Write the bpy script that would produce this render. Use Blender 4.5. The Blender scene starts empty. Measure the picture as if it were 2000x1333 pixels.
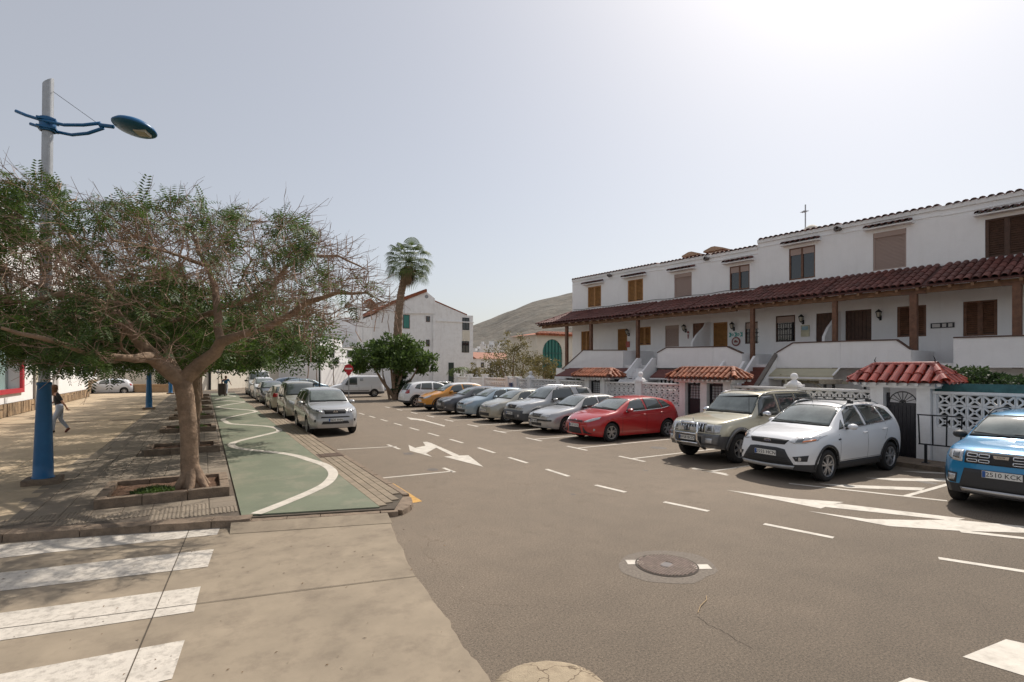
import bpy, bmesh, math, random
from mathutils import Vector, Matrix, noise
from mathutils.bvhtree import BVHTree
R = math.radians
PI = math.pi
random.seed(7)
# ------------------------------------------------------------------ camera, sky, sun, exposure
S = bpy.context.scene
COL = S.collection
EYE = 2.4            # camera height above the road, metres
FPX = 1050.0         # focal length in pixels of the 2000 px wide photograph
YAW = R(29.8)        # the street runs 29.8 degrees left of the optical axis
HOR = 720.0          # row of the horizon
cam_d = bpy.data.cameras.new('camera')
cam = bpy.data.objects.new('camera', cam_d); COL.objects.link(cam)
cam.location = (0, 0, EYE); cam.rotation_euler = (R(90), 0, -YAW)
cam_d.sensor_width = 36; cam_d.lens = FPX/2000*36
cam_d.shift_y = (HOR-666.5)/2000
cam_d.clip_start = 0.1; cam_d.clip_end = 6000
S.camera = cam
SUN_EL, SUN_AZ = R(50), R(66)      # azimuth from +Y (down the street) towards +X (the houses)
world = bpy.data.worlds.new('World'); S.world = world; world.use_nodes = True
wn = world.node_tree.nodes; wl = world.node_tree.links
for n in list(wn): wn.remove(n)
sky = wn.new('ShaderNodeTexSky'); sky.sky_type = 'NISHITA'; sky.sun_disc = False
sky.sun_elevation = SUN_EL; sky.sun_rotation = SUN_AZ
sky.air_density = 1.0; sky.dust_density = 2.0; sky.ozone_density = 1.0; sky.altitude = 0
hsv = wn.new('ShaderNodeHueSaturation'); hsv.inputs['Saturation'].default_value = 0.72
# thin veil of airborne dust: the clear sky mixed with an even pale grey
veil = wn.new('ShaderNodeMix'); veil.data_type = 'RGBA'; veil.inputs['Factor'].default_value = 0.44
veil.inputs['B'].default_value = (4.2, 4.02, 3.86, 1)
bg = wn.new('ShaderNodeBackground'); bg.inputs['Strength'].default_value = 0.124
wo = wn.new('ShaderNodeOutputWorld')
wl.new(sky.outputs[0], hsv.inputs['Color']); wl.new(hsv.outputs[0], veil.inputs['A']); wl.new(veil.outputs['Result'], bg.inputs[0]); wl.new(bg.outputs[0], wo.inputs[0])
sun_d = bpy.data.lights.new('sun', 'SUN'); sun_d.energy = 3.7; sun_d.angle = R(0.6); sun_d.color = (1.0, 0.93, 0.84)
sun = bpy.data.objects.new('sun', sun_d); COL.objects.link(sun)
sd = Vector((math.sin(SUN_AZ)*math.cos(SUN_EL), math.cos(SUN_AZ)*math.cos(SUN_EL), math.sin(SUN_EL)))
sun.rotation_euler = (-sd).to_track_quat('-Z', 'Y').to_euler()
sun.location = sd*60
S.view_settings.view_transform = 'Standard'; S.view_settings.look = 'None'
S.view_settings.exposure = 0.2; S.view_settings.gamma = 1.0
S.view_settings.use_curve_mapping = False
S.render.engine = 'CYCLES'
try:
    S.cycles.max_bounces = 6; S.cycles.diffuse_bounces = 3; S.cycles.glossy_bounces = 3
    S.cycles.transmission_bounces = 4; S.cycles.transparent_max_bounces = 8
    S.cycles.use_adaptive_sampling = True; S.cycles.adaptive_threshold = 0.02
    S.cycles.use_denoising = True; S.cycles.caustics_reflective = False; S.cycles.caustics_refractive = False
except Exception: pass
# ------------------------------------------------------------------ measuring: pixel of the photograph -> point of the place
VD = Vector((math.sin(YAW), math.cos(YAW), 0)); RD = Vector((math.cos(YAW), -math.sin(YAW), 0)); UP = Vector((0, 0, 1))
def ray(u, v): return VD + RD*((u-1000)/FPX) + UP*((HOR-v)/FPX)
def G(u, v, z=0.0):
    d = ray(u, v); return Vector((0, 0, EYE)) + d*((z-EYE)/d.z)
def PXW(u, v, X):
    d = ray(u, v); return Vector((0, 0, EYE)) + d*(X/d.x)
def PYW(u, v, Y):
    d = ray(u, v); return Vector((0, 0, EYE)) + d*(Y/d.y)
def PD(u, v, dep): return Vector((0, 0, EYE)) + ray(u, v)*dep
# ------------------------------------------------------------------ materials
MATS = {}
def nod(m): return m.node_tree.nodes, m.node_tree.links
def mat(name, col, rough=0.6, metal=0.0, var=0.0, vscale=3.0, bump=0.0, bscale=40.0, spec=0.5, coat=0.0, stain=None, sscale=1.2, samt=0.5, coord='Object', bdist=0.02):
    if name in MATS: return MATS[name]
    m = bpy.data.materials.new(name); m.use_nodes = True
    N, L = nod(m); b = N['Principled BSDF']
    b.inputs['Base Color'].default_value = (*col, 1); b.inputs['Roughness'].default_value = rough
    b.inputs['Metallic'].default_value = metal; b.inputs['Specular IOR Level'].default_value = spec
    b.inputs['Coat Weight'].default_value = coat
    if coat: b.inputs['Coat Roughness'].default_value = 0.04
    tc = N.new('ShaderNodeTexCoord'); cur = None
    if var > 0:
        n = N.new('ShaderNodeTexNoise'); n.inputs['Scale'].default_value = vscale; n.inputs['Detail'].default_value = 6; n.inputs['Roughness'].default_value = 0.65
        L.new(tc.outputs[coord], n.inputs['Vector'])
        r = N.new('ShaderNodeValToRGB'); r.color_ramp.elements[0].position = 0.3; r.color_ramp.elements[1].position = 0.7
        r.color_ramp.elements[0].color = (*[max(0, c*(1-var)) for c in col], 1)
        r.color_ramp.elements[1].color = (*[min(1, c*(1+var)) for c in col], 1)
        L.new(n.outputs['Fac'], r.inputs['Fac']); cur = r.outputs['Color']
    if stain is not None:
        n2 = N.new('ShaderNodeTexNoise'); n2.inputs['Scale'].default_value = sscale; n2.inputs['Detail'].default_value = 8; n2.inputs['Roughness'].default_value = 0.7
        L.new(tc.outputs[coord], n2.inputs['Vector'])
        r2 = N.new('ShaderNodeValToRGB'); r2.color_ramp.elements[0].position = 0.48; r2.color_ramp.elements[1].position = 0.68
        r2.color_ramp.elements[0].color = (0, 0, 0, 1); r2.color_ramp.elements[1].color = (samt, samt, samt, 1)
        L.new(n2.outputs['Fac'], r2.inputs['Fac'])
        mx = N.new('ShaderNodeMix'); mx.data_type = 'RGBA'
        L.new(r2.outputs['Color'], mx.inputs['Factor'])
        if cur is not None: L.new(cur, mx.inputs['A'])
        else: mx.inputs['A'].default_value = (*col, 1)
        mx.inputs['B'].default_value = (*stain, 1); cur = mx.outputs['Result']
    if cur is not None: L.new(cur, b.inputs['Base Color'])
    if bump > 0:
        n3 = N.new('ShaderNodeTexNoise'); n3.inputs['Scale'].default_value = bscale; n3.inputs['Detail'].default_value = 5
        L.new(tc.outputs[coord], n3.inputs['Vector'])
        bp = N.new('ShaderNodeBump'); bp.inputs['Strength'].default_value = bump; bp.inputs['Distance'].default_value = bdist
        L.new(n3.outputs['Fac'], bp.inputs['Height']); L.new(bp.outputs[0], b.inputs['Normal'])
    MATS[name] = m; return m
M = {}
def per_object_tint(m, amt=0.25):
    """each piece of a material gets its own slight shade"""
    N, L = nod(m); b = N['Principled BSDF']
    src = b.inputs['Base Color'].links[0].from_socket if b.inputs['Base Color'].links else None
    oi = N.new('ShaderNodeObjectInfo'); mr = N.new('ShaderNodeMapRange')
    mr.inputs['To Min'].default_value = 1-amt; mr.inputs['To Max'].default_value = 1+amt
    L.new(oi.outputs['Random'], mr.inputs['Value'])
    h = N.new('ShaderNodeHueSaturation')
    if src: L.new(src, h.inputs['Color'])
    else: h.inputs['Color'].default_value = b.inputs['Base Color'].default_value
    L.new(mr.outputs[0], h.inputs['Value']); L.new(h.outputs[0], b.inputs['Base Color'])
    return m
def asphalt():
    m = mat('asphalt', (0.068, 0.056, 0.047), rough=0.85, spec=0.25)
    N, L = nod(m); b = N['Principled BSDF']; tc = N.new('ShaderNodeTexCoord')
    def ns(sc, det, ro=0.6):
        n = N.new('ShaderNodeTexNoise'); n.inputs['Scale'].default_value = sc; n.inputs['Detail'].default_value = det; n.inputs['Roughness'].default_value = ro
        L.new(tc.outputs['Object'], n.inputs['Vector']); return n
    big = ns(0.22, 8, 0.6); mid = ns(2.0, 6); fine = ns(48, 5, 0.95)
    vor = N.new('ShaderNodeTexVoronoi'); vor.inputs['Scale'].default_value = 110; L.new(tc.outputs['Object'], vor.inputs['Vector'])
    def ramp(sock, p0, c0, p1, c1):
        r = N.new('ShaderNodeValToRGB'); r.color_ramp.elements[0].position = p0; r.color_ramp.elements[1].position = p1
        r.color_ramp.elements[0].color = (*c0, 1); r.color_ramp.elements[1].color = (*c1, 1); L.new(sock, r.inputs['Fac']); return r.outputs['Color']
    c = ramp(big.outputs['Fac'], 0.3, (0.184, 0.154, 0.124), 0.72, (0.222, 0.183, 0.146))
    def mixm(a, bsock, f, mode='MULTIPLY'):
        x = N.new('ShaderNodeMix'); x.data_type = 'RGBA'; x.blend_type = mode; x.inputs['Factor'].default_value = f
        L.new(a, x.inputs['A']); L.new(bsock, x.inputs['B']); return x.outputs['Result']
    c = mixm(c, ramp(mid.outputs['Fac'], 0.3, (0.93, 0.93, 0.93), 0.7, (1.06, 1.05, 1.04)), 1)
    c = mixm(c, ramp(fine.outputs['Fac'], 0.35, (0.38, 0.38, 0.38), 0.68, (1.9, 1.85, 1.75)), 1.0)
    c = mixm(c, ramp(vor.outputs['Distance'], 0.1, (1.25, 1.22, 1.18), 0.6, (0.8, 0.8, 0.8)), 0.7)
    sp = N.new('ShaderNodeTexVoronoi'); sp.inputs['Scale'].default_value = 26; L.new(tc.outputs['Object'], sp.inputs['Vector'])
    c = mixm(c, ramp(sp.outputs['Distance'], 0.05, (1.55, 1.5, 1.45), 0.16, (1, 1, 1)), 0.8)
    st = ns(0.7, 6, .75); c = mixm(c, ramp(st.outputs['Fac'], 0.58, (1, 1, 1), 0.74, (0.74, 0.73, 0.72)), 0.9)
    # darker near the camera, paler down the street, with a noisy edge
    sx = N.new('ShaderNodeSeparateXYZ'); L.new(tc.outputs['Object'], sx.inputs[0]); ad0 = N.new('ShaderNodeMath'); ad0.operation = 'MULTIPLY_ADD'; ad0.inputs[1].default_value = 5.0
    L.new(ns(0.35, 6, .7).outputs['Fac'], ad0.inputs[0]); L.new(sx.outputs['Y'], ad0.inputs[2])
    mr0 = N.new('ShaderNodeMapRange'); mr0.inputs['From Min'].default_value = 4.6; mr0.inputs['From Max'].default_value = 9.5; mr0.inputs['To Min'].default_value = 0.66; mr0.inputs['To Max'].default_value = 1.0; L.new(ad0.outputs[0], mr0.inputs['Value'])
    cb0 = N.new('ShaderNodeCombineXYZ'); [L.new(mr0.outputs[0], cb0.inputs[q]) for q in range(3)]
    c = mixm(c, cb0.outputs[0], 1)
    # hair cracks
    cr = N.new('ShaderNodeTexVoronoi'); cr.feature = 'DISTANCE_TO_EDGE'; cr.inputs['Scale'].default_value = 0.33
    wrp = ns(1.6, 5); ad = N.new('ShaderNodeMix'); ad.data_type = 'RGBA'; ad.blend_type = 'LINEAR_LIGHT'; ad.inputs['Factor'].default_value = 0.35
    L.new(tc.outputs['Object'], ad.inputs['A']); L.new(wrp.outputs['Color'], ad.inputs['B']); L.new(ad.outputs['Result'], cr.inputs['Vector'])
    crk = ramp(cr.outputs['Distance'], 0.0, (0.72, 0.70, 0.68), 0.004, (1, 1, 1))
    msk = ramp(ns(0.5, 3).outputs['Fac'], 0.54, (0, 0, 0), 0.60, (1, 1, 1))
    x = N.new('ShaderNodeMix'); x.data_type = 'RGBA'; x.blend_type = 'MULTIPLY'; L.new(msk, x.inputs['Factor']); L.new(c, x.inputs['A']); L.new(crk, x.inputs['B'])
    L.new(x.outputs['Result'], b.inputs['Base Color'])
    bp = N.new('ShaderNodeBump'); bp.inputs['Strength'].default_value = 0.35; bp.inputs['Distance'].default_value = 0.005
    L.new(vor.outputs['Distance'], bp.inputs['Height']); L.new(bp.outputs[0], b.inputs['Normal'])
    return m
M['asphalt'] = asphalt()
M['paint'] = mat('road_paint', (0.60, 0.55, 0.475), rough=0.7, var=0.12, vscale=5, bump=0.2, bscale=80, stain=(0.22, 0.19, 0.15), sscale=3.5, samt=0.45)
M['paint_worn'] = mat('worn_road_paint', (0.58, 0.53, 0.46), rough=0.75, var=0.12, vscale=5, bump=0.2, bscale=80, stain=(0.2, 0.17, 0.14), sscale=14, samt=0.6)
M['yellow'] = mat('yellow_paint', (0.58, 0.32, 0.07), rough=0.7, var=0.15, stain=(0.25, 0.17, 0.08), sscale=9, samt=0.6)
M['concrete'] = mat('old_concrete', (0.285, 0.232, 0.168), rough=0.9, var=0.16, vscale=1.4, bump=0.25, bscale=140, bdist=0.006, stain=(0.165, 0.13, 0.095), sscale=2.4, samt=0.6, coord='Object')
M['green'] = mat('green_path_paint', (0.158, 0.176, 0.120), rough=0.8, var=0.12, vscale=0.9, stain=(0.27, 0.245, 0.18), sscale=1.1, samt=0.75, bump=0.2, bscale=90)
M['paver'] = per_object_tint(mat('paver', (0.27, 0.215, 0.152), rough=0.85, var=0.15, vscale=8, bump=0.25, bscale=60, stain=(0.14, 0.115, 0.085), sscale=5, samt=0.5), 0.13)
M['joint'] = mat('joint_mortar', (0.085, 0.068, 0.05), rough=0.95, var=0.3, vscale=9)
M['slab'] = per_object_tint(mat('light_slab', (0.48, 0.375, 0.25), rough=0.85, var=0.12, vscale=1.5, bump=0.2, bscale=70, stain=(0.19, 0.15, 0.105), sscale=1.8, samt=0.5), 0.06)
M['tile'] = per_object_tint(mat('grey_tile', (0.25, 0.205, 0.155), rough=0.85, var=0.15, vscale=4, bump=0.3, bscale=50, stain=(0.12, 0.095, 0.07), sscale=4, samt=0.5), 0.09)
M['kerb'] = per_object_tint(mat('kerb_stone', (0.225, 0.168, 0.12), rough=0.9, var=0.25, vscale=5, bump=0.6, bscale=35, stain=(0.09, 0.07, 0.05), sscale=6, samt=0.7), 0.12)
M['white'] = mat('white_render', (0.87, 0.86, 0.855), rough=0.85, var=0.02, vscale=1.2, bump=0.35, bscale=25, stain=(0.72, 0.70, 0.69), sscale=0.9, samt=0.25)
def streaks(m, amt=.16):
    """faint vertical rain streaks on a wall"""
    N, L = nod(m); b = N['Principled BSDF']; src = b.inputs['Base Color'].links[0].from_socket
    tc = N.new('ShaderNodeTexCoord'); mp = N.new('ShaderNodeMapping'); mp.inputs['Scale'].default_value = (2.2, 2.2, .3); L.new(tc.outputs['Object'], mp.inputs[0])
    n = N.new('ShaderNodeTexNoise'); n.inputs['Scale'].default_value = 1.6; n.inputs['Detail'].default_value = 7; n.inputs['Roughness'].default_value = .7; L.new(mp.outputs[0], n.inputs['Vector'])
    r = N.new('ShaderNodeValToRGB'); r.color_ramp.elements[0].position = .5; r.color_ramp.elements[1].position = .75
    r.color_ramp.elements[0].color = (1, 1, 1, 1); r.color_ramp.elements[1].color = (1-amt, 1-amt*1.1, 1-amt*1.25, 1); L.new(n.outputs['Fac'], r.inputs['Fac'])
    x = N.new('ShaderNodeMix'); x.data_type = 'RGBA'; x.blend_type = 'MULTIPLY'; x.inputs['Factor'].default_value = 1; L.new(src, x.inputs['A']); L.new(r.outputs['Color'], x.inputs['B']); L.new(x.outputs['Result'], b.inputs['Base Color'])
    return m
streaks(M['white'], .05)
M['white2'] = mat('white_wall_paint', (0.85, 0.84, 0.83), rough=0.8, var=0.04, vscale=2, bump=0.3, bscale=30, stain=(0.62, 0.59, 0.56), sscale=2.3, samt=0.4)
streaks(M['white2'], .10)
M['cream'] = mat('cream_render', (0.72, 0.67, 0.57), rough=0.85, var=0.05, vscale=1.0, bump=0.3, bscale=25, stain=(0.5, 0.45, 0.37), sscale=0.8, samt=0.4)
M['pinkish'] = mat('roller_shutter', (0.40, 0.30, 0.26), rough=0.6)
M['wood'] = mat('honey_wood', (0.36, 0.175, 0.055), rough=0.55, var=0.25, vscale=7)
M['dwood'] = mat('dark_wood', (0.085, 0.042, 0.026), rough=0.6, var=0.35, vscale=7)
M['mwood'] = mat('brown_wood', (0.16, 0.075, 0.042), rough=0.6, var=0.35, vscale=7)
M['beam'] = mat('beam_wood', (0.21, 0.115, 0.062), rough=0.7, var=0.35, vscale=6)
M['glassd'] = mat('dark_window_glass', (0.02, 0.023, 0.027), rough=0.04, spec=0.9)
M['teal'] = mat('teal_glass', (0.012, 0.17, 0.135), rough=0.15, spec=0.7)
M['redtile'] = per_object_tint(mat('red_roof_tile', (0.135, 0.043, 0.033), rough=0.68, var=0.35, vscale=9, bump=0.2, bscale=40, stain=(0.075, 0.035, 0.030), sscale=6, samt=0.6), 0.32)
M['glazed'] = per_object_tint(mat('glazed_red_tile', (0.30, 0.048, 0.028), rough=0.22, var=0.2, vscale=8, coat=0.4), 0.18)
M['orange'] = per_object_tint(mat('orange_roof_tile', (0.34, 0.105, 0.045), rough=0.7, var=0.3, vscale=9, bump=0.2, bscale=40, stain=(0.2, 0.09, 0.05), sscale=5, samt=0.6), 0.3)
M['iron'] = mat('black_iron', (0.018, 0.019, 0.022), rough=0.45, metal=0.3)
M['navy'] = mat('dark_gate', (0.016, 0.016, 0.021), rough=0.45, metal=0.2)
M['bluepaint'] = mat('blue_lamp_paint', (0.004, 0.105, 0.26), rough=0.38, var=0.1, vscale=6)
M['galv'] = mat('galvanised_steel', (0.42, 0.43, 0.44), rough=0.5, metal=0.65, var=0.12, vscale=8)
M['soil'] = mat('soil', (0.10, 0.052, 0.030), rough=1, var=0.4, vscale=15, bump=0.9, bscale=40, stain=(0.20, 0.13, 0.08), sscale=22, samt=0.8)
# ------------------------------------------------------------------ mesh helpers
def new_obj(name, me, parent=None, m=None, label=None, cat=None, group=None, kind=None, loc=None, rot=None, smooth=False):
    o = bpy.data.objects.new(name, me); COL.objects.link(o)
    if m is not None and me is not None and hasattr(me, 'materials'):
        for x in (m if isinstance(m, (list, tuple)) else [m]): me.materials.append(x)
    if parent is not None: o.parent = parent
    if label: o['label'] = label
    if cat: o['category'] = cat
    if group: o['group'] = group
    if kind: o['kind'] = kind
    if loc is not None: o.location = loc
    if rot is not None: o.rotation_euler = rot
    if smooth and me is not None:
        for p in me.polygons: p.use_smooth = True
    return o
def thing(name, label, cat, loc=(0, 0, 0), rz=0.0, group=None):
    return new_obj(name, None, None, None, label, cat, group, None, loc, (0, 0, rz))
class MB:
    """collects shapes, builds them as one mesh object"""
    def __init__(s): s.v = []; s.f = []; s.mi = []
    def add(s, vs, fs, mi=0):
        b = len(s.v); s.v.extend([tuple(x) for x in vs]); s.f.extend([tuple(b+i for i in f) for f in fs]); s.mi.extend([mi]*len(fs)); return s
    def box(s, x0, x1, y0, y1, z0, z1, mi=0):
        v = [(x, y, z) for z in (z0, z1) for y in (y0, y1) for x in (x0, x1)]
        return s.add(v, [(0, 2, 3, 1), (4, 5, 7, 6), (0, 1, 5, 4), (2, 6, 7, 3), (0, 4, 6, 2), (1, 3, 7, 5)], mi)
    def obox(s, c, ax, ay, az, mi=0):
        c, ax, ay, az = map(Vector, (c, ax, ay, az))
        v = [c+ax*i+ay*j+az*k for k in (-1, 1) for j in (-1, 1) for i in (-1, 1)]
        return s.add(v, [(0, 2, 3, 1), (4, 5, 7, 6), (0, 1, 5, 4), (2, 6, 7, 3), (0, 4, 6, 2), (1, 3, 7, 5)], mi)
    def bar(s, a, b, w, h=None, mi=0):
        a, b = Vector(a), Vector(b); d = b-a; h = h or w
        if d.length < 1e-6: return s
        dn = d.normalized(); up = Vector((0, 0, 1)) if abs(dn.z) < 0.95 else Vector((1, 0, 0))
        sx = dn.cross(up).normalized(); sy = sx.cross(dn)
        return s.obox((a+b)/2, d/2, sx*(w/2), sy*(h/2), mi)
    def prism(s, pts, dirv, mi=0, cap=True):
        n = len(pts); d = Vector(dirv); p = [Vector(x) for x in pts]
        v = p+[x+d for x in p]
        f = [(i, (i+1) % n, n+(i+1) % n, n+i) for i in range(n)]
        if cap: f += [tuple(range(n-1, -1, -1)), tuple(range(n, 2*n))]
        return s.add(v, f, mi)
    def tube(s, pts, rads, n=8, mi=0, caps=True):
        pts = [Vector(p) for p in pts]; k = len(pts)
        if not hasattr(rads, '__len__'): rads = [rads]*k
        vs = []; prev = None
        for i, p in enumerate(pts):
            d = (pts[min(i+1, k-1)]-pts[max(i-1, 0)]); d = d.normalized() if d.length > 1e-9 else Vector((0, 0, 1))
            if prev is None:
                a = Vector((1, 0, 0)) if abs(d.x) < 0.8 else Vector((0, 1, 0)); prev = (a-d*a.dot(d)).normalized()
            else:
                q = prev-d*prev.dot(d)
                prev = q.normalized() if q.length > 1e-6 else prev
            w = d.cross(prev)
            for j in range(n):
                t = 2*PI*j/n; vs.append(p+(prev*math.cos(t)+w*math.sin(t))*rads[i])
        fs = [(i*n+j, i*n+(j+1) % n, (i+1)*n+(j+1) % n, (i+1)*n+j) for i in range(k-1) for j in range(n)]
        if caps: fs += [tuple(range(n-1, -1, -1)), tuple((k-1)*n+j for j in range(n))]
        return s.add(vs, fs, mi)
    def lathe(s, prof, c=(0, 0, 0), n=24, mi=0, axis='z'):
        vs = []; c = Vector(c)
        for r, z in prof:
            for j in range(n):
                t = 2*PI*j/n; q = (r*math.cos(t), r*math.sin(t), z)
                if axis == 'y': q = (q[0], q[2], q[1])
                if axis == 'x': q = (q[2], q[0], q[1])
                vs.append(c+Vector(q))
        k = len(prof)
        fs = [(i*n+j, i*n+(j+1) % n, (i+1)*n+(j+1) % n, (i+1)*n+j) for i in range(k-1) for j in range(n)]
        return s.add(vs, fs, mi)
    def mesh(s, name, smooth=False, recalc=True):
        me = bpy.data.meshes.new(name); me.from_pydata(s.v, [], s.f)
        for p, m in zip(me.polygons, s.mi): p.material_index = m
        if recalc:
            bm = bmesh.new(); bm.from_mesh(me); bmesh.ops.recalc_face_normals(bm, faces=bm.faces); bm.to_mesh(me); bm.free()
        if smooth:
            for p in me.polygons: p.use_smooth = True
        me.update(); return me
    def build(s, name, m, parent=None, smooth=False, recalc=True, **k):
        return new_obj(name, s.mesh(name, smooth, recalc), parent, m, **k)
def copy_tree(o, parent=None):
    c = o.copy(); COL.objects.link(c)
    if parent is not None:
        c.parent = parent
        c.matrix_parent_inverse = o.matrix_parent_inverse.copy()
    for ch in list(o.children): copy_tree(ch, c)
    return c
def bevel_mesh(me, w=0.01, seg=2):
    bm = bmesh.new(); bm.from_mesh(me); bmesh.ops.bevel(bm, geom=bm.edges[:], offset=w, segments=seg, affect='EDGES', profile=0.6); bm.to_mesh(me); bm.free()
def text_mesh(txt, size, ext=0.002, align='CENTER'):
    c = bpy.data.curves.new('t', 'FONT'); c.body = txt; c.size = size; c.extrude = ext; c.align_x = align; c.align_y = 'CENTER'; c.resolution_u = 2
    o = bpy.data.objects.new('t', c); COL.objects.link(o); bpy.context.view_layer.update()
    me = bpy.data.meshes.new_from_object(o.evaluated_get(bpy.context.evaluated_depsgraph_get()))
    bpy.data.objects.remove(o); bpy.data.curves.remove(c); return me
# ================================================================== ground, road, pavement
g = MB(); g.box(-900, 900, -60, 1500, -0.5, -0.02)
M['earth'] = mat('dry_earth', (0.23, 0.175, 0.12), rough=1, var=0.3, vscale=0.05)
g.build('ground', M['earth'], kind='structure')
def sheet(name, poly, z, m, thick=0.0, parent=None, **k):
    b = MB(); n = len(poly)
    if thick: b.prism([(p[0], p[1], z-thick) for p in poly], (0, 0, thick))
    else: b.add([(p[0], p[1], z) for p in poly], [tuple(range(n))])
    o = b.build(name, m, parent, **k)
    if not thick:
        me = o.data
        if me.polygons and me.polygons[0].normal.z < 0: me.flip_normals()
    return o
road = sheet('road', [(-40, -30), (60, -30), (60, 90), (-40, 90)], 0.0, M['asphalt'], thick=0.3, kind='structure')
# concrete apron of the side street, in slabs with open joints
def jag(a, b, n, amp):
    out = []
    for i in range(n+1):
        t = i/n; p = a.lerp(b, t); q = (b-a).normalized(); nn = Vector((q.y, -q.x, 0))
        out.append(p+nn*(noise.noise(p*1.7)*amp+noise.noise(p*7.3)*amp*0.45+noise.noise(p*23)*amp*0.25))
    return out
Apt, Bpt = G(752, 1003), G(962, 1345)
edge = jag(Apt, G(812, 1128), 22, 0.035); edge2 = jag(G(812, 1128), Bpt, 30, 0.045)
Lx = G(-900, 1000)
J1, J1b = G(375, 1024), G(243, 1340)          # joint across the stripes
J2l, J2r = G(323, 1190), G(812, 1128)
def lerp2(a, b, t): return a+(b-a)*t
def seg_x(a, b, c, d):
    r, s_ = b-a, d-c; den = r.x*s_.y-r.y*s_.x; t = ((c-a).x*s_.y-(c-a).y*s_.x)/den; return a+r*t
P = seg_x(J1, J1b, J2l, J2r)
far_l = G(-500, 1062); mid_l = P+(J2l-J2r).normalized()*7; bot_l = J1b+(J2l-J2r).normalized()*7
bot = Vector((edge2[-1].x-0.05, edge2[-1].y-2.5, 0)); botj = J1b+(J1b-J1).normalized()*2.2
def shrink(poly, e=0.006):
    c = sum(poly, Vector())/len(poly); return [p+(c-p).normalized()*e for p in poly]
apron = []
for poly in ([J1]+[Apt]+edge[1:]+[P], [P]+[J2r]+edge2[1:]+[bot, botj], [far_l, J1, P, mid_l], [mid_l, P, botj, bot_l+(J1b-J1).normalized()*2.2]):
    apron.append(sheet('concrete_slab', [p.copy() for p in shrink(poly, 0.004)], 0.008, M['concrete'], thick=0.05, parent=road))
# ---- pavement: base sheet with a front edge that runs obliquely, raised by the kerb
KH = 0.13
fr = [G(782, 984, KH), G(742, 993, KH), G(468, 1013, KH), G(324, 1024, KH), G(0, 1042, KH)]
FD = (fr[4]-fr[2]).normalized()
KX = 3.25                     # kerb line of the street
def front_y(x):               # Y of the pavement's front edge at a given X
    a = fr[2]; return a.y+(x-a.x)*FD.y/FD.x
PF = front_y(KX-0.5)
pav = sheet('pavement', [(KX-0.15, PF+0.9), (KX-0.55, PF+0.12), (-12, front_y(-12)+0.15), (-12, 75), (KX-0.15, 60)], KH-0.022, M['joint'], thick=0.3, kind='structure')
def stone(bx, w, l, h, bev=0.008):
    m_ = MB(); m_.box(-w/2, w/2, -l/2, l/2, -h, 0); me = m_.mesh(bx); bevel_mesh(me, bev, 1); return me
# kerb stones along the street
kme = stone('kerb_stone', 0.15, 0.985, 0.2, 0.02); kme.materials.append(M['kerb'])
y = PF+0.95
while y < 58:
    new_obj('kerb_stone', kme, pav, loc=(KX-0.075+random.uniform(-.004, .004), y+0.5, KH+random.uniform(-.004, .004))); y += 1.0
# front kerb, broken flat stones round the corner
corner = [Vector((KX-0.09, PF+0.93, 0)), Vector((KX-0.14, PF+0.62, 0)), Vector((KX-0.28, PF+0.34, 0)), Vector((KX-0.5, PF+0.10, 0)), Vector((KX-0.78, front_y(KX-0.78)+0.06, 0))]
x = KX-0.78
while x > -11: 
    x -= random.uniform(0.7, 1.0) if x < 0.3 else random.uniform(0.4, 0.9); corner.append(Vector((x, front_y(x)+0.06, 0)))
for a, b in zip(corner[:-1], corner[1:]):
    d = b-a; L_ = d.length-0.012; w = 0.14; low = 0.035 if b.x > 0.45 else 0.0
    m_ = MB(); seg = max(2, int(L_/0.12)); q = d.normalized(); nrm = Vector((q.y, -q.x, 0))
    if nrm.y < 0: nrm = -nrm
    vs = []; fs = []
    for i in range(seg+1):
        p = a+q*(L_*i/seg)+q*0.006
        jf = noise.noise(p*5)*0.02; jz = noise.noise(p*6+Vector((9, 0, 0)))*0.012
        top = KH-low+jz
        vs += [p-nrm*(0.08+jf), p+nrm*w, p+nrm*w, p-nrm*(0.08+jf)]
        vs[-4] = vs[-4]+UP*(top-0.012); vs[-3] = vs[-3]+UP*(top); vs[-2] = vs[-2]+UP*(-0.05); vs[-1] = vs[-1]+UP*(-0.05)+(-nrm*0.02)
    for i in range(seg):
        for j in range(4): fs.append((4*i+j, 4*i+(j+1) % 4, 4*i+4+(j+1) % 4, 4*i+4+j))
    fs += [(0, 1, 2, 3), (4*seg+3, 4*seg+2, 4*seg+1, 4*seg)]
    m_.add(vs, fs); m_.build('kerb_stone', M['kerb'], pav)
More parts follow.
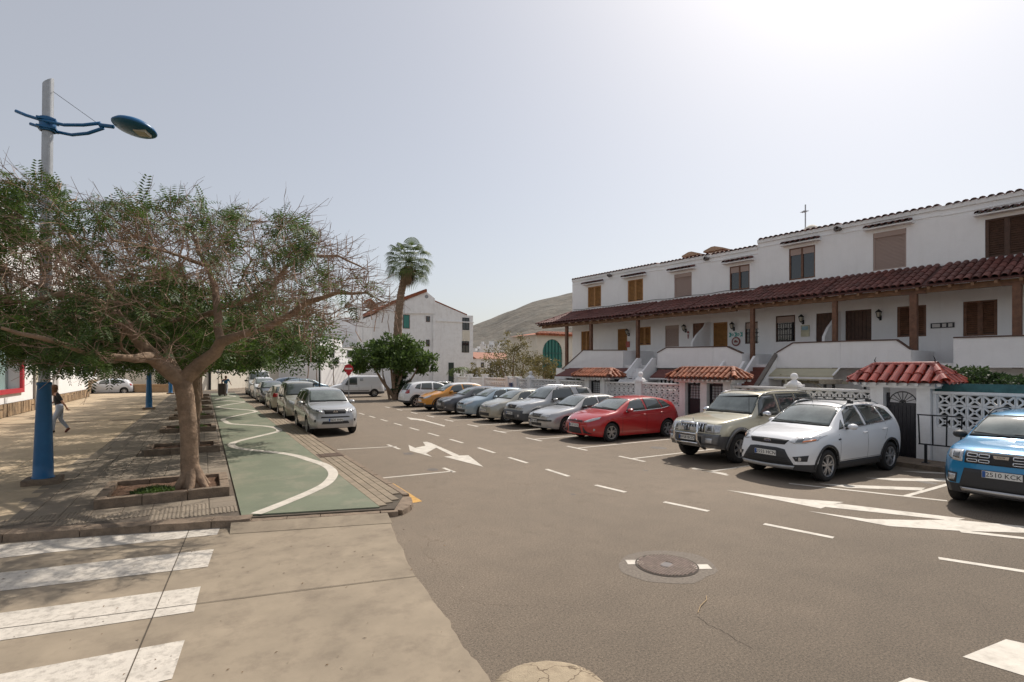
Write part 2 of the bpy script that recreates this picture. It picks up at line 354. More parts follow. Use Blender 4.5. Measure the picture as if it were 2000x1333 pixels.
# paver strip between kerb and green path: X 2.50 .. 3.10
pme = stone('paving_stone', 0.142, 0.287, 0.05, 0.005); pme.materials.append(M['paver'])
base_top = KH+0.0
cols = [2.575+0.15*i for i in range(4)]
yy = 0
for ci, cx in enumerate(cols):
    y = max(front_y(cx)+0.22, PF+0.35+0.28*max(0, ci-1)) + (0.15 if ci % 2 else 0)
    while y < 31:
        new_obj('paving_stone', pme, pav, loc=(cx, y+0.145, base_top+random.uniform(-.002, .002))); y += 0.295
def brickmat(name, c1, c2, mort, sx, sy, msz=0.02, rot=0.0, rough=0.85, off=0.5):
    m = bpy.data.materials.new(name); m.use_nodes = True; N, L = nod(m); b = N['Principled BSDF']; b.inputs['Roughness'].default_value = rough
    tc = N.new('ShaderNodeTexCoord'); mp = N.new('ShaderNodeMapping'); mp.inputs['Rotation'].default_value = (0, 0, rot)
    L.new(tc.outputs['Object'], mp.inputs[0])
    br = N.new('ShaderNodeTexBrick'); br.offset = off; br.inputs['Scale'].default_value = 1
    br.inputs['Brick Width'].default_value = sx; br.inputs['Row Height'].default_value = sy; br.inputs['Mortar Size'].default_value = msz
    br.inputs['Color1'].default_value = (*c1, 1); br.inputs['Color2'].default_value = (*c2, 1); br.inputs['Mortar'].default_value = (*mort, 1)
    L.new(mp.outputs[0], br.inputs['Vector'])
    n = N.new('ShaderNodeTexNoise'); n.inputs['Scale'].default_value = 0.9; n.inputs['Detail'].default_value = 8; L.new(tc.outputs['Object'], n.inputs['Vector'])
    r = N.new('ShaderNodeValToRGB'); r.color_ramp.elements[0].position = 0.35; r.color_ramp.elements[1].position = 0.65
    r.color_ramp.elements[0].color = (0.75, 0.75, 0.75, 1); r.color_ramp.elements[1].color = (1.1, 1.1, 1.1, 1); L.new(n.outputs['Fac'], r.inputs['Fac'])
    x = N.new('ShaderNodeMix'); x.data_type = 'RGBA'; x.blend_type = 'MULTIPLY'; x.inputs['Factor'].default_value = 1
    L.new(br.outputs['Color'], x.inputs['A']); L.new(r.outputs['Color'], x.inputs['B']); L.new(x.outputs['Result'], b.inputs['Base Color'])
    bp = N.new('ShaderNodeBump'); bp.invert = True; bp.inputs['Strength'].default_value = 0.6; bp.inputs['Distance'].default_value = 0.006
    L.new(br.outputs['Fac'], bp.inputs['Height']); L.new(bp.outputs[0], b.inputs['Normal'])
    return m
M['paver_far'] = brickmat('paver_far', (0.27, 0.215, 0.152), (0.23, 0.18, 0.13), (0.1, 0.08, 0.06), 0.295, 0.15, 0.01, rot=PI/2)
sheet('paver_strip', [(2.5, 31.02), (3.1, 31.02), (3.1, 58), (2.5, 58)], KH, M['paver_far'], thick=0.02, parent=pav)
# green painted path X 0.48 .. 2.5
GX0, GX1 = 0.5, 2.5
sheet('green_path', [(GX0, front_y(GX0)+0.2), (GX1, front_y(GX1)+0.2), (GX1, 56), (GX0, 56)], KH, M['green'], thick=0.02, parent=pav)
# winding white line on the green path
cp = [(GX0+0.05, 9.55), (0.95, 10.15), (1.55, 11.0), (2.15, 11.9), (2.38, 12.6), (2.2, 13.35), (1.6, 14.6), (1.0, 16.2), (0.72, 17.3), (0.72, 18.2), (1.05, 19.3), (1.75, 20.7), (2.3, 21.7), (2.36, 22.4), (2.1, 23.2), (1.3, 24.9), (0.78, 26.2), (0.72, 27.0), (0.9, 27.9), (1.6, 29.5), (2.28, 30.9), (2.36, 31.6), (2.1, 32.6), (1.3, 34.2), (0.75, 35.6), (0.75, 36.4), (1.4, 38.2), (2.25, 40.1), (2.25, 41.0), (1.3, 43.2), (0.75, 44.9), (1.3, 47), (2.2, 49.3), (1.4, 52)]
def catmull(cp, k=6):
    P_ = [Vector((*c, 0)) for c in cp]; out = []
    for i in range(len(P_)-1):
        p0, p1, p2, p3 = P_[max(i-1, 0)], P_[i], P_[i+1], P_[min(i+2, len(P_)-1)]
        for j in range(k):
            t = j/k; out.append(0.5*((2*p1)+(p2-p0)*t+(2*p0-5*p1+4*p2-p3)*t*t+(-p0+3*p1-3*p2+p3)*t**3))
    out.append(P_[-1]); return out
def ribbon(name, pts, w, z, m, parent=None, **k):
    b = MB(); n = len(pts); vs = []
    for i, p in enumerate(pts):
        d = (pts[min(i+1, n-1)]-pts[max(i-1, 0)]).normalized(); nn = Vector((d.y, -d.x, 0))
        vs += [p+nn*w/2+UP*z, p-nn*w/2+UP*z]
    b.add(vs, [(2*i, 2*i+1, 2*i+3, 2*i+2) for i in range(n-1)])
    o = b.build(name, m, parent, **k)
    if o.data.polygons[0].normal.z < 0: o.data.flip_normals()
    return o
wpx = [(552, 984), (600, 964), (636, 946), (650.5, 928.5), (645.7, 916.5), (630, 907), (603.7, 898.5), (579.7, 891), (546, 885), (498, 880), (464, 875.7), (452, 869.7), (459.6, 863.7), (486, 857), (512, 851), (534, 845.7), (545, 842), (541, 837), (519.6, 833), (486, 830.5), (450, 828)]
cpn = [(0.70, front_y(.7)+.215)]+[(G(u, v, KH).x, G(u, v, KH).y) for u, v in wpx]+[q for q in cp if q[1] > 26.0]
ribbon('painted_line', catmull(cpn, 5), 0.20, KH+0.004, M['paint'], pav)
# sloping concrete fillet that brings the low end of the pavement down to the road
fp = [Vector((x_, front_y(x_)-0.05, 0)) for x_ in (0.35, 0.9, 1.5, 2.1, 2.55)]
b = MB(); vs = []
for p_ in fp: vs += [(p_.x, p_.y, .086), (p_.x-.03, p_.y-.34, .0135), (p_.x, p_.y, -.02)]
b.add(vs, [(3*i+j, 3*i+(j+1) % 3, 3*i+3+(j+1) % 3, 3*i+3+j) for i in range(4) for j in range(3)]+[(0, 1, 2), (14, 13, 12)]); b.build('kerb_fillet', M['concrete'], pav)
# ---- tree pits (gaps in the grey tiles)
PIT = []   # (x0,x1,y0,y1)
PIT.append((-1.55, 0.40, 10.85, 12.5))
for i in range(1, 8): PIT.append((-1.35, 0.38, 11.1+5.6*i, 12.5+5.6*i))
def in_pit(x, y, e=0.0): return any(a-e < x < b+e and c-e < y < d+e for a, b, c, d in PIT)
# grey tiles X -2.4..0.46
tme = stone('paving_tile', 0.392, 0.392, 0.04, 0.006); tme.materials.append(M['tile'])
# ribbed tactile tiles along the front
def ribbed():
    b = MB(); b.box(-.196, .196, -.196, .196, -.04, -.006)
    for i in range(7):
        x_ = -.168+i*.056
        b.prism([(x_-.018, -.19, -.006), (x_+.018, -.19, -.006), (x_+.010, -.19, .003), (x_-.010, -.19, .003)], (0, .38, 0))
    return b.mesh('ribbed_tile')
rme = ribbed(); rme.materials.append(M['tile'])
for i in range(8):
    for j in range(-2, 40):
        cx = 0.27-0.4*i; cy = 9.4+0.4*j
        if cx < -2.65: continue
        fy = front_y(cx)+0.2
        if cy-0.2 < fy-0.02: continue
        if in_pit(cx, cy, 0.02): continue
        if cy > 19: continue
        rib = cy < fy+0.78
        new_obj('paving_tile', rme if rib else tme, pav, loc=(cx, cy, KH+random.uniform(-.0015, .0015)))
M['tile_far'] = brickmat('tile_far', (0.25, 0.205, 0.155), (0.23, 0.19, 0.143), (0.13, 0.105, 0.08), 0.4, 0.4, 0.012, off=0)
b = MB(); b.box(-2.53, 0.47, 19.2, 56, KH-0.02, KH)
b.build('tile_field', M['tile_far'], pav)
sheet('tile_bed', [(-2.53, front_y(-2.53)+.2), (0.47, front_y(.47)+.2), (0.47, 19.2), (-2.53, 19.2)], KH-0.012, mat('tile_bed', (0.12, 0.095, 0.072), rough=0.95, var=0.25, vscale=8), thick=0.01, parent=pav)
# light slabs
sme = stone('paving_slab', 1.192, 1.192, 0.05, 0.006); sme.materials.append(M['slab'])
for i in range(8):
    for j in range(0, 16):
        cx = -3.14-1.2*i; cy = 10.0+1.2*j+0.1
        if cy-0.6 < front_y(cx+.6)+0.15 or cx < -7.6: continue
        new_obj('paving_slab', sme, pav, loc=(cx, cy, KH+random.uniform(-.001, .001)))
M['slab_far'] = brickmat('slab_far', (0.48, 0.375, 0.25), (0.46, 0.36, 0.24), (0.26, 0.2, 0.135), 1.2, 1.2, 0.012, off=0)
sheet('slab_field', [(-12, 29.3), (-2.53, 29.3), (-2.53, 60), (-12, 60)], KH, M['slab_far'], thick=0.02, parent=pav)
sheet('slab_bed', [(-12, front_y(-12)+.16), (-2.55, front_y(-2.55)+.16), (-2.55, 29.3), (-12, 29.3)], KH-0.012, mat('slab_bed', (0.27, 0.21, 0.145), rough=0.95, var=0.15, vscale=3), thick=0.01, parent=pav)
# drain cover in the paver strip
d_ = thing('drain_cover', 'rusty rectangular drain cover set in the brick paver strip beside the green path', 'drain cover', (2.86, 14.6, KH+0.004))
b = MB(); b.box(-.3, .3, -.3, .3, -.004, 0.002); b.build('frame', mat('rusty_iron', (0.10, 0.065, 0.045), rough=0.8, var=0.4, vscale=12), d_)
b = MB(); [b.box(-.25, .25, -.26+.065*i, -.22+.065*i, 0.002, 0.01) for i in range(8)]; b.build('grating', mat('drain_bar', (0.16, 0.11, 0.08), rough=0.8, var=0.3, vscale=12), d_)
# ---- road markings (thin sheets lying on the asphalt)
def mark(pts, m=None, z=0.004, name='painted_marking'):
    return sheet(name, [G(u, v) for u, v in pts], z, m or M['paint'], parent=road)
def wline(a, b, w, z=0.004, m=None, name='painted_line'):
    a = Vector((a[0], a[1], 0)); b = Vector((b[0], b[1], 0)); return ribbon(name, [a, b], w, z, m or M['paint'], road)
def pline(p, q, w=0.1, **k): return wline(G(*p), G(*q), w, **k)
Z1 = 0.0125
for st in ([(435, 1022), (424, 1046), (0, 1092), (-500, 1150), (-500, 1118), (0, 1066)],
           [(417.6, 1074.6), (406, 1109), (0, 1157), (-500, 1222), (-500, 1183), (0, 1121)],
           [(392, 1148), (379, 1197), (0, 1254), (-400, 1318), (-400, 1268), (0, 1200)],
           [(361, 1253), (336, 1329), (0, 1408), (-300, 1475), (-300, 1378), (0, 1320)]):
    mark(st, M['paint_worn'], Z1, 'zebra_stripe')
# joint of the apron shows dark across the stripes
ribbon('slab_joint', [J1, J1.lerp(J1b, .5), J1b], 0.010, Z1+0.003, M['joint'], road)
ribbon('slab_joint', [mid_l, J2l, J2l.lerp(J2r, .5)+Vector((0, .02, 0)), J2r], 0.009, Z1+0.003, M['joint'], road)
# centre dashes
dash_px = [((1833, 1091), (2060, 1126)), ((1492, 1024), (1628, 1051)), ((1297, 981), (1384, 999)), ((1163, 948), (1222, 962)), ((1067, 917), (1111, 931)), ((994, 894), (1030, 905)), ((934, 875), (966, 885))]
for a, c in dash_px: pline(a, c, 0.105)
yy = 19.0
a0 = G(887, 858); y = a0.y
DX = 7.22
while y < 44:
    wline((DX, y), (DX, y-1.05), 0.1); y += 2.05
# left bays
pline((654, 879), (775, 872.5), 0.09); pline((757, 869), (781, 878), 0.09)
pline((745, 934.5), (884, 921), 0.09); pline((866, 914.5), (888, 923), 0.09)
# arrows
mark([(798, 869.5), (810.8, 875.5), (831, 871), (826, 864), (834, 863.5), (852, 875), (832, 886), (844.5, 893), (800.5, 881)])
mark([(834, 863.5), (842, 866), (897, 890), (886, 892), (852, 875)], z=0.0045)
mark([(867, 892.5), (894, 890.5), (915, 890), (944, 912.5)], z=0.005)
mark([(794, 815.5), (832, 820.5), (822, 822.5), (816, 821), (802, 820)]); mark([(817, 820), (826, 820.5), (870, 832), (867, 833.5)], z=0.0045)
mark([(1418, 957.6), (1556, 975), (1648, 981.5), (1626, 986), (1603, 994)]); mark([(1626, 986), (1640, 984.5), (1885, 1014), (1864, 1018), (1612, 991)], z=0.0045)
mark([(1579, 999), (1693, 1014.5), (1784, 1016.7), (1864, 1016), (2080, 1036), (2080, 1046), (2000, 1041.5), (1878, 1038), (1737, 1028.6)], z=0.005)
mark([(1871, 1036), (2080, 1059), (2080, 1063), (1878, 1041)], z=0.0055)
# hatched area beyond the white car
pline((1541, 945), (1850, 979), 0.10)
mark([(1600, 945.5), (1808, 953.5), (1799, 958.8), (1655, 953.5)], z=0.0046); mark([(1690, 934), (1870, 936), (1870, 941.5), (1745, 939.5)]); mark([(1760, 920.5), (1870, 924.5), (1870, 927.5), (1800, 924)])
pline((1766, 970.6), (1858, 945), 0.1, z=0.0052)
pline((1352, 916), (1419, 926), 0.09)
# bay ticks and separators on the houses' side
ticks = [(10.2, 8.56), (9.84, 10.8), (9.72, 13.05), (9.66, 15.4), (9.72, 17.9), (9.78, 20.4), (9.78, 22.9), (9.8, 25.3), (9.8, 27.7), (9.8, 30.2), (9.8, 32.6)]
for X, Y in ticks:
    wline((X, Y-0.5), (X, Y+0.5), 0.1); wline((X+0.05, Y), (14.6, Y+0.12), 0.09, z=0.0044)
# zebra at the right corner
mark([(1880, 1284), (1965, 1249.6), (2000, 1257.6), (2200, 1297), (2300, 1400), (2150, 1372), (2000, 1321)]); mark([(1753, 1334), (1777, 1324.6), (1990, 1375), (1960, 1390)])
mark([(755, 945.5), (768, 944.5), (825, 980), (806, 983)], M['yellow'])
# paler worn concrete patch in the free bay and darker repair patch round the manhole
M['patch'] = mat('dusty_patch', (0.215, 0.118, 0.085), rough=0.9, var=0.3, vscale=2.5)
M['repair'] = mat('repair_asphalt', (0.178, 0.149, 0.120), rough=0.9, var=0.3, vscale=30, bump=0.3, bscale=100)
mh = G(1302, 1105)
cpts = []
for i in range(28):
    t = 2*PI*i/28; r = 0.62+0.06*noise.noise(Vector((math.cos(t)*2, math.sin(t)*2, 0)))
    q = mh+Vector((math.cos(t)*r, math.sin(t)*r*0.85, 0)); cpts.append(q)
sheet('repair_patch', cpts, 0.0025, M['repair'], parent=road)
mo = thing('manhole_cover', 'round ribbed rusty manhole cover with two white paint squares in the asphalt', 'manhole cover', (mh.x, mh.y, 0.004), R(20))
M['mh'] = mat('manhole_iron', (0.23, 0.175, 0.145), rough=0.75, metal=0.2, var=0.35, vscale=14)
b = MB(); b.lathe([(0.0, 0), (0.375, 0), (0.375, 0.006), (0.355, 0.006)], n=40); b.build('rim', mat('manhole_gap', (0.085, 0.068, 0.055), rough=0.9), mo)
b = MB()
for i in range(-11, 12):
    yv = i*0.031; hw = math.sqrt(max(0, 0.345**2-yv*yv))
    if hw > 0.03 and not abs(yv) < 0.05: b.box(-hw, hw, yv-.009, yv+.009, 0.006, 0.013)
    elif hw > 0.03: b.box(-hw, -0.10, yv-.009, yv+.009, 0.006, 0.013); b.box(0.10, hw, yv-.009, yv+.009, 0.006, 0.013)
b.build('rib', M['mh'], mo)
b = MB(); b.lathe([(0.0, 0.012), (0.075, 0.012), (0.085, 0.006)], n=20); b.build('plate', mat('mh_plate', (0.15, 0.13, 0.125), rough=0.6), mo)
for du, dv in ((-62, -6), (68, 3)):
    q = G(1302+du, 1105+dv); wline((q.x-.09, q.y+.05), (q.x+.09, q.y-.05), 0.15, 0.0058, M['paint'], 'paint_square')
# sticks, leaves, cracks on the road
deb = thing('dry_stick', 'thin dry straw stick lying on the asphalt beyond a crack', 'stick', G(1375, 1183, 0.008))
b = MB(); b.tube([(-.18, -.08, 0), (-.05, 0, .01), (.12, .07, .005), (.2, .14, .004)], 0.004, 5); b.build('stick', mat('dry_stick', (0.42, 0.30, 0.17), rough=0.9), deb)
cr = [G(1362, 1203), G(1385, 1222), G(1410, 1232), G(1440, 1252), G(1475, 1270)]
cr2 = []
for a, c in zip(cr[:-1], cr[1:]):
    for i in range(5):
        p = a.lerp(c, i/5); cr2.append(p+Vector((random.uniform(-.01, .01), random.uniform(-.01, .01), 0)))
ribbon('crack', cr2, 0.0045, 0.003, mat('crack', (0.07, 0.058, 0.047), rough=1), road)
b = MB()
M['litter'] = mat('dry_leaf', (0.16, 0.10, 0.05), rough=0.9, var=0.4)
for i in range(100, 420):
    if i < 200: u, v = random.uniform(-50, 900), random.uniform(1000, 1333); p = G(u, v, 0.014)
    elif i < 300: p = Vector((random.uniform(-7, 3), random.uniform(9.8, 22), KH+0.008)); 
    else: p = Vector((KX+random.uniform(0.02, .35)**1.0, random.uniform(9, 50), 0.006))
    if p.y < front_y(p.x)+.1 or i >= 300 or i >= 200: pass
    else: p.z = KH+0.008
    a = random.uniform(0, PI); l = random.uniform(.006, .026); w = random.uniform(.0015, .006)
    c, s_ = math.cos(a), math.sin(a)
    b.add([p+Vector((c*l, s_*l, 0)), p+Vector((-s_*w, c*w, .006)), p+Vector((-c*l, -s_*l, 0)), p+Vector((s_*w, -c*w, .001))], [(0, 1, 2, 3)])
b.build('leaf_litter', M['litter'], kind='stuff', label='small dry leaves and twigs scattered over the ground')
# rounded kerb nose at the bottom edge of the photograph
kn = G(1066, 1306); 
isl = thing('traffic_island', 'rounded cracked stone kerb of a traffic island at the road edge', 'traffic island', (kn.x-VD.x*.40, kn.y-VD.y*.40, 0), -R(20)); isl.scale = (.78, .86, 1)
M['isl'] = mat('island_stone', (0.36, 0.29, 0.20), rough=0.9, var=0.2, vscale=5, bump=0.4, bscale=60, stain=(0.18, 0.135, 0.09), sscale=4, samt=.5)
N_, L_N = nod(M['isl']); b_ = N_['Principled BSDF']; src_ = b_.inputs['Base Color'].links[0].from_socket
vv_ = N_.new('ShaderNodeTexVoronoi'); vv_.feature = 'DISTANCE_TO_EDGE'; vv_.inputs['Scale'].default_value = 3.1
tc_ = N_.new('ShaderNodeTexCoord'); nn_ = N_.new('ShaderNodeTexNoise'); nn_.inputs['Scale'].default_value = 4; nn_.inputs['Detail'].default_value = 6; L_N.new(tc_.outputs['Object'], nn_.inputs['Vector'])
mm_ = N_.new('ShaderNodeMix'); mm_.data_type = 'RGBA'; mm_.blend_type = 'LINEAR_LIGHT'; mm_.inputs['Factor'].default_value = .2; L_N.new(tc_.outputs['Object'], mm_.inputs['A']); L_N.new(nn_.outputs['Color'], mm_.inputs['B']); L_N.new(mm_.outputs['Result'], vv_.inputs['Vector'])
rr_ = N_.new('ShaderNodeValToRGB'); rr_.color_ramp.elements[0].position = 0; rr_.color_ramp.elements[0].color = (.25, .2, .16, 1); rr_.color_ramp.elements[1].position = .03; L_N.new(vv_.outputs['Distance'], rr_.inputs['Fac'])
x_ = N_.new('ShaderNodeMix'); x_.data_type = 'RGBA'; x_.blend_type = 'MULTIPLY'; x_.inputs['Factor'].default_value = 1; L_N.new(src_, x_.inputs['A']); L_N.new(rr_.outputs['Color'], x_.inputs['B']); L_N.new(x_.outputs['Result'], b_.inputs['Base Color'])
m_ = MB(); vs = []; nr = 40
for (k_, z_) in ((0, .125), (.4, .12), (.75, .105), (.92, .08), (1.0, .045), (1.03, -.02)):
    for q in range(nr):
        a = 2*PI*q/nr; w_ = 1+.02*noise.noise(Vector((math.cos(a)*2, math.sin(a)*2, 3))); vs.append((math.cos(a)*.56*k_*w_, math.sin(a)*.46*k_*w_, z_+.006*noise.noise(Vector((math.cos(a)*k_*5, math.sin(a)*k_*5, 0)))))
m_.add(vs, [(i*nr+q, i*nr+(q+1) % nr, (i+1)*nr+(q+1) % nr, (i+1)*nr+q) for i in range(5) for q in range(nr)]); m_.build('kerb_cap', M['isl'], isl, smooth=True)
M['oil'] = mat('oil_stain', (0.115, 0.095, 0.078), rough=0.7, var=0.35, vscale=9)
for (ox, oy, orr) in ((11.9, 11.9, .22), (12.6, 11.5, .12), (5.0, 14.6, .16), (4.7, 12.0, .13), (11.2, 15.5, .15), (9.0, 9.4, .06), (6.1, 8.3, .05), (13.2, 5.5, .14)):
    sp0 = [(ox+math.cos(2*PI*q/18)*orr*(1+.5*noise.noise(Vector((math.cos(2*PI*q/18)*2+ox, math.sin(2*PI*q/18)*2, oy)))), oy+math.sin(2*PI*q/18)*orr*(1.3+.6*noise.noise(Vector((q*.8, ox, oy))))) for q in range(18)]
    sheet('oil_stain', sp0, 0.0022, M['oil'], parent=road)
# houses' side footway
FX = 15.75
sheet('footway', [(14.75, -8), (FX, -8), (FX, 36.5), (14.75, 36.5)], 0.11, M['kerb'], thick=0.2, kind='structure')
# ================================================================== the terrace of houses on the right
HA = R(7.5); HD = 23.04
HE = Vector((-math.sin(HA), math.cos(HA), 0)); HN = Vector((-math.cos(HA), -math.sin(HA), 0))
def HU(u, v, t=0.0):
    d = ray(u, v); k = -(HD-t)/d.dot(HN); p = d*k
    return p.dot(HE), EYE+p.z
def hs(u, t=0.0): return HU(u, 700, t)[0]
class House:
    def __init__(s, s0, s1, label, z=0):
        s.m = (s0+s1)/2; s.s0, s.s1 = min(s0, s1), max(s0, s1)
        p = -HN*HD+HE*s.m
        s.o = thing('terraced_house', label, 'house', (p.x, p.y, 0), HA+PI/2, 'white terraced houses along the street')
    def bx(s, mb, a, b, t0, t1, z0, z1, mi=0): a, b = min(a, b), max(a, b); return mb.box(a-s.m, b-s.m, t0, t1, z0, z1, mi)
    def pr(s, mb, pts, t0, t1, mi=0):        # outline in (s,z), thickness in t
        return mb.prism([(p[0]-s.m, t0, p[1]) for p in pts], (0, t1-t0, 0), mi)
TW = 0.22
def barrel(l=0.46, r0=0.088, r1=0.108, n=7, th=0.014, lip=True):
    """one barrel tile, lying along -y (down the slope), crown up"""
    b = MB(); vs = []
    for yy, r in ((0, r0), (-l, r1)):
        for k in range(n):
            a = PI*k/(n-1); vs.append((math.cos(a)*r, yy, math.sin(a)*r*0.85))
        for k in range(n):
            a = PI*k/(n-1); vs.append((math.cos(a)*(r-th), yy, math.sin(a)*(r-th)*0.85))
    fs = []
    for k in range(n-1):
        fs.append((k, k+1, 2*n+k+1, 2*n+k)); fs.append((n+k+1, n+k, 3*n+k, 3*n+k+1)); fs.append((2*n+k, 2*n+k+1, 3*n+k+1, 3*n+k)); fs.append((k+1, k, n+k, n+k+1))
    b.add(vs, fs); return b.mesh('roof_tile', recalc=False)
tile_red = barrel(); tile_red.materials.append(M['redtile'])
tile_small = barrel(0.36, 0.085, 0.108, 7); tile_small.materials.append(M['redtile'])
def place_tile(me, parent, loc, slope, yaw=0.0, jit=0.012, name='roof_tile'):
    o = new_obj(name, me, parent, loc=loc)
    o.rotation_euler = (slope+random.uniform(-jit, jit), random.uniform(-jit, jit), yaw+random.uniform(-jit, jit)); return o
def merged_tiles(parent, me, plist, name='tile_field', kind='stuff'):
    bm = bmesh.new()
    for loc, slope, yaw in plist:
        mt = Matrix.Translation(loc) @ Matrix.Rotation(yaw+random.uniform(-.015, .015), 4, 'Z') @ Matrix.Rotation(slope, 4, 'X')
        n0 = len(bm.verts); bm.from_mesh(me); bm.verts.ensure_lookup_table()
        for v in bm.verts[n0:]: v.co = mt @ v.co
    out = bpy.data.meshes.new(name); bm.to_mesh(out); bm.free()
    o = new_obj(name, out, parent, kind=kind)
    out.materials.append(me.materials[0]); return o
def canopy(h, s0, s1, zt, ze, single, hip_far=False, hip_near=False):
    """tiled canopy sloping from the wall (t=0,z=zt) to the eave (t=2.05,z=ze); y local = t, tiles run down towards +y"""
    T = 2.05; slope = math.atan2(zt-ze, T); L_ = math.hypot(T, zt-ze)
    a, b_ = min(s0, s1), max(s0, s1)
    mb = MB(); aa = a-h.m; bb = b_-h.m; e = 0.9
    far = bb-e if hip_far else bb
    mb.add([(aa, 0.0, zt), (far, 0.0, zt), (bb, T, ze), (aa, T, ze), (aa, 0, zt-.06), (far, 0, zt-.06), (bb, T, ze-.05), (aa, T, ze-.05)], [(0, 1, 2, 3), (4, 7, 6, 5), (3, 2, 6, 7), (0, 3, 7, 4), (1, 5, 6, 2)])
    if hip_far: mb.add([(far, 0, zt), (bb, T, ze), (bb, 0, ze), (far, 0, zt-.05), (bb, T, ze-.05), (bb, 0, ze-.05)], [(0, 1, 2), (3, 5, 4), (1, 4, 5, 2)])
    mb.build('roof_deck', MATS.get('deck') or mat('deck', (0.085, 0.032, 0.026), rough=0.8, var=0.3, vscale=8), h.o)
    n = int((b_-a)/TW); nc = 5; pl = []
    for i in range(n):
        x = aa+TW*(i+.5)
        for c in range(nc):
            f = (c+0.0)/nc*1.0
            dist = L_*c/nc - 0.02
            y_ = dist*math.cos(slope); z_ = zt-dist*math.sin(slope)+0.015+0.010
            if hip_far:
                lim = bb-e*(1-(y_+0.25)/T)
                if x > lim: continue
            pl.append((Vector((x, y_, z_)), slope, PI))
    # tile modelled along -y, so turn by 180 degrees and tilt the other way
    if single:
        for loc, sl, yw in pl:
            o = new_obj('roof_tile', tile_red, h.o, loc=loc); o.rotation_euler = (0, 0, 0)
            j = lambda: random.uniform(-.012, .012)
            o.rotation_euler = Matrix.Rotation(yw+j(), 4, 'Z').to_3x3().to_4x4().__matmul__(Matrix.Rotation(sl+j(), 4, 'X')).to_euler()
    else: merged_tiles(h.o, tile_red, pl)
    # timber under the eave
    mb = MB(); mb.box(aa, bb-(.15 if hip_far else 0), T-.42, T-.26, ze-.22, ze-.045); 
    mb.build('eave_beam', M['beam'], h.o)
    mb = MB(); k = int((b_-a)/.55)
    for i in range(k+1):
        x = aa+.12+i*(b_-a-.3)/max(1, k)
        mb.prism([(x-.04, .02, zt-.17), (x-.04, T-.02, ze-.15), (x-.04, T-.02, ze-.055), (x-.04, .02, zt-.065)], (.08, 0, 0))
    mb.build('rafter', M['beam'], h.o)
    if hip_far:
        for c in range(6):
            f = c/6; p = Vector((far+(bb-far)*f, T*f, zt+(ze-zt)*f+.05))
            o = new_obj('ridge_tile', tile_red, h.o, loc=p); d = Vector((bb-far, T, ze-zt)).normalized()
            o.rotation_euler = (d*-1).to_track_quat('Y', 'Z').to_euler()
def coping(h, s0, s1, z, single):
    a, b_ = min(s0, s1), max(s0, s1); n = int((b_-a)/TW); pl = []
    for i in range(n):
        pl.append((Vector((a-h.m+TW*(i+.5), -0.26, z+.02)), 0.12, PI))
    if single:
        for loc, sl, yw in pl:
            o = new_obj('coping_tile', tile_small, h.o, loc=loc); o.rotation_euler = (Matrix.Rotation(yw+random.uniform(-.02, .02), 4, 'Z') @ Matrix.Rotation(sl, 4, 'X')).to_euler()
    else: merged_tiles(h.o, tile_small, pl, 'coping_tiles')
def window_hood(h, a, b_, z):
    """little tiled hood over an upper window"""
    a, b_ = min(a, b_), max(a, b_); mb = MB()
    mb.prism([(a-h.m-.02, 0.001, z-.10), (a-h.m-.02, .30, z-.10), (a-h.m-.02, .30, z-.055), (a-h.m-.02, 0.001, z+.03)], (b_-a+.04, 0, 0))
    mb.build('window_hood', M['white2'], h.o)
    n = max(3, round((b_-a)/TW)); w = (b_-a)/n
    for i in range(n):
        o = new_obj('hood_tile', tile_small, h.o, loc=(a-h.m+w*(i+.5), 0.0, z+.055)); o.rotation_euler = (Matrix.Rotation(PI+random.uniform(-.03, .03), 4, 'Z') @ Matrix.Rotation(0.26, 4, 'X')).to_euler()
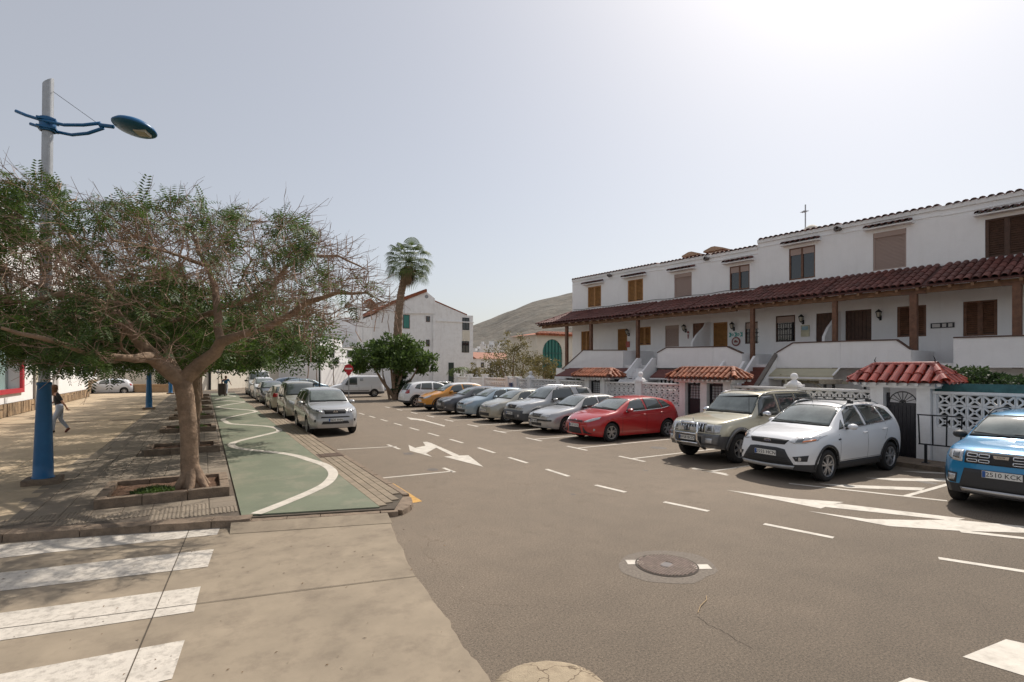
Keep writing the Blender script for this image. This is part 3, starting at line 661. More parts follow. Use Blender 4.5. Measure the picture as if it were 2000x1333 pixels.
def window(h, a, b_, z0, z1, style, t=0.0, name='window'):
    """style: shutter (louvred leaves), roller, half (roller box and glass), dark (framed glass), bars"""
    a, b_ = min(a, b_)-h.m, max(a, b_)-h.m; w = b_-a
    fr = {'shutter': M['wood'], 'dshutter': M['mwood'], 'gshutter': M['dwood'], 'roller': M['pinkish'], 'half': M['mwood'], 'glass': M['mwood'], 'bars': M['dwood'], 'door': M['dwood'], 'mdoor': M['mwood'], 'wdoor': M['wood']}[style]
    t0 = t-.085; mb = MB(); f = .055
    mb.box(a, a+f, t0, t0+.06, z0, z1); mb.box(b_-f, b_, t0, t0+.06, z0, z1); mb.box(a+f, b_-f, t0, t0+.06, z1-f, z1); mb.box(a+f, b_-f, t0, t0+.06, z0, z0+f)
    if style in ('shutter', 'dshutter', 'gshutter', 'half', 'glass', 'mdoor') : c = (a+b_)/2; mb.box(c-.04, c+.04, t0+.001, t0+.066, z0+f, z1-f)
    if style in ('half', 'bars'): mb2 = MB(); mb2.box(a+f, b_-f, t0+.0, t0+.058, z1-.30, z1-f); 
    root = mb.build(name, fr, h.o)
    if style in ('half', 'bars'): mb2.build('shutter_box', M['pinkish'], root)
    if style in ('shutter', 'dshutter', 'gshutter', 'wdoor'):
        n = int((z1-z0-2*f)/.075); mb = MB(); tops = []
        half = [(a+f+.03, (a+b_)/2-.07), ((a+b_)/2+.07, b_-f-.03)] if style != 'wdoor' else [(a+f, b_-f)]
        for (p, q) in half:
            for i in range(n):
                zc = z0+f+.04+(z1-z0-2*f-.05)*(i+.5)/n
                mb.prism([(p, t0+.012, zc+.026), (p, t0+.016, zc+.036), (p, t0+.052, zc-.012), (p, t0+.048, zc-.022)], (q-p, 0, 0))
            mb.box(p-.03, p, t0+.004, t0+.058, z0+f, z1-f); mb.box(q, q+.03, t0+.004, t0+.058, z0+f, z1-f)
        mb.build('shutter_slats', fr, root, kind='stuff')
        mb = MB(); mb.box(a+f, b_-f, t0-.02, t0+.006, z0+f, z1-f); mb.build('shutter_backing', M['dwood'] if style != 'wdoor' else M['wood'], root)
    elif style == 'roller':
        mb = MB(); n = int((z1-z0-.2)/.05)
        for i in range(n):
            zc = z0+.02+(z1-z0-.2)*i/n; hh = (z1-z0-.2)/n
            mb.prism([(a+f, t0+.002, zc), (a+f, t0+.036, zc+.004), (a+f, t0+.042, zc+hh*.5), (a+f, t0+.036, zc+hh-.006), (a+f, t0+.002, zc+hh-.001)], (w-2*f, 0, 0))
        mb.build('roller_shutter', M['pinkish'], root)
        mb = MB(); mb.box(a+.01, b_-.01, t0+.001, t0+.085, z1-.19, z1-.001); mb.build('shutter_box', M['pinkish'], root)
    elif style in ('door', 'mdoor'):
        mb = MB(); n = max(4, int(w/.13))
        for i in range(n):
            x0 = a+f+(w-2*f)*i/n; mb.box(x0+.006, x0+(w-2*f)/n-.006, t0-.01, t0+.035+random.uniform(0, .008), z0+f, z1-f)
        mb.build('plank_leaf', fr, root)
        mb = MB(); mb.box(a+f, b_-f, t0-.03, t0-.011, z0+f, z1-f); mb.build('door_backing', M['iron'], root)
    else:
        mb = MB(); mb.box(a+f, b_-f, t0+.005, t0+.02, z0+f, z1-(.30 if style in ('half', 'bars') else f)); mb.build('pane', M['glassd'], root)
        if style in ('half', 'glass'):
            mb = MB(); mb.box(a+f+.02, (a+b_)/2-.1, t0-.05, t0-.04, z0+f, z1-f); mb.build('curtain', MATS.get('curtain') or mat('curtain', (0.25, .23, .21), rough=0.9), root)
    if style == 'bars':
        mb = MB(); k = int(w/.1)
        for i in range(1, k): x = a+w*i/k; mb.bar((x, t0+.09, z0+.02), (x, t0+.09, z1-.32), .016)
        for zz in (z0+.05, z0+.3, (z0+z1)/2, z1-.34): mb.bar((a+.02, t0+.092, zz), (b_-.02, t0+.092, zz), .016)
        for i in range(3):
            cx = a+w*(i+.5)/3
            mb.lathe([(.055, -.006), (.055, .006), (.042, .006), (.042, -.006), (.055, -.006)], (cx, t0+.094, (z0+z1)/2-.02), 10, axis='y')
        mb.build('window_grille', M['iron'], root)
    # sill
    return root
def wall_with_holes(h, a, b_, z0, z1, holes, t0, t1, m, name='wall'):
    """solid wall in strips round rectangular holes"""
    a, b_ = min(a, b_), max(a, b_); mb = MB(); xs = sorted(set([a, b_]+[x for hh in holes for x in hh[:2]]))
    xs = [x for x in xs if a <= x <= b_]
    for x0, x1 in zip(xs[:-1], xs[1:]):
        c = (x0+x1)/2; hh = sorted([(q[2], q[3]) for q in holes if q[0] < c < q[1]]); z = z0
        for p, q in hh:
            if p > z: mb.box(x0-h.m, x1-h.m, t0, t1, z, p)
            z = q
        if z < z1: mb.box(x0-h.m, x1-h.m, t0, t1, z, z1)
    me = mb.mesh(name); bm = bmesh.new(); bm.from_mesh(me); bmesh.ops.remove_doubles(bm, verts=bm.verts, dist=.0005)
    # drop internal faces
    seen = {}; kill = []
    for f in bm.faces:
        k = tuple(sorted(v.index for v in f.verts))
        if k in seen: kill += [f, seen[k]]
        seen[k] = f
    bmesh.ops.delete(bm, geom=list(set(kill)), context='FACES'); bm.to_mesh(me); bm.free()
    return new_obj(name, me, h.o, m)
def H2(p0, p1, t=0.0):
    """rectangle between two pixel corners on the facade: s0,s1,z0,z1"""
    a = HU(*p0, t); b_ = HU(*p1, t); return (min(a[0], b_[0]), max(a[0], b_[0]), min(a[1], b_[1]), max(a[1], b_[1]))
bounds = {'A': (24.1, hs(1285)), 'B': (hs(1285), hs(1388)), 'C': (hs(1388), hs(1480)), 'D': (hs(1480), hs(1643)), 'E': (hs(1643), hs(1838)), 'F': (hs(1838), -1.6)}
lab = {'A': 'white end house with honey wooden louvred shutters at the far end of the terrace',
       'B': 'narrow white house with pinkish roller shutters down on both floors',
       'C': 'white house below the roof step, with a round plate on its wall',
       'D': 'white house with a cream folding awning below its balcony and a barred window',
       'E': 'white house with a pinkish roller shutter above the glazed red gate roof',
       'F': 'white house with wide dark louvred shutters at the right edge, behind the shrubs'}
RZ = {'A': 7.86, 'B': 7.83, 'C': 7.80, 'D': 8.06, 'E': 8.02, 'F': 7.99}
up = {'A': [(H2((1148, 562), (1174, 598)), 'shutter'), (H2((1226, 549), (1256, 587)), 'shutter')],
      'B': [(H2((1317, 537), (1351, 578)), 'roller')], 'C': [(H2((1425, 522), (1464, 564)), 'half')],
      'D': [(H2((1541, 487), (1592, 542)), 'half')], 'E': [(H2((1705, 457), (1770, 522)), 'roller')], 'F': [(H2((1924, 430), (2012, 494)), 'gshutter'), ((0.1, 1.2, 6.03, 7.27), 'gshutter')]}
dn = {'A': [(H2((1135, 648), (1155, 686)), 'shutter'), (H2((1246, 640), (1271, 674)), 'shutter'), ((19.75, 20.45, 2.6, 4.6), 'wdoor')],
      'B': [(H2((1299, 637), (1326, 677)), 'roller'), ((hs(1383), hs(1353), 2.6, 4.6), 'mdoor')],
      'C': [((hs(1421), hs(1393), 2.6, 4.56), 'wdoor'), (H2((1455, 630), (1485-2, 671)), 'bars')],
      'D': [(H2((1515, 618), (1553, 667)), 'bars'), ((hs(1630), hs(1594), 2.6, 4.62), 'door')],
      'E': [((hs(1702), hs(1651), 2.6, 4.64), 'door'), (H2((1752, 600), (1809, 657)), 'dshutter')],
      'F': [(H2((1881, 590), (1948, 655)), 'dshutter'), ((0.2, 1.3, 2.6, 4.6), 'door')]}
HOUSES = {}
for k in 'ABCDEF':
    b0, b1 = bounds[k]; h = House(b1, b0, lab[k]); HOUSES[k] = h; z1 = RZ[k]
    holes = [u_[0] for u_ in up[k]+dn[k]]
    hl = [(q[0], q[1], q[2], q[3]) for q in holes]
    wall_with_holes(h, b1, b0-.0, 0, z1-.14, hl, -.22, 0, M['white'])
    # body behind
    mb = MB(); h.bx(mb, b1, b0, -7.5, -.24, 0, z1-.25); mb.build('house_body', M['white2'], h.o)
    mb = MB(); h.bx(mb, b1, b0, -.30, .05, z1-.14, z1-.001); h.bx(mb, b1, b0, -.02, .022, z1-.34, z1-.31); mb.build('cornice', M['white2'], h.o)
    mb = MB(); h.pr(mb, [(b1, z1-.02), (b0, z1-.02), (b0, z1+.0), (b1, z1+.0)], -7.5, -.3); mb.build('roof', M['redtile'], h.o)
    coping(h, b1, b0, z1, True)
    for (q, st) in up[k]:
        window(h, *q, st); window_hood(h, q[0]-.22, q[1]+.22, q[3]+.22)
    for (q, st) in dn[k]:
        window(h, *q, st, name='window' if 'door' not in st else 'door')
    # balcony floor
    mb = MB(); h.bx(mb, b1+.001, (b0-.001 if k != 'A' else hs(1139, 2.4)), .0, 2.3, 2.42, 2.56); mb.build('balcony_floor', M['white2'], h.o)
    zt, ze = (5.82, 5.04) if k in 'ABC' else (5.94, 5.08)
    canopy(h, b1+(.0), b0+(0.95 if k == 'A' else 0), zt, ze, True, hip_far=(k == 'A'))
# end wall of the higher block shows above the lower one
def post(h, u, zb, t=1.72, w=.15, m=None, hs_=None):
    s_ = hs(u, t) if hs_ is None else hs_; mb = MB(); zt = 4.85
    h.bx(mb, s_-w/2, s_+w/2, t-w/2, t+w/2, zb, zt); h.bx(mb, s_-.34, s_+.34, t-w/2+.01, t+w/2-.01, zt-.001, zt+.1)
    mb.build('canopy_post', m or M['mwood'], h.o)
A, B_, C_, D_, E_, F_ = [HOUSES[k] for k in 'ABCDEF']
post(A, 1107, 0.0); post(A, 1154.5, 2.4); post(B_, 1283.5, 2.0, hs_=bounds['B'][0]-.1); post(C_, 1470, 2.4); post(D_, 1631, 2.4); post(E_, 1785, 2.45, w=.2); post(F_, 1987, 2.4, w=.2)
# far extension of A beyond its wall: side of house is open, balcony parapet slopes down to the garden
def parapet(h, pix, zb, ret=True, t=2.4, th=.13, cap=True):
    pts = [HU(u, v, t) for u, v in pix]
    poly = pts+[(pts[-1][0], zb), (pts[0][0], zb)]
    mb = MB(); h.pr(mb, poly, t-th, t)
    mb.build('balcony_parapet', M['white'], h.o)
    if cap:
        mb = MB()
        for a, b_ in zip(pts[:-1], pts[1:]):
            mb.bar((a[0]-h.m, t-th/2, a[1]+.018), (b_[0]-h.m, t-th/2, b_[1]+.018), th+.06, .04)
        mb.build('parapet_cap', MATS.get('capstone') or mat('capstone', (0.10, 0.055, 0.04), rough=0.6, var=.2), h.o)
    if ret:
        s_ = pts[-1][0]; mb = MB(); mb.box(s_-h.m, s_-h.m+th, 0.0, t-th, zb, pts[-1][1]); mb.build('balcony_parapet', M['white'], h.o)
parapet(A, [(1098, 722), (1139, 685), (1217, 685)], 2.38)
parapet(B_, [(1284, 690), (1302, 680), (1392, 678.5)], 2.42, ret=False); 
parapet(C_, [(1392.3, 678.5), (1420, 678), (1449, 691)], 2.42)
parapet(D_, [(1517, 690), (1549, 671), (1641, 668)], 2.42, ret=False)
parapet(E_, [(1641.3, 668), (1751, 665), (1779, 684)], 2.42)
parapet(F_, [(1862, 661), (2000, 657), (2300, 650)], 2.42, ret=False)
mb = MB(); s_ = HU(1862, 661, 2.4)[0]; mb.box(s_-F_.m-.13, s_-F_.m, 0, 2.27, 2.42, 3.3); mb.build('balcony_parapet', M['white'], F_.o)
# walls under the balconies (set back) with their openings, and awnings
for k, h in HOUSES.items():
    b0, b1 = bounds[k]; mb = MB()
    if k != 'A': h.bx(mb, b1+.002, b0-.002, 1.2, 1.35, 0, 2.42)
    else: h.bx(mb, hs(1217, 2.4), b0-.002, 1.2, 1.35, 0, 2.42)
    mb.build('lower_wall', M['white2'], h.o)
# fins between balconies
for h, u in ((B_, 1390), (D_, 1643)):
    s_ = bounds['B'][1] if h is B_ else bounds['D'][1]; mb = MB()
    sgn = .08 if h is B_ else .08
    mb.prism([(s_-h.m+.0, 0, 2.56), (s_-h.m, 1.5, 2.56), (s_-h.m, 1.45, 3.6), (s_-h.m, 1.1, 3.95), (s_-h.m, .5, 4.35), (s_-h.m, .3, 4.6), (s_-h.m, 0, 4.62)], (.1, 0, 0))
    mb.build('privacy_wall', M['white'], h.o)
# flights of stairs from the garden up to the balconies (run towards the house)
def stairs(h, s_near, s_far, t_bot, t_top, z_bot, z_top, side_m, step_m, parap=.75, rail=False, loc='stair_wall'):
    n = 11; mb = MB()
    for i in range(n):
        f0 = i/n; t_ = t_bot+(t_top-t_bot)*f0; z_ = z_bot+(z_top-z_bot)*(i+1)/n
        h.bx(mb, s_near+.1, s_far-.1, t_top, t_, 0.0 if i == 0 else z_-.19, z_)
    mb.build('stair_steps', step_m, h.o)
    for s_ in (s_near, s_far-.1):
        mb = MB()
        mb.prism([(s_-h.m, t_bot, 0), (s_-h.m, t_bot, z_bot+parap*.7), (s_-h.m, t_bot-.25, z_bot+parap), (s_-h.m, t_top, z_top+parap), (s_-h.m, t_top-.25, z_top+parap), (s_-h.m, t_top-.25, 0)], (.1, 0, 0))
        mb.build(loc, side_m, h.o)
        if rail and s_ == s_near:
            mb = MB(); mb.bar((s_+.05-h.m, t_bot-.1, z_bot+parap+.06), (s_+.05-h.m, t_top, z_top+parap+.08), .16, .07); mb.build('handrail', MATS.get('rail') or mat('rail', (.16, .14, .12), rough=.7, var=.2), h.o)
M['brickred'] = mat('red_steps', (0.16, 0.05, 0.035), rough=0.7, var=0.3)
sA = hs(1272, 2.6)
stairs(A, sA-.05, sA+.95, 4.9, 2.5, 0.6, 2.4, M['white'], M['white2'], parap=.5)
sC = hs(1449, 2.6)
stairs(C_, sC-.05, sC+.95, 4.3, 2.45, 1.0, 2.4, M['white'], M['brickred'], parap=.3)
sD = hs(1512, 2.6)
stairs(D_, sD, sD+1.0, 4.6, 2.3, 0.7, 2.45, M['white'], M['brickred'], parap=.45, rail=True)
sE = hs(1830, 2.5)
mb = MB(); E_.bx(mb, sE, hs(1779, 2.4), 1.36, 2.3, 2.0, 2.55); mb.build('stair_landing', M['white2'], E_.o)
# garden-level features
M['awn_red'] = mat('red_brown_awning', (0.145, 0.05, 0.042), rough=0.8, var=.15)
M['awn_cream'] = mat('cream_awning', (0.46, 0.42, 0.30), rough=0.8, var=.08)
def awning(h, u0, u1, t0, z0, t1, z1, m, nm='awning', nseg=0):
    a, b_ = hs(u1, t0), hs(u0, t0); mb = MB()
    mb.prism([(a-h.m, t0, z0), (a-h.m, t1, z1), (a-h.m, t1, z1-.05), (a-h.m, t0, z0-.05)], (b_-a, 0, 0))
    o = mb.build(nm, m, h.o); mb = MB()
    for i in range(nseg+1):
        x = a+(b_-a)*i/max(1, nseg)-h.m; mb.bar((x, t0, z0+.02), (x, t1, z1+.02), .05, .03)
    mb.box(a-h.m-.01, b_-h.m+.01, t1-.03, t1+.03, z1-.12, z1-.051)
    mb.build('awning_frame', M['white2'], h.o); return o
awning(A, 1112, 1236, 2.45, 2.42, 3.5, 2.02, M['awn_red'], nseg=0)
awning(B_, 1287, 1386, 2.45, 2.36, 3.1, 2.02, M['awn_red']); awning(C_, 1389, 1428, 2.45, 2.36, 3.1, 2.02, M['awn_red'])
def lower_window(h, u0, u1, z0, z1, n, t=3.0):
    a, b_ = hs(u1, t), hs(u0, t); mb = MB()
    h.bx(mb, a, b_, t-.1, t, .0, z0); h.bx(mb, a, b_, t-.1, t, z1, z1+.06); 
    mb.build('veranda_wall', M['white2'], h.o); mb = MB()
    for i in range(n+1):
        x = a+(b_-a)*i/n; h.bx(mb, x-.03, x+.03, t-.09, t-.02, z0, z1)
    mb.build('veranda_bars', M['white2'], h.o); mb = MB(); h.bx(mb, a, b_, t-.16, t-.14, z0, z1); mb.build('pane', M['glassd'], h.o)
lower_window(A, 1104, 1235, 1.62, 1.95, 6, 3.3); lower_window(B_, 1287, 1386, 1.58, 2.0, 12); lower_window(C_, 1389, 1425, 1.58, 2.0, 5)
# D: cream folding awning box under the balcony
awning(D_, 1512, 1640, 2.44, 2.40, 3.0, 2.14, M['awn_cream'], nseg=0)
mb = MB(); a, b_ = hs(1640, 3.0), hs(1512, 3.0); mb.box(a-D_.m, b_-D_.m, 2.9, 3.05, 1.98, 2.03); mb.box(a-D_.m, b_-D_.m, 2.3, 2.4, 1.85, 1.95); mb.bar(((a+b_)/2-.5-D_.m, 2.45, 1.6), ((a+b_)/2+.3-D_.m, 3.0, 2.2), .04); mb.bar(((a+b_)/2+.6-D_.m, 2.45, 1.6), ((a+b_)/2+.9-D_.m, 3.0, 2.2), .04)
mb.box((a+b_)/2+.62-D_.m, (a+b_)/2+.70-D_.m, 3.0, 3.06, .4, 2.0)
mb.build('awning_arm', M['awn_cream'], D_.o)
mb = MB(); a, b_ = hs(1998, 2.4), hs(1925, 2.4); mb.box(a-F_.m, b_-F_.m, 2.27, 2.275, 1.4, 2.1); mb.build('pane', M['glassd'], F_.o)
# ---- things hanging on the walls
def hpos(u, v, t): s_, z_ = HU(u, v, t); p = -HN*(HD-t)+HE*s_; return Vector((p.x, p.y, z_))
M['lampglass'] = mat('lantern_glass', (0.5, 0.47, 0.38), rough=0.25)
def wall_lantern(u, v, label, size=1.0, hang=False):
    p = hpos(u, v, 0.0); o = thing('wall_lantern', label, 'lantern', p, HA+PI/2, 'lanterns on the house fronts')
    b = MB(); z = -size*.02
    b.lathe([(0, .16), (.02, .14), (.10, .07), (.10, .055), (.085, .05)], (0, .17, z), 8); b.lathe([(.035, -.13), (.045, -.10), (.0, -.14)], (0, .17, z), 8)
    for k in range(4):
        a = PI/4+k*PI/2; b.bar((math.cos(a)*.085, .17+math.sin(a)*.085, z+.06), (math.cos(a)*.05, .17+math.sin(a)*.05, z-.11), .012)
    b.tube([(0, .0, -.12), (0, .08, -.2), (0, .17, -.16), (0, .17, -.12)], .012, 6); b.box(-.03, .03, 0.002, .02, -.22, -.06)
    b.build('lantern_frame', M['iron'], o)
    b = MB(); b.lathe([(.07, .055), (.04, -.10)], (0, .17, z), 8); b.build('lantern_glass', M['lampglass'], o)
    o.scale = (size*1.15,)*3; return o
wall_lantern(1229, 648, 'black lantern hung beside the open brown door of the far end house')
wall_lantern(1340, 640, 'black wall lantern with a red ornament under it, beside the dark double door')
wall_lantern(1434, 636, 'black wall lantern above the turquoise lettering and round plate')
wall_lantern(1569, 622, 'black wall lantern above a square picture tile')
wall_lantern(1720, 613, 'black wall lantern between the dark plank door and a canopy post')
b = MB()
def wall_thing(nm, u, v, label, cat, fn, m, t=0.0):
    p = hpos(u, v, t); o = thing(nm, label, cat, p, HA+PI/2); fn(o); return o
M['turq'] = mat('turquoise_letters', (0.10, 0.42, 0.38), rough=0.5); M['plate'] = mat('ceramic_plate', (0.55, 0.52, 0.50), rough=0.3); M['plred'] = mat('plate_rim', (0.20, 0.035, 0.035), rough=0.3)
def f_(o):
    for i, (x, w) in enumerate(((-.3, .07), (-.17, .09), (-.03, .07), (.1, .1), (.25, .08))):
        b = MB()
        if i % 2: b.lathe([(w*.6, -.01), (w*.6, .01), (w*.35, .01), (w*.35, -.01), (w*.6, -.01)], (-x, .02, .0), 12, axis='y')
        else: b.bar((-x-w/2, .02, -.1), (-x-w/2, .02, .1), .03); b.bar((-x-w/2, .02, .0), (-x+w/2, .02, .1), .03); b.bar((-x-w/2, .02, .0), (-x+w/2, .02, -.1), .03)
        b.build('letter', M['turq'], o)
wall_thing('house_lettering', 1438, 654, 'turquoise letter shapes fixed to the white wall under a lantern', 'lettering', f_, None)
def f_(o):
    b = MB(); b.lathe([(0, .01), (.21, .01), (.21, .035), (.0, .04)], (0, .0, 0), 24, axis='y'); b.build('plate_rim', M['plred'], o)
    b = MB(); b.lathe([(0, .042), (.15, .042), (.15, .036)], (0, .0, 0), 24, axis='y'); b.build('plate_face', M['plate'], o)
    b = MB(); b.box(-.10, .09, .043, .046, -.05, .02); b.box(-.04, .06, .043, .046, .02, .07); b.build('plate_motif', M['plred'], o)
wall_thing('round_plate', 1438, 667.5, 'round red and white ceramic plate on the wall under turquoise letters', 'plate', f_, None)
def f_(o):
    b = MB(); b.box(-.17, .17, 0.002, .03, -.25, .22); b.build('picture_tile', mat('pic_tile', (0.42, 0.40, 0.28), rough=.3, var=.3, vscale=4), o)
    b = MB(); b.box(-.12, .13, .031, .034, .02, .17); b.build('picture_sky', mat('pic_sky', (0.22, 0.36, 0.42), rough=.3, var=.3, vscale=6), o)
wall_thing('picture_panel', 1573, 646, 'square picture tile with blue sky on the wall beside a plank door', 'picture', f_, None)
def f_(o):
    b = MB(); b.box(-.33, .33, 0.002, .03, -.09, .09); b.build('plaque_board', mat('plaque_dark', (.03, .03, .035), rough=.4), o)
    for i, x in enumerate((.22, .05, -.12, -.23)):
        b = MB(); b.box(-x-.055, -x+.055, .031, .036, -.06, .06); b.build('plaque_tile', M['plate'], o)
wall_thing('number_plaque', 1841, 636, 'row of white number tiles in a dark frame on the white wall', 'plaque', f_, None)
def f_(o):
    b = MB(); b.lathe([(0, .04), (.035, .03), (.05, 0), (.04, -.05), (0, -.08)], (0, .05, 0), 8); b.lathe([(0, .0), (.03, -.03), (.02, -.2), (0, -.25)], (0, .05, -.1), 8); b.build('ornament_body', mat('ornament_red', (.28, .03, .03), rough=.5), o)
wall_thing('wall_ornament', 1345, 649, 'small red hanging ornament on the wall under a lantern', 'ornament', f_, None)
def f_(o):
    b = MB(); b.box(-.12, .12, 0.002, .05, -.16, .16); b.build('calendar_panel', mat('redprint', (.42, .10, .08), rough=.6, var=.4, vscale=20), o)
wall_thing('wall_picture', 1227, 673, 'small red and white picture beside the far brown door', 'picture', f_, None)
# downpipe elbows / drain spouts under the coping
M['spout'] = mat('old_spout', (.16, .14, .13), rough=.7)
for i, (u, v) in enumerate(((1194, 539), (1383, 506), (1641, 448))):
    p = hpos(u, v, 0); o = thing('roof_spout', ['grey roof spout over the far house with wooden shutters', 'grey roof spout below the left hand chimney caps', 'grey roof spout beside the antenna on the higher roof'][i], 'spout', p, HA+PI/2)
    b = MB(); b.lathe([(.07, 0), (.07, .3), (.05, .3), (.05, 0.0)], (0, .0, 0), 10, axis='y'); b.build('spout_pipe', M['spout'], o)
    b = MB(); b.lathe([(0.05, 0), (.11, .02), (.11, .06), (0.05, .08)], (0.12, .0, .03), 10, axis='y'); b.build('spout_flange', M['spout'], o)
cb = thing('facade_cable', 'thin dark cable running along the upper white facade above the canopy', 'cable', (0, 0, 0))
b = MB(); pts = []
for i in range(60):
    s_ = -1+25*i/59; p = -HN*(HD-.03)+HE*s_; pts.append((p.x, p.y, 5.98+.10*(s_ < 12.3 and -1 or 0)+.025*math.sin(i*1.3)))
b.tube(pts, .012, 5); b.build('cable_run', M['iron'], cb)
# chimneys and antenna on the roof
def chimney(u, v, w, label):
    t = -2.2; s_, z_ = HU(u, v, t); p = -HN*(HD-t)+HE*s_; o = thing('chimney_stack', label, 'chimney', (p.x, p.y, 7.5), HA+PI/2)
    hh = z_-7.5; b = MB(); b.box(-w/2+.15, w/2-.15, -.25, .25, 0, hh-.1); b.build('chimney_shaft', M['cream'], o)
    b = MB(); b.prism([(-w/2, -.45, hh-.12), (w/2, -.45, hh-.12), (w/2, -.45, hh-.04), (0.1, -.45, hh+.1), (-.1, -.45, hh+.1), (-w/2, -.45, hh-.04)], (0, .9, 0)); b.build('chimney_cap', MATS.get('cap_tile') or mat('cap_tile', (.42, .29, .19), rough=.85, var=.25, vscale=8), o)
chimney(1357, 498, 1.0, 'low tiled chimney cap, further of the two behind the lower roof edge'); chimney(1402, 488, 1.1, 'low tiled chimney cap, nearer of the two behind the lower roof edge')
t = -2.5; s_, z_ = HU(1585, 445, t); p = -HN*(HD-t)+HE*s_
o = thing('roof_vent', 'rounded white roof vent dome beside the antenna', 'vent', (p.x, p.y, 7.6), 0)
b = MB(); b.lathe([(.35, 0), (.35, z_-7.75), (.3, z_-7.62), (.12, z_-7.5), (0, z_-7.47)], n=14); b.build('vent_dome', M['cream'], o, smooth=True)
s_, z_ = HU(1573, 400, t); p = -HN*(HD-t)+HE*s_
o = thing('roof_antenna', 'thin television antenna mast with short rods on the higher roof', 'antenna', (p.x, p.y, 7.7), R(60))
b = MB(); b.bar((0, 0, 0), (0, 0, z_-7.7), .04); b.build('antenna_mast', M['galv'], o)
for (zz, ln) in ((.35, .5), (.55, .7), (z_-8.0, .35)):
    b = MB(); b.bar((-ln*.2, 0, zz), (ln*.8, 0, zz), .02)
    for k in range(5): b.bar((-ln*.2+ln*k/5, -.13, zz), (-ln*.2+ln*k/5, .13, zz), .014)
    b.build('antenna_rods', M['galv'], o)
# ================================================================== garden walls, breeze blocks, tiled gateways
BW = 0.30
def breeze():
    """open concrete block: square frame, centre ring, four diagonal arms. local x along the wall, y thickness, z up"""
    b = MB(); h = BW/2-.003; f = .024; d = .03; hz = .137
    b.box(-h, h, -d, d, hz-f, hz); b.box(-h, h, -d, d, -hz, -hz+f); b.box(-h, -h+f, -d, d, -hz+f, hz-f); b.box(h-f, h, -d, d, -hz+f, hz-f)
    ro, ri = .05, .026; n = 8; vs = []
    for r, y in ((ro, -d), (ri, -d), (ri, d), (ro, d)):
        for k in range(n): a = PI/8+2*PI*k/n; vs.append((math.cos(a)*r, y, math.sin(a)*r))
    b.add(vs, [(i*n+k, i*n+(k+1) % n, ((i+1) % 4)*n+(k+1) % n, ((i+1) % 4)*n+k) for i in range(4) for k in range(n)])
    for sx in (-1, 1):
        for sz in (-1, 1):
            p = Vector((sx*.033, 0, sz*.033)); q = Vector((sx*(h-f+.004), 0, sz*(hz-f+.004))); dd = (q-p).normalized(); w = Vector((dd.z, 0, -dd.x))*.021
            b.add([p-w+Vector((0, -d+.004, 0)), p+w+Vector((0, -d+.004, 0)), q+w+Vector((0, -d+.004, 0)), q-w+Vector((0, -d+.004, 0)), p-w+Vector((0, d-.004, 0)), p+w+Vector((0, d-.004, 0)), q+w+Vector((0, d-.004, 0)), q-w+Vector((0, d-.004, 0))],
                  [(0, 1, 2, 3), (7, 6, 5, 4), (0, 3, 7, 4), (1, 5, 6, 2)])
            # flared foot of the arm along the frame
            for ax in (0, 1):
                c1 = Vector((sx*(h-f), 0, sz*(hz-f))); c2 = c1-(Vector((sx*.045, 0, 0)) if ax else Vector((0, 0, sz*.045))); c3 = c1-Vector((sx*.03, 0, sz*.03))
                b.add([c1+Vector((0, -d+.004, 0)), c2+Vector((0, -d+.004, 0)), c3+Vector((0, -d+.004, 0))], [(0, 1, 2)])
    return b.mesh('breeze_block', recalc=False)
bre = breeze(); bre.materials.append(M['white2'])
WX = 15.85
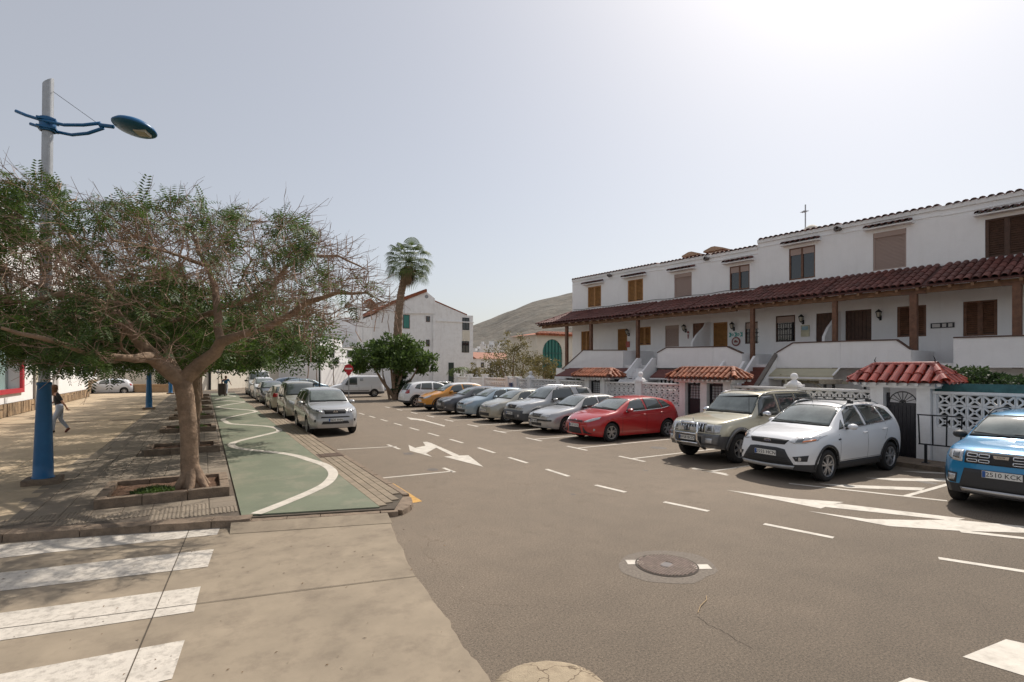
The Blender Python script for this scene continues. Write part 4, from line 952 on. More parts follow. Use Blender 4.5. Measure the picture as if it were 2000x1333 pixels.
def garden_wall(y0, y1, label, top=1.81, piers=(), blocks=True, baluster=(), extra=None):
    o = thing('garden_wall', label, 'garden wall', (WX+.08, (y0+y1)/2, 0), PI/2, 'white garden walls with open blocks'); m = (y0+y1)/2
    zb = top-.06-3*.28
    ps = sorted(piers); segs = []; cur = y0
    for (c, w, hgt, ball) in ps: segs.append((cur, c-w/2)); cur = c+w/2
    segs.append((cur, y1)); segs = [s_ for s_ in segs if s_[1]-s_[0] > .12]
    b = MB()
    for a, c in segs:
        a_, c_ = a-m, c-m
        isb = any(p <= (a+c)/2 <= q for p, q in baluster)
        b.box(a_, c_, -.08, .08, 0, zb if not isb else .95)
        n = max(1, int((c-a)/BW+.12)); pad = (c-a-n*BW)/2
        if not isb:
            if pad > 0.004:
                b.box(a_, a_+pad, -.075, .075, zb+.001, top-.061); b.box(c_-pad, c_, -.075, .075, zb+.001, top-.061)
            for i in range(n):
                for j in range(3): new_obj('breeze_block', bre, o, loc=(a_+pad+BW*(i+.5), 0, zb+.14+.28*j))
        else:
            k = int((c-a)/.14)
            for i in range(k):
                bb = MB(); x = a_+(c-a)*(i+.5)/k; bb.lathe([(.03, .95), (.045, 1.1), (.03, 1.3), (.04, 1.5), (.03, top-.06)], (x, 0, 0), 6); bb.build('baluster', M['white2'], o)
    b.build('wall_base', M['white2'], o)
    b = MB(); [b.box(a-m, c-m, -.30, -.27, zb, top-.07) for a, c in segs if not any(p <= (a+c)/2 <= q for p, q in baluster)]; b.build('added_shade_backing', mat('added_shade_backing', (0.03, 0.034, 0.032), rough=.9, var=.5, vscale=9), o)  # added dark sheets behind the blocks; their colour stands in for garden shade
    b = MB()
    for a, c in segs: b.box(a-m, c-m, -.1, .1, top-.06, top)
    b.build('coping', M['white2'], o)
    for (c, w, hgt, ball) in ps:
        b = MB(); b.box(c-w/2-m, c+w/2-m, -.14, .14, 0, hgt-.1)
        b.build('pier', M['white2'], o)
        b = MB(); b.box(c-w/2-.05-m, c+w/2+.05-m, -.19, .19, hgt-.1, hgt-.03)
        if ball: b.lathe([(w*.6, hgt-.03), (w*.5, hgt+.03), (.09, hgt+.09), (.05, hgt+.14)], (c-m, 0, 0), 14)
        b.build('pier_cap', M['white2'], o)
        if ball: b = MB(); b.lathe([(0, -.11), (.06, -.095), (.10, -.05), (.115, 0), (.10, .05), (.06, .095), (0, .11)], (c-m, 0, hgt+.22), 14); b.build('ball_finial', M['white2'], o, smooth=True)
    return o
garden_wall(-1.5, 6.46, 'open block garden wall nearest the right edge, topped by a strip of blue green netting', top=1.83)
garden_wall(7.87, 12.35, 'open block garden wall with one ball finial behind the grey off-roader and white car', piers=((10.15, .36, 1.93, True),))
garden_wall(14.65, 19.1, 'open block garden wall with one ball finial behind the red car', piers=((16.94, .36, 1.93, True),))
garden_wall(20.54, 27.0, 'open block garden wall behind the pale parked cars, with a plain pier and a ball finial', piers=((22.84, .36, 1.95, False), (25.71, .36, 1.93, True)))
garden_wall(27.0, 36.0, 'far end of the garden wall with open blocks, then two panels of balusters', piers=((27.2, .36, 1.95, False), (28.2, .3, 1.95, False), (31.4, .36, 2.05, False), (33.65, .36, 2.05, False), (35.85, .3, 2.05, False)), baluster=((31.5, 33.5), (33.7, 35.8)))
# blue mail box on a pier
mbx = thing('letter_box', 'small blue letter box on a white pier of the far garden wall', 'letter box', (WX-.08, 27.65, 1.35))
b = MB(); b.box(-.06, .0, -.14, .14, -.2, .2); b.build('letter_box_body', mat('mail_blue', (.05, .08, .2), rough=.4), mbx); b = MB(); b.box(-.075, -.061, -.1, .1, .08, .11); b.build('slot', M['iron'], mbx)
b = MB(); b.box(WX-.02, WX+.08, 27.38, 28.05, 0, 1.75); wl_ = b.build('pier_panel', M['white2']); wl_['label'] = 'plain white wall panel between two piers carrying a blue letter box'; wl_['category'] = 'wall panel'
# netting strip over the right-hand wall
b = MB(); nt = thing('garden_netting', 'strip of blue green netting stretched above the open block wall', 'netting', (WX+.15, 2.6, 1.84))
b.box(-.01, .01, -4.1, 3.95, -.1, .19); b.build('net_sheet', mat('net', (0.045, 0.13, 0.135), rough=.8, var=.3, vscale=6), nt)
b = MB(); [b.bar((0.02, -4+i*1.3, -.1), (0.02, -4+i*1.3, .21), .03) for i in range(7)]; b.build('net_post', M['iron'], nt)
glz = barrel(0.42, 0.085, 0.11, 8); glz.materials.append(M['glazed'])
org = barrel(0.34, 0.07, 0.09, 7); org.materials.append(M['orange'])
def gateway(y0, y1, openings, label, tm, tl, roofy, zr0=2.10, zr1=2.46, arch=False, tw=.2):
    m = (y0+y1)/2; o = thing('gateway', label, 'gateway', (WX+.08, m, 0), PI/2, 'tiled gateways in the garden wall')
    edges_ = [y0]+[q for op in openings for q in op]+[y1]
    for i in range(0, len(edges_), 2):
        b = MB(); b.box(edges_[i]-m, edges_[i+1]-m, -.18, .18, 0, zr0-.16); b.build('pier', M['white2'], o)
    b = MB(); b.box(y0-m-.15, y1-m+.15, -.30, .30, zr0-.16, zr0-.03); b.build('lintel', M['white2'], o)
    ra, rb = roofy[0]-m, roofy[1]-m; D_2 = .52; r_in = .42
    # hipped roof core
    b = MB(); zt = zr1-.05
    v = [(ra, -D_2, zr0), (rb, -D_2, zr0), (rb, D_2, zr0), (ra, D_2, zr0), (ra+r_in, -.04, zt), (rb-r_in, -.04, zt), (rb-r_in, .04, zt), (ra+r_in, .04, zt), (ra, -D_2, zr0-.03), (rb, -D_2, zr0-.03), (rb, D_2, zr0-.03), (ra, D_2, zr0-.03)]
    b.add(v, [(0, 1, 5, 4), (1, 2, 6, 5), (2, 3, 7, 6), (3, 0, 4, 7), (4, 5, 6, 7), (11, 10, 9, 8), (0, 8, 9, 1), (1, 9, 10, 2), (2, 10, 11, 3), (3, 11, 8, 0)])
    b.build('roof_deck', MATS['deck'], o)
    # dentil row of small tile ends under the eave
    nd = int((rb-ra)/tw)
    b = MB()
    for i in range(nd):
        x = ra+(rb-ra)*(i+.5)/nd
        for sy in (-1, 1): b.lathe([(0, -.05), (.05, -.05), (.05, .05), (0, .05)], (x, sy*(D_2-.1), zr0-.06), 6, axis='y')
    b.build('eave_ornament', M['white2'], o)
    sl = math.atan2(zt-zr0, D_2-.04); L_ = math.hypot(D_2, zt-zr0)
    nc = 2
    # long sides: y = -D_2 side faces the houses? local y>0 is towards -X world (the street)
    for side in (1, -1):
        for i in range(nd):
            x = ra+(rb-ra)*(i+.5)/nd
            e = min(x-ra, rb-x)/r_in
            for c in range(nc):
                f = c/nc
                if e < 1 and f < (1-e)-.25: continue
                y_ = .02+(D_2-.02)*f; z_ = zt+(zr0-zt)*f+.04
                q = new_obj('roof_tile', tm, o, loc=(x, side*y_, z_)); q.rotation_euler = (Matrix.Rotation((PI if side > 0 else 0)+random.uniform(-.03, .03), 4, 'Z') @ Matrix.Rotation(sl+random.uniform(-.03, .03), 4, 'X')).to_euler()
    sl2 = math.atan2(zt-zr0, r_in)
    for end in (1, -1):
        for i in range(4):
            y_ = -.36+.24*i
            for c in range(2):
                f = c/2
                if abs(y_) > .12+.4*f+.15: continue
                x = (rb-r_in+r_in*f) if end > 0 else (ra+r_in-r_in*f); z_ = zt+(zr0-zt)*f+.04
                q = new_obj('roof_tile', tm, o, loc=(x, y_, z_)); q.rotation_euler = (Matrix.Rotation(PI/2 if end > 0 else -PI/2, 4, 'Z') @ Matrix.Rotation(sl2, 4, 'X')).to_euler()
    # ridge and hips
    n = max(3, int((rb-ra-2*r_in)/.32))
    for i in range(n):
        x = ra+r_in+(rb-ra-2*r_in)*(i+1)/n
        q = new_obj('ridge_tile', tm, o, loc=(x, 0, zt+.05)); q.rotation_euler = (0, 0, -PI/2); q.rotation_euler = (0.04, 0, -PI/2)
    for ex, sx in ((rb-r_in, 1), (ra+r_in, -1)):
        for sy in (1, -1):
            d = Vector((sx*r_in, sy*(D_2-.04), zr0-zt)); 
            for c in range(2):
                q = new_obj('ridge_tile', tm, o, loc=Vector((ex, 0, zt+.06))+d*(c/2)); q.rotation_euler = (-d).to_track_quat('Y', 'Z').to_euler()
    if arch:
        b = MB()
        for ex in (rb-r_in, ra+r_in): b.tube([(ex, 0, zt+.08), (ex+(.04 if ex > 0 else -.04), 0, zt+.17), (ex+(.0), 0, zt+.26)], [.02, .014, .004], 6)
        b.build('horn_finial', M['iron'], o)
    for (a, c) in openings:
        g_ = MB(); a_, c_ = a-m+.015, c-m-.015; zt_ = zr0-.20; w = c_-a_
        if arch:
            zt_ = 1.92; zs = 1.50
            n = int(w/.09)
            for i in range(n):
                x0 = a_+w*i/n; g_.box(x0+.004, x0+w/n-.004, -.02, .02, .03, zs)
            g_.box(a_, c_, -.03, .03, zs-.08, zs); g_.box(a_, c_, -.03, .03, .03, .12); g_.box(a_, a_+.05, -.03, .031, .1, 1.75); g_.box(c_-.05, c_, -.03, .031, .1, 1.75)
            gr = g_.build('gate', M['navy'], o); cx = (a_+c_)/2; r = w/2-.05; b = MB(); pts = []
            for k in range(13):
                t = PI*k/12; pts.append((cx+math.cos(t)*r, 0, zs+math.sin(t)*r*.9))
            b.tube(pts, .014, 6)
            for k in range(1, 8): t = PI*k/8; b.bar((cx, 0, zs), (cx+math.cos(t)*r, 0, zs+math.sin(t)*r*.9), .014)
            pts = [(cx+math.cos(PI*k/8)*.07, 0, zs+math.sin(PI*k/8)*.07) for k in range(9)]; b.tube(pts, .012, 5)
            b.build('fan_grille', M['iron'], gr)
        else:
            zs = 1.28
            g_.box(a_, c_, -.02, .02, .04, zs); g_.box(a_, a_+.07, -.03, .03, .04, zt_); g_.box(c_-.07, c_, -.03, .03, .04, zt_); g_.box(a_+.07, c_-.07, -.03, .03, zt_-.07, zt_)
            g_.box(a_+.12, c_-.12, .021, .03, .25, .7); g_.box(a_+.12, c_-.12, .021, .03, .78, 1.18)
            gr = g_.build('gate', M['navy'], o); b = MB(); n = 4
            for k in range(1, n): x = a_+.07+(w-.14)*k/n; b.bar((x, 0, zs), (x, 0, zt_-.07), .016); 
            for k in range(1, 5):
                z_ = zs+(zt_-.07-zs)*k/5; b.bar((a_+.07, 0, z_), (c_-.07, 0, z_), .013)
                for j in range(1, n): x = a_+.07+(w-.14)*j/n; b.lathe([(0, -.02), (.035, 0), (0, .02)], (x, 0, z_), 6)
            b.build('gate_grille', M['iron'], gr)
            b = MB(); b.box(a_+.08, c_-.08, -.05, -.045, zs, zt_-.08); b.build('frosted_pane', mat('frosted', (.55, .57, .6), rough=.4), gr)
    return o
gateway(6.47, 7.87, [(6.77, 7.54)], 'white gateway with glossy red tiled roof and fan topped dark gate', glz, .42, (6.05, 8.22), 2.06, 2.5, arch=True, tw=.235)
gateway(12.35, 14.65, [(12.65, 13.36), (13.65, 14.36)], 'white double gateway under one orange tiled roof with two dark gates', org, .34, (11.95, 15.05), 2.04, 2.42, tw=.2)
gateway(19.1, 20.54, [(19.39, 20.22)], 'white single gateway with orange tiled roof behind the white saloon car', org, .34, (18.35, 21.2), 2.02, 2.38, tw=.2)
# metal rack by the right-hand wall
rk = thing('metal_stand', 'empty black metal rack with four uprights standing against the white garden wall', 'metal rack', (15.2, 6.05, .11), PI/2+R(4))
b = MB()
for x in (-.5, .5): b.bar((x*.55, 0, 0), (x*.55, 0, .45), .05); b.box(x*.55-.07, x*.55+.07, -.07, .07, 0, .012)
b.build('stand_foot', M['iron'], rk); b = MB()
for i in range(4): x = .42-.28*i; b.bar((x*.95, 0, .45), (x*1.02, 0, 1.15), .026)
b.bar((-.45, 0, .45), (.42, 0, .45), .03); b.bar((-.46, 0, 1.16), (.45, 0, 1.16), .03)
b.build('rack_frame', M['iron'], rk)
# garden light post lantern near the gateway, statue and table in the garden behind the wall
ln = thing('garden_lantern', 'grey hexagonal post lantern showing over the garden wall beside the red tiled gateway', 'lantern', (WX+.6, 8.35, 0)); ln_z = 1.95
b = MB(); b.bar((0, 0, 0), (0, 0, ln_z), .05); b.build('lantern_post', M['iron'], ln); b = MB(); b.lathe([(0, ln_z+.26), (.03, ln_z+.22), (.15, ln_z+.14), (.15, ln_z+.12), (.11, ln_z), (.05, ln_z-.04)], n=6); b.build('lantern_head', mat('lantern_grey', (.09, .12, .15), rough=.5), ln)
tb = thing('garden_bowl', 'weathered stone bowl on legs in the garden, seen over the wall past the ball finial', 'stone bowl', (WX+1.0, 9.55, 0))
b = MB(); b.lathe([(0, 1.9), (.3, 1.92), (.34, 2.06), (.28, 2.06), (.2, 1.98)], n=14); b.build('bowl', mat('old_stone', (.30, .27, .22), rough=.9, var=.3, vscale=10), tb); b = MB()
for k in range(3): a = 2*PI*k/3; b.bar((math.cos(a)*.15, math.sin(a)*.15, 1.92), (math.cos(a)*.26, math.sin(a)*.26, 0), .06)
b.build('bowl_leg', M['iron'], tb)
# garden ground behind the wall
sheet('garden_ground', [(WX+.17, -8), (24, -8), (24, 20), (20.5, 36), (WX+.17, 36)], 0.03, M['tile'] if 0 else mat('garden_paving', (.42, .36, .30), rough=.9, var=.15), thick=.04, kind='structure')
# ================================================================== vehicles
def paint(name, col, metal=0.0, rough=0.32): return mat('paint_'+name, col, rough=rough, metal=metal, coat=0.9, spec=0.5)
M['cglass'] = mat('car_glass', (0.06, 0.072, 0.07), rough=0.04, spec=0.9, coat=0.6)
M['cglass_light'] = mat('car_screen_glass', (0.14, 0.165, 0.155), rough=0.06, spec=0.9, coat=0.8, var=0.4, vscale=1.6)
M['rubber'] = mat('black_rubber', (0.017, 0.017, 0.018), rough=0.75)
M['plast'] = mat('black_plastic', (0.035, 0.035, 0.037), rough=0.6)
M['gplast'] = mat('grey_cladding', (0.085, 0.088, 0.095), rough=0.5)
M['tyre'] = mat('tyre_rubber', (0.022, 0.021, 0.021), rough=0.85, var=0.2, vscale=12)
M['rim'] = mat('alloy_rim', (0.48, 0.48, 0.49), rough=0.3, metal=0.75)
M['rimdark'] = mat('matt_black', (0.025, 0.025, 0.027), rough=0.7)  # near-black tone of brake discs, grilles and bonnet seams
M['chrome'] = mat('chrome', (0.72, 0.73, 0.75), rough=0.1, metal=1.0)
M['lens'] = mat('headlight_lens', (0.50, 0.51, 0.52), rough=0.08, metal=0.35, coat=1.0, var=0.35, vscale=14)
M['lensin'] = mat('headlight_bowl', (0.16, 0.165, 0.17), rough=0.1, metal=0.6, coat=1.0)
M['amber'] = mat('amber_lens', (0.6, 0.17, 0.05), rough=0.12, coat=1.0)
M['redlens'] = mat('red_lens', (0.33, 0.012, 0.012), rough=0.12, coat=1.0)
M['platew'] = mat('plate_white', (0.74, 0.74, 0.72), rough=0.4)
M['plateb'] = mat('plate_blue', (0.02, 0.09, 0.32), rough=0.4)
def herm(tab):
    xs = [p[0] for p in tab]; ys = [p[1] for p in tab]; n = len(xs)
    dl = [(ys[i+1]-ys[i])/(xs[i+1]-xs[i]) for i in range(n-1)]
    m = [dl[0]]+[0 if dl[i-1]*dl[i] <= 0 else 2*dl[i-1]*dl[i]/(dl[i-1]+dl[i]) for i in range(1, n-1)]+[dl[-1]]
    def f(x):
        if x <= xs[0]: return ys[0]
        if x >= xs[-1]: return ys[-1]
        i = 0
        while x > xs[i+1]: i += 1
        h = xs[i+1]-xs[i]; t = (x-xs[i])/h
        return ys[i]*(1+2*t)*(1-t)**2+m[i]*h*t*(1-t)**2+ys[i+1]*t*t*(3-2*t)+m[i+1]*h*t*t*(t-1)
    return f
def poly_at(pts, t):
    """point at fraction t of a polyline"""
    L_ = [0.0]
    for a, b in zip(pts[:-1], pts[1:]): L_.append(L_[-1]+math.hypot(b[0]-a[0], b[1]-a[1]))
    s_ = t*L_[-1]
    for i in range(len(pts)-1):
        if s_ <= L_[i+1]+1e-9:
            k = (s_-L_[i])/max(1e-9, L_[i+1]-L_[i]); return (pts[i][0]+(pts[i+1][0]-pts[i][0])*k, pts[i][1]+(pts[i+1][1]-pts[i][1])*k)
    return pts[-1]
class Car:
    def __init__(s, c, label, cat='car', name='parked_car', group='parked cars along the street'):
        s.c = c; s.o = thing(name, label, cat, group=group)
        s.top = herm(c['top']); s.belt = herm(c['belt']); s.L = c['L']; s.hw = c['W']/2
        s.tum = c.get('tumble', .36); s.pf = c.get('pf', .70); s.pr = c.get('pr', .78); s.rf = c.get('rf', .55); s.rr = c.get('rr', .45)
        s.zb = c.get('zb', .22); s.zc = c.get('zc', .38); s.r = c['r']; s.Ra = s.r+c.get('gap', .055)
        s.shell()
    def plan(s, x):
        f = 1.0
        if x < s.rf: f *= 1-(1-s.pf)*(1-x/s.rf)**2.2
        if x > s.L-s.rr: f *= 1-(1-s.pr)*(1-(s.L-x)/s.rr)**2.2
        return f*(0.985+0.015*math.sin(PI*x/s.L))
    def yside(s, x, z):
        hw = s.hw*s.plan(x); sh = s.belt(x); t = (z-s.zb)/max(.05, (sh-s.zb))
        k = 0.94+0.20*t-0.15*t*t if t < .5 else 0.9425+0.0575*(1-abs(t-.6)*0.6)**1
        tab = s._yt(t); return hw*tab
    _yk = herm([(-.2, .90), (0, .93), (.2, .968), (.42, .992), (.62, 1.0), (.82, .99), (.93, .972), (1.0, .945), (1.2, .9)])
    def _yt(s, t): return Car._yk(t)
    def deform(s, x, y, z):
        c = s.c; hw = s.hw
        if x < 1.0:
            k = (1-x/1.0)**2
            x = x+c.get('bow', .10)*(y/hw)**2*k + c.get('rake', .35)*max(0, z-.55)**1.3*k + .25*max(0, .42-z)**1.2*k
        if x > s.L-.8:
            k = (1-(s.L-x)/.8)**2
            x = x-.06*(y/hw)**2*k-c.get('rrake', .12)*max(0, z-.55)*k
        return Vector((x, y, z))
    def shell(s):
        c = s.c; L_ = s.L; ax = [c['af'], c['ar']]
        xs = set([0, .03, .07, .12, .18, .26, .35, .45, .56, .7, .85, L_, L_-.03, L_-.07, L_-.13, L_-.2, L_-.3, L_-.42, L_-.55])
        x = .85
        while x < L_-.5: xs.add(round(x, 3)); x += .11
        for p in c['top']: xs.add(p[0])
        xs = [x for x in xs if all(abs(x-a) > s.Ra+.03 for a in ax)]
        for a in ax:
            for k in range(13):
                th = PI*k/12; xs.append(a-math.cos(th)*s.Ra)
            xs += [a-s.Ra-.002, a+s.Ra+.002]
        xs = sorted(xs); xs = [x for i, x in enumerate(xs) if 0 <= x <= L_ and (i == 0 or x-xs[i-1] > .0015)]
        def zlow(x):
            for a in ax:
                if abs(x-a) <= s.Ra+.0005: return s.r+.01+math.sqrt(max(0, s.Ra**2-(x-a)**2))
            return s.zb+(.05*max(0, 1-x/.4) if x < .4 else 0)+(.06*max(0, 1-(L_-x)/.5))
        NL = 3; NM = 8; NU = 7; NT = 7
        rings = []
        for x in xs:
            hw = s.hw*s.plan(x); sh = s.belt(x); zt = max(s.top(x), sh+.02); zl = zlow(x); pts = []
            lev = [s.zb+(s.zc-s.zb)*i/NL for i in range(NL)]+[s.zc+(sh-s.zc)*i/NM for i in range(NM+1)]
            for z in lev: z = min(max(z, zl), sh); pts.append((s.yside(x, z), z))
            d = zt-sh; cr = min(c.get('crown', .075), d*.38); zr = zt-cr; y0 = pts[-1][0]; yr = y0-s.tum*max(0, zr-sh)-.02-.03*min(1, d/.3)
            for i in range(1, NU+1):
                t = i/NU; pts.append((y0+(yr-y0)*t+.018*math.sin(PI*t)*min(1, d/.3), sh+(zr-sh)*t))
            for i in range(1, NT+1):
                t = i/NT; y_ = yr*(1-t**1.0*1.0) if i < NT else 0; e = y_/yr if yr else 0
                if i == 1: y_ = yr*.955; e = .93
                pts.append((y_, zr+cr*(1-abs(e)**2.6)))
            rings.append([s.deform(x, p[0], p[1]) for p in pts])
        n = len(rings[0]); nx = len(xs); NS = NL+NM+NU     # index of the rail
        vs = []; 
        for rg in rings:
            vs += [tuple(p) for p in rg]+[(p.x, -p.y, p.z) for p in rg[:-1]]
        W_ = 2*n-1
        def idx(i, j, side):  # side 0 left (+y) / 1 right
            return i*W_+(j if side == 0 or j == n-1 else n+j)
        body = []; low = []
        for i in range(nx-1):
            for j in range(n-1):
                for sd_ in (0, 1):
                    q = (idx(i, j, sd_), idx(i+1, j, sd_), idx(i+1, j+1, sd_), idx(i, j+1, sd_))
                    if sd_ == 0: q = q[::-1]
                    a_, b_, c_, d_ = [Vector(vs[k]) for k in q]
                    if (a_-c_).cross(b_-d_).length < 1e-6: continue
                    (low if j < NL else body).append(q)
        # end caps
        for (i, flip) in ((0, False), (nx-1, True)):
            base = len(vs); T = NT; grid = []
            rg = rings[i]; x = xs[i]; e0 = rg[NS].y
            fr_ = [rg[NS+k].y/e0 for k in range(T+1)]; fr_ = fr_+[-f for f in fr_[:-1][::-1]]
            for j in range(NS+1):
                hw = s.hw*s.plan(x); z = None
                row = []
                p = rg[j]
                for f in fr_:
                    yy = p.y*f
                    if abs(f) > .999: row.append(idx(i, j, 0 if f > 0 else 1)); continue
                    q = s.deform(x, yy, p.z); vs.append(tuple(q)); row.append(len(vs)-1)
                grid.append(row)
            toprow = [idx(i, NS+k, 0) for k in range(T+1)]+[idx(i, NS+k, 1) for k in range(T-1, -1, -1)]
            grid.append(toprow)
            for j in range(len(grid)-1):
                for k in range(len(fr_)-1):
                    q = (grid[j][k], grid[j][k+1], grid[j+1][k+1], grid[j+1][k])
                    if flip: q = q[::-1]
                    if len(set(q)) < 4: continue
                    if (Vector(vs[q[0]])-Vector(vs[q[2]])).cross(Vector(vs[q[1]])-Vector(vs[q[3]])).length < 1e-6: continue
                    (low if j < NL else body).append(q)
        def mk(faces, name, m):
            used = sorted({k for f in faces for k in f}); mp = {k: i for i, k in enumerate(used)}
            me = bpy.data.meshes.new(name); me.from_pydata([vs[k] for k in used], [], [tuple(mp[k] for k in f) for f in faces])
            for p in me.polygons: p.use_smooth = True
            bm = bmesh.new(); bm.from_mesh(me); bmesh.ops.remove_doubles(bm, verts=bm.verts, dist=.0006); bmesh.ops.recalc_face_normals(bm, faces=bm.faces)
            bm.to_mesh(me); bm.free()
            return new_obj(name, me, s.o, m)
        s.body = mk(body, 'body', c['paint']); s.low = mk(low, 'lower_body', c.get('lowmat', c['paint']))
        tri = body+low; s.bvh = BVHTree.FromPolygons([Vector(v) for v in vs], tri)
        # inner lining and floor
        mb = MB(); 
        for sd_ in (1, -1):
            e = [rings[i][0] for i in range(nx)]
            vv = []
            for p in e: vv += [(p.x, p.y*sd_-.004*sd_, p.z), (p.x, (p.y-.26)*sd_, p.z)]
            mb.add(vv, [(2*i, 2*i+1, 2*i+3, 2*i+2) for i in range(nx-1)])
        mb.box(.35, L_-.35, -s.hw+.27, s.hw-.27, s.zb, min(.8, s.belt(1)-.1))
        mb.build('underbody', M['rubber'], s.o)
        for i, a in enumerate(ax): s.wheel_pair(a, i)
        s.wells()
    def wells(s):
        for a in (s.c['af'], s.c['ar']):
            mb = MB(); 
            for sd_ in (1, -1): mb.box(a-s.Ra, a+s.Ra, sd_*(s.hw-.27)-.01, sd_*(s.hw-.27)+.01, .25, s.r+s.Ra)
            mb.build('wheel_well', M['rubber'], s.o)
    def wheel_pair(s, a, which):
        c = s.c; r = s.r; w = c.get('tw', .215); rr_ = c.get('rimr', r*.66)
        key = 'wheel_%.3f_%.3f_%s' % (r, rr_, c.get('spokes', 5))
        if key not in WHEELS:
            mb = MB(); pr = [(rr_*.98, -.5*w+.02), (rr_+.02, -.5*w), (r-.035, -.5*w), (r-.012, -.44*w), (r, -.36*w), (r, .36*w), (r-.012, .44*w), (r-.035, .5*w), (rr_+.02, .5*w), (rr_*.98, .5*w-.02)]
            mb.lathe(pr, n=32, axis='y'); tm = mb.mesh('wheel', smooth=False)
            for p in tm.polygons: p.use_smooth = True
            tm.materials.append(M['tyre'])
            # rim: outer face is -y
            mb = MB(); mb.lathe([(rr_*.98, -.5*w+.02), (rr_*1.0, -.5*w+.004), (rr_*.93, -.5*w+.008), (rr_*.90, -.5*w+.03), (rr_*.89, .1*w)], n=32, axis='y')
            mb.lathe([(0, -.5*w+.012), (rr_*.14, -.5*w+.014), (rr_*.17, -.5*w+.03), (rr_*.17, -.2*w)], n=12, axis='y')
            ns = c.get('spokes', 5); tw_ = c.get('twin', False)
            for k in range(ns):
                an = 2*PI*k/ns+.3
                for off in ((-.13, .13) if tw_ else (0,)):
                    p = Vector((math.cos(an+off*.4), 0, math.sin(an+off*.4)))*rr_*.13; q = Vector((math.cos(an+off*1.6), 0, math.sin(an+off*1.6)))*rr_*.93
                    t_ = (q-p).normalized(); sd_ = Vector((t_.z, 0, -t_.x)); w0 = rr_*(.10 if tw_ else .16); w1 = rr_*(.055 if tw_ else .10); y0 = -.5*w+.018; y1 = -.5*w+.012
                    dd = Vector((0, .03, 0))
                    a0, a1, b0_, b1_ = p+sd_*w0+Vector((0, y0, 0)), p-sd_*w0+Vector((0, y0, 0)), q-sd_*w1+Vector((0, y1, 0)), q+sd_*w1+Vector((0, y1, 0))
                    mb.add([a0, a1, b0_, b1_, a0+dd, a1+dd, b0_+dd, b1_+dd], [(0, 1, 2, 3), (0, 3, 7, 4), (1, 5, 6, 2), (4, 7, 6, 5)])
            rm = mb.mesh('rim'); rm.materials.append(M['rim'])
            mb = MB(); mb.lathe([(0, -.05*w), (rr_*.89, -.05*w), (rr_*.89, .1*w)], n=24, axis='y'); mb.lathe([(0, -.12*w), (rr_*.5, -.12*w), (rr_*.5, 0)], n=20, axis='y')
            dm = mb.mesh('brake_disc'); dm.materials.append(M['rimdark'])
            WHEELS[key] = (tm, rm, dm)
        tm, rm, dm = WHEELS[key]
        for sd_ in (-1, 1):
            yy = sd_*(s.hw-w/2-.015-c.get('inset', 0))
            wo_ = new_obj('wheel', tm, s.o, loc=(a, yy, r)); 
            if sd_ > 0: wo_.rotation_euler = (0, 0, PI)
            new_obj('rim', rm, wo_); new_obj('brake_disc', dm, wo_)
    # ---- conforming patches
    def cast(s, mode, a, b):
        if mode == 'F': o, d = Vector((-3, a, b)), Vector((1, 0, 0))
        elif mode == 'R': o, d = Vector((s.L+3, a, b)), Vector((-1, 0, 0))
        elif mode == 'S': o, d = Vector((a, -3, b)), Vector((0, 1, 0))
        elif mode == 'N': o, d = Vector((a, 3, b)), Vector((0, -1, 0))
        else: o, d = Vector((a, b, 4)), Vector((0, 0, -1))
        h = s.bvh.ray_cast(o, d)
        return (h[0], h[1], d) if h[0] is not None else (None, None, d)
    def patch(s, name, mode, top, bot, m, off=.004, nu=14, nv=5, parent=None, skirt=.02, **k):
        rows = []; 
        for j in range(nv+1):
            row = []
            for i in range(nu+1):
                p = poly_at(top, i/nu); q = poly_at(bot, i/nu); t = j/nv; a = p[0]+(q[0]-p[0])*t; b = p[1]+(q[1]-p[1])*t
                h, nrm, d = s.cast(mode, a, b)
                if h is None:
                    h = rows[-1][i][0].copy() if rows else (row[-1][0].copy() if row else Vector((0, a, b) if mode == 'F' else (a, -s.hw, b)))
                    nrm = None
                if nrm is None or nrm.dot(d) > 0: nrm = -d if nrm is None else -nrm
                row.append((h+nrm*off*.7-d*off*.5, d))
            rows.append(row)
        mb = MB(); vs = [p[0] for r_ in rows for p in r_]; W_ = nu+1
        fs = [(j*W_+i, j*W_+i+1, (j+1)*W_+i+1, (j+1)*W_+i) for j in range(nv) for i in range(nu)]
        bd = [(0, i) for i in range(nu+1)]+[(j, nu) for j in range(1, nv+1)]+[(nv, i) for i in range(nu-1, -1, -1)]+[(j, 0) for j in range(nv-1, 0, -1)]
        b0 = len(vs)
        for (j, i) in bd: vs.append(rows[j][i][0]+rows[j][i][1]*skirt)
        nb = len(bd)
        for q in range(nb):
            a = bd[q][0]*W_+bd[q][1]; b = bd[(q+1) % nb][0]*W_+bd[(q+1) % nb][1]; fs.append((a, b, b0+(q+1) % nb, b0+q))
        mb.add(vs, fs); me = mb.mesh(name)
        for p in me.polygons[:nu*nv]: p.use_smooth = True
        return new_obj(name, me, parent or s.o, m, **k)
    def both(s, name, top, bot, m, **k):
        a = s.patch(name, 'S', top, bot, m, **k); b = s.patch(name, 'N', top, bot, m, **k); return a, b
    def sym(s, name, mode, top, bot, m, **k):
        a = s.patch(name, mode, top, bot, m, **k)
        b = s.patch(name, mode, [(-y, z) for y, z in top], [(-y, z) for y, z in bot], m, **k); return a, b
